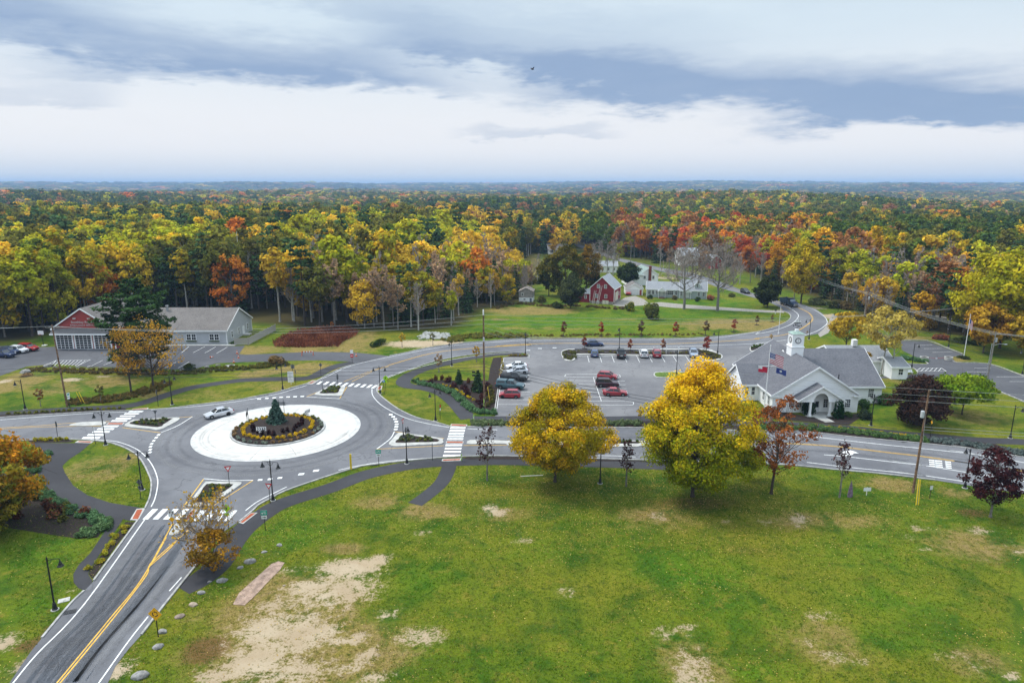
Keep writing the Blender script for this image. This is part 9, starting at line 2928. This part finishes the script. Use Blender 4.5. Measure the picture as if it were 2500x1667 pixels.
for k_, x, y, s_, tint, lb in [('G', 1062, 655, (1.25, 1.25, 1.55), ((.040, .065, .010), (.22, .20, .015)), 'round green shrub with yellow top before the red barn'), ('G', 1215, 565, (.75, .75, .8), ((.03, .06, .014), (.06, .09, .02)), 'round green shrub by the cottage steps'), ('G', 1195, 650, (1.1, 1.1, 1.4), ((.10, .14, .012), (.20, .22, .016)), 'bright green bush on the meadow, left of the tall loose one'), ('G', 1235, 718, (1.7, 1.6, 2.6), ((.07, .085, .02), (.13, .13, .03)), 'tall loose olive bush on the meadow'),
								  ('G', 1580, 582, (.8, .8, .8), ((.03, .055, .014), (.06, .085, .02)), 'dark shrub under the cottage corner windows'), ('G', 1675, 572, (1.0, 1.0, 1.0), ((.20, .055, .03), (.30, .11, .05)), 'reddish shrub right of the cottage'), ('G', 1400, 570, (.75, .75, .9), ((.12, .11, .05), (.2, .16, .08)), 'pale shrub at the middle of the cottage wall'), ('G', 505, 632, (1.7, 1.3, 1.1), ((.03, .045, .014), (.06, .075, .02)), 'dark bush left of the red barn'), ('G', 640, 590, (1.0, 1.0, .9), ((.10, .08, .04), (.17, .12, .06)), 'brown bush under the barn lean-to'),
								  ('G', 385, 590, (1.2, 1.0, 1.3), ((.055, .06, .016), (.10, .095, .025)), 'olive bush right of the old shed'), ('G', 150, 560, (2.4, 1.6, 1.2), ((.06, .065, .016), (.12, .11, .03)), 'broad olive thicket left of the old shed'), ('G', 30, 560, (2.2, 1.5, 1.2), ((.05, .06, .014), (.13, .11, .025)), 'olive thicket at the left end of the meadow'), ('T', 840, 775, (2.0, 1.6, 1.9), ((.44, .30, .012), (.58, .40, .018)), 'bright yellow shrub at the left edge of the meadow'),
								  ('T', 1080, 780, (2.2, 1.5, 1.0), ((.07, .07, .018), (.13, .11, .03)), 'low olive thicket behind the meadow edge'), ('G', 1840, 545, (1.6, .9, .7), ((.06, .075, .02), (.1, .11, .03)), 'low hedge right of the cottage lawn'), ('H', 370, 760, (2.2, 1.5, 1.3), ((.13, .15, .06), (.22, .22, .10)), 'grey green willow bush on the outside of the bend'), ('H', 530, 790, (1.6, 1.3, 1.2), ((.06, .075, .02), (.13, .11, .03)), 'olive bush right of the willow on the bend'),
								  ('H', 640, 800, (1.8, 1.4, 1.4), ((.12, .09, .03), (.2, .13, .04)), 'brown bush at the pole by the wood'), ('H', 1430, 985, (2.0, 1.5, 1.5), ((.36, .22, .02), (.46, .30, .03)), 'yellow bush at the far edge of the right car park'), ('H', 1560, 1090, (1.5, 1.2, .8), ((.20, .055, .03), (.3, .1, .05)), 'red bush at the far edge of the right car park'), ('H', 1780, 1130, (2.4, 1.4, 1.0), ((.035, .06, .014), (.07, .09, .02)), 'dark green hedge behind the right car park'),
								  ('D', 250, 470, (1.5, 1.2, 1.1), ((.12, .085, .03), (.2, .12, .045)), 'brown bush in the tan grass left of the notice board'), ('A', 1555, 860, (1.0, .9, .9), ((.03, .05, .015), (.07, .08, .02)), 'dark green shrub in the weeds below the garage lot'), ('D', 1090, 310, (.9, 2.2, .8), ((.03, .055, .014), (.06, .09, .02)), 'dark green hedge at the left of the gravel patch'), ('A', 1920, 640, (.55, .5, .45), GRN, 'small green shrub at the fence corner'), ('A', 220, 900, (.9, .6, .3), DRYB, 'dry clump at the left end of the stone wall')]:
	shrub('bush', BIG, at(k_, x, y), lb, tint, s_)
band_cover(ats('A', [(240, 850), (500, 860), (900, 870), (1300, 880), (1500, 880)]), 3.2, 170, ((.12, .10, .03), (.20, .14, .04)), '', 'weeds', MOUND, 1.1)
band_cover(ats('A', [(560, 1120), (800, 1100), (1000, 1080), (1200, 1030), (1350, 960)]), 4.0, 200, ((.10, .09, .025), (.19, .125, .035)), '', 'weeds', MOUND, 1.2)
band_cover(ats('A', [(1500, 880), (1800, 850), (2100, 830), (2352, 800)]) + ats('D', [(100, 490), (250, 470)]), 3.5, 160, ((.085, .095, .02), (.16, .13, .03)), '', 'weeds', MOUND, 1.2)
band_cover(ats('D', [(1650, 280), (1800, 250), (2000, 240), (2300, 240)]), 5.0, 200, ((.13, .14, .025), (.24, .20, .04)), '', 'weeds', MOUND, 1.3)
band_cover(ats('E', [(330, 235), (700, 235), (1100, 230), (1500, 228), (1900, 222)]), 1.6, 120, ((.14, .11, .03), (.22, .15, .05)), '', 'weeds', MOUND, .8)
band_cover(ats('G', [(20, 640), (200, 600), (420, 620), (700, 620), (900, 640), (1020, 640)]), 3.0, 140, ((.10, .08, .03), (.18, .12, .05)), '', 'weeds', MOUND, 1.2)
band_cover(ats('T', [(720, 760), (900, 800), (1100, 800), (1280, 790)]), 9.0, 150, ((.06, .065, .015), (.13, .11, .03)), '', 'thicket', BUSH, 2.0)
band_cover(ats('T', [(1130, 700), (1280, 680), (1440, 700)]), 10.0, 120, ((.06, .065, .015), (.13, .11, .03)), '', 'thicket', BUSH, 2.2)
band_cover(ats('H', [(560, 870), (700, 860), (900, 950), (1100, 1000), (1300, 1040)]), 4.0, 90, ((.10, .09, .025), (.2, .14, .04)), '', 'weeds', MOUND, 1.3)
g = np.random.default_rng(9)
rpoly = ats('D', [(225, 300), (300, 255), (420, 200), (600, 178), (850, 180), (920, 205), (900, 235), (800, 285), (760, 325), (420, 330), (240, 325)])
xs, ys = [p[0] for p in rpoly], [p[1] for p in rpoly]
X = g.uniform(min(xs), max(xs), 16000)
Y = g.uniform(min(ys), max(ys), 16000)
k_ = pip(rpoly, X, Y)
X, Y = X[k_][:5200], Y[k_][:5200]
n = len(X)
hgt = g.uniform(.35, 1.0, n) * (.5 + vnoise(X / 2.5, Y / 2.5, 6))
a = g.uniform(0, PI, n)
w_ = g.uniform(.05, .10, n)
lx, ly = g.normal(0, .3, n), g.normal(0, .3, n)
V = np.stack([np.stack([X - np.cos(a) * w_, Y - np.sin(a) * w_, np.zeros(n)], 1), np.stack([X + np.cos(a) * w_, Y + np.sin(a) * w_, np.zeros(n)], 1),
			  np.stack([X + np.cos(a) * w_ * 1.6 + lx, Y + np.sin(a) * w_ * 1.6 + ly, hgt], 1), np.stack([X - np.cos(a) * w_ * 1.6 + lx, Y - np.sin(a) * w_ * 1.6 + ly, hgt], 1)], 1).reshape(-1, 3)
me = bpy.data.meshes.new('reeds')
quads_mesh(me, V, np.arange(4 * n).reshape(n, 4))
c_ = np.zeros((n, 4), np.float32)
c_[:, 0] = vnoise(X / 3, Y / 3, 4)
c_[:, 1] = g.uniform(0, 1, n)
c_[:, 3] = 1
a_ = me.color_attributes.new('leaf', 'FLOAT_COLOR', 'POINT')
a_.data.foreach_set('color', np.repeat(c_, 4, 0).ravel())
me.materials.append(M_LEAF)
o = stuff(link('reeds', me))
set_tint(o, ((.17, .055, .028), (.27, .10, .05)))
# ---- fallen leaves and grass tufts on the lawns (uncountable)
def off_hard(X, Y, pad=True):
	m_ = np.ones(X.shape, bool)
	for p_ in HARD:
		m_ &= ~pip(p_, X, Y)
	for pts, wd in STRIPS:
		A_ = np.array(smooth_line(pts, 5))
		for p_ in A_:
			m_ &= (X - p_[0]) ** 2 + (Y - p_[1]) ** 2 > (wd * .55) ** 2
	return m_
g = np.random.default_rng(31)
lawn = [(-34, 44), (50, 44), (100, 80), (100, 96), (60, 92), (30, 90), (-10, 90), (-20, 84), (-32, 72), (-28, 62)]
N_ = 60000
X = np.concatenate([g.uniform(-60, 100, N_), g.normal(6, 9, 2600), g.normal(26, 11, 3600), g.normal(36, 8, 1500), g.normal(-30, 6, 1500)])
Y = np.concatenate([g.uniform(44, 92, N_), g.normal(84, 6, 2600), g.normal(82, 7, 3600), g.normal(80, 5, 1500), g.normal(66, 6, 1500)])
dn = vnoise(X / 5.5, Y / 3.2, 8) * .55 + vnoise(X / 17, Y / 9, 9) * .45
dn += .35 * np.exp(-(((X - 26) / 16) ** 2 + ((Y - 83) / 9) ** 2)) + .28 * np.exp(-(((X - 6) / 13) ** 2 + ((Y - 85) / 8) ** 2)) + .35 * np.exp(-(((X + 35) / 8) ** 2 + ((Y - 56) / 5) ** 2))
k_ = off_hard(X, Y) & (g.uniform(0, 1, X.shape) < np.clip((dn - .40) * 2.0, 0.03, .95)) & (Y > 44)
X, Y = X[k_], Y[k_]
n = len(X)
P = np.stack([X, Y, g.uniform(.02, .06, n)], 1)
Nn = unit(np.array([0, 0, 1.0]) + g.normal(0, .35, (n, 3)))
me = leaf_mesh('fallen_leaves', P, Nn, .066, g.uniform(0, 1, n), M_LEAF, g)
o = stuff(link('fallen_leaves', me))
set_tint(o, ((.32, .20, .05), (.58, .44, .14)))
print('fallen leaves', n)
def tufts(name, X, Y, h0, h1, tint, blades=4, wid=.02):
	n = len(X)
	V = []
	for b in range(blades):
		a = g.uniform(0, 2 * PI, n)
		h = g.uniform(h0, h1, n)
		ox, oy = g.normal(0, .07, n), g.normal(0, .07, n)
		lx, ly = np.cos(a) * h * .55, np.sin(a) * h * .55
		px2, py2 = -np.sin(a) * wid, np.cos(a) * wid
		z0 = np.zeros(n)
		V.append(np.stack([np.stack([X + ox - px2, Y + oy - py2, z0], 1), np.stack([X + ox + px2, Y + oy + py2, z0], 1), np.stack([X + ox + lx + px2 * .4, Y + oy + ly + py2 * .4, h], 1), np.stack([X + ox + lx - px2 * .4, Y + oy + ly - py2 * .4, h], 1)], 1))
	V = np.concatenate(V).reshape(-1, 3)
	m_ = len(V) // 4
	me = bpy.data.meshes.new(name)
	quads_mesh(me, V, np.arange(4 * m_).reshape(m_, 4))
	cl = np.tile(np.clip(vnoise(X / 4, Y / 4, 14) + g.normal(0, .15, n), 0, 1), blades)
	c_ = np.zeros((m_, 4), np.float32)
	c_[:, 0] = cl
	c_[:, 1] = g.uniform(0, 1, m_)
	c_[:, 3] = 1
	a_ = me.color_attributes.new('leaf', 'FLOAT_COLOR', 'POINT')
	a_.data.foreach_set('color', np.repeat(c_, 4, 0).ravel())
	me.materials.append(M_LEAF)
	o = stuff(link(name, me))
	set_tint(o, tint)
	return o
N_ = 120000
X = g.uniform(-62, 100, N_)
Y = 44 + (g.uniform(0, 1, N_) ** 1.25) * 52
ixx = np.clip(np.searchsorted(gx, X), 0, len(gx) - 1)
iyy = np.clip(np.searchsorted(gy, Y), 0, len(gy) - 1)
k_ = off_hard(X, Y) & (soil[iyy, ixx] < g.uniform(.05, .5, N_)) & (np.abs(X) < Y * .82)
X, Y = X[k_], Y[k_]
dr = dry[iyy[k_], ixx[k_]]
s_ = g.uniform(0, 1, len(X)) < np.clip(dr * 1.1 - .05 + .15, 0, .9)
tufts('grass', X[~s_], Y[~s_], .04, .11, ((.048, .125, .005), (.13, .19, .008)))
tufts('grass', X[s_], Y[s_], .04, .10, ((.20, .17, .035), (.27, .21, .07)))
print('tufts', len(X))
# ---- the air: haze that pales and blues the distance
HZ = bpy.data.materials.new('haze')
HZ.use_nodes = True
t = NT(HZ.node_tree)
t.n.clear()
o_ = t.node('ShaderNodeOutputMaterial')
v_ = t.node('ShaderNodeVolumePrincipled')
v_.inputs['Color'].default_value = (0.46, 0.67, 0.98, 1)
v_.inputs['Density'].default_value = 0.00014
v_.inputs['Anisotropy'].default_value = 0.0
t.l.new(v_.outputs[0], o_.inputs['Volume'])
zlo = float(gz.min()) - 3
zhi = max(float((FZ + 19 * gz_ * (1 + 0.06 * (FW - 1))).max()), float(gz.max()), 45.0) + 4
hz = MB().box(-17500, 17500, -1500, 17500, zlo, zhi).build('haze', HZ)
stuff(hz)
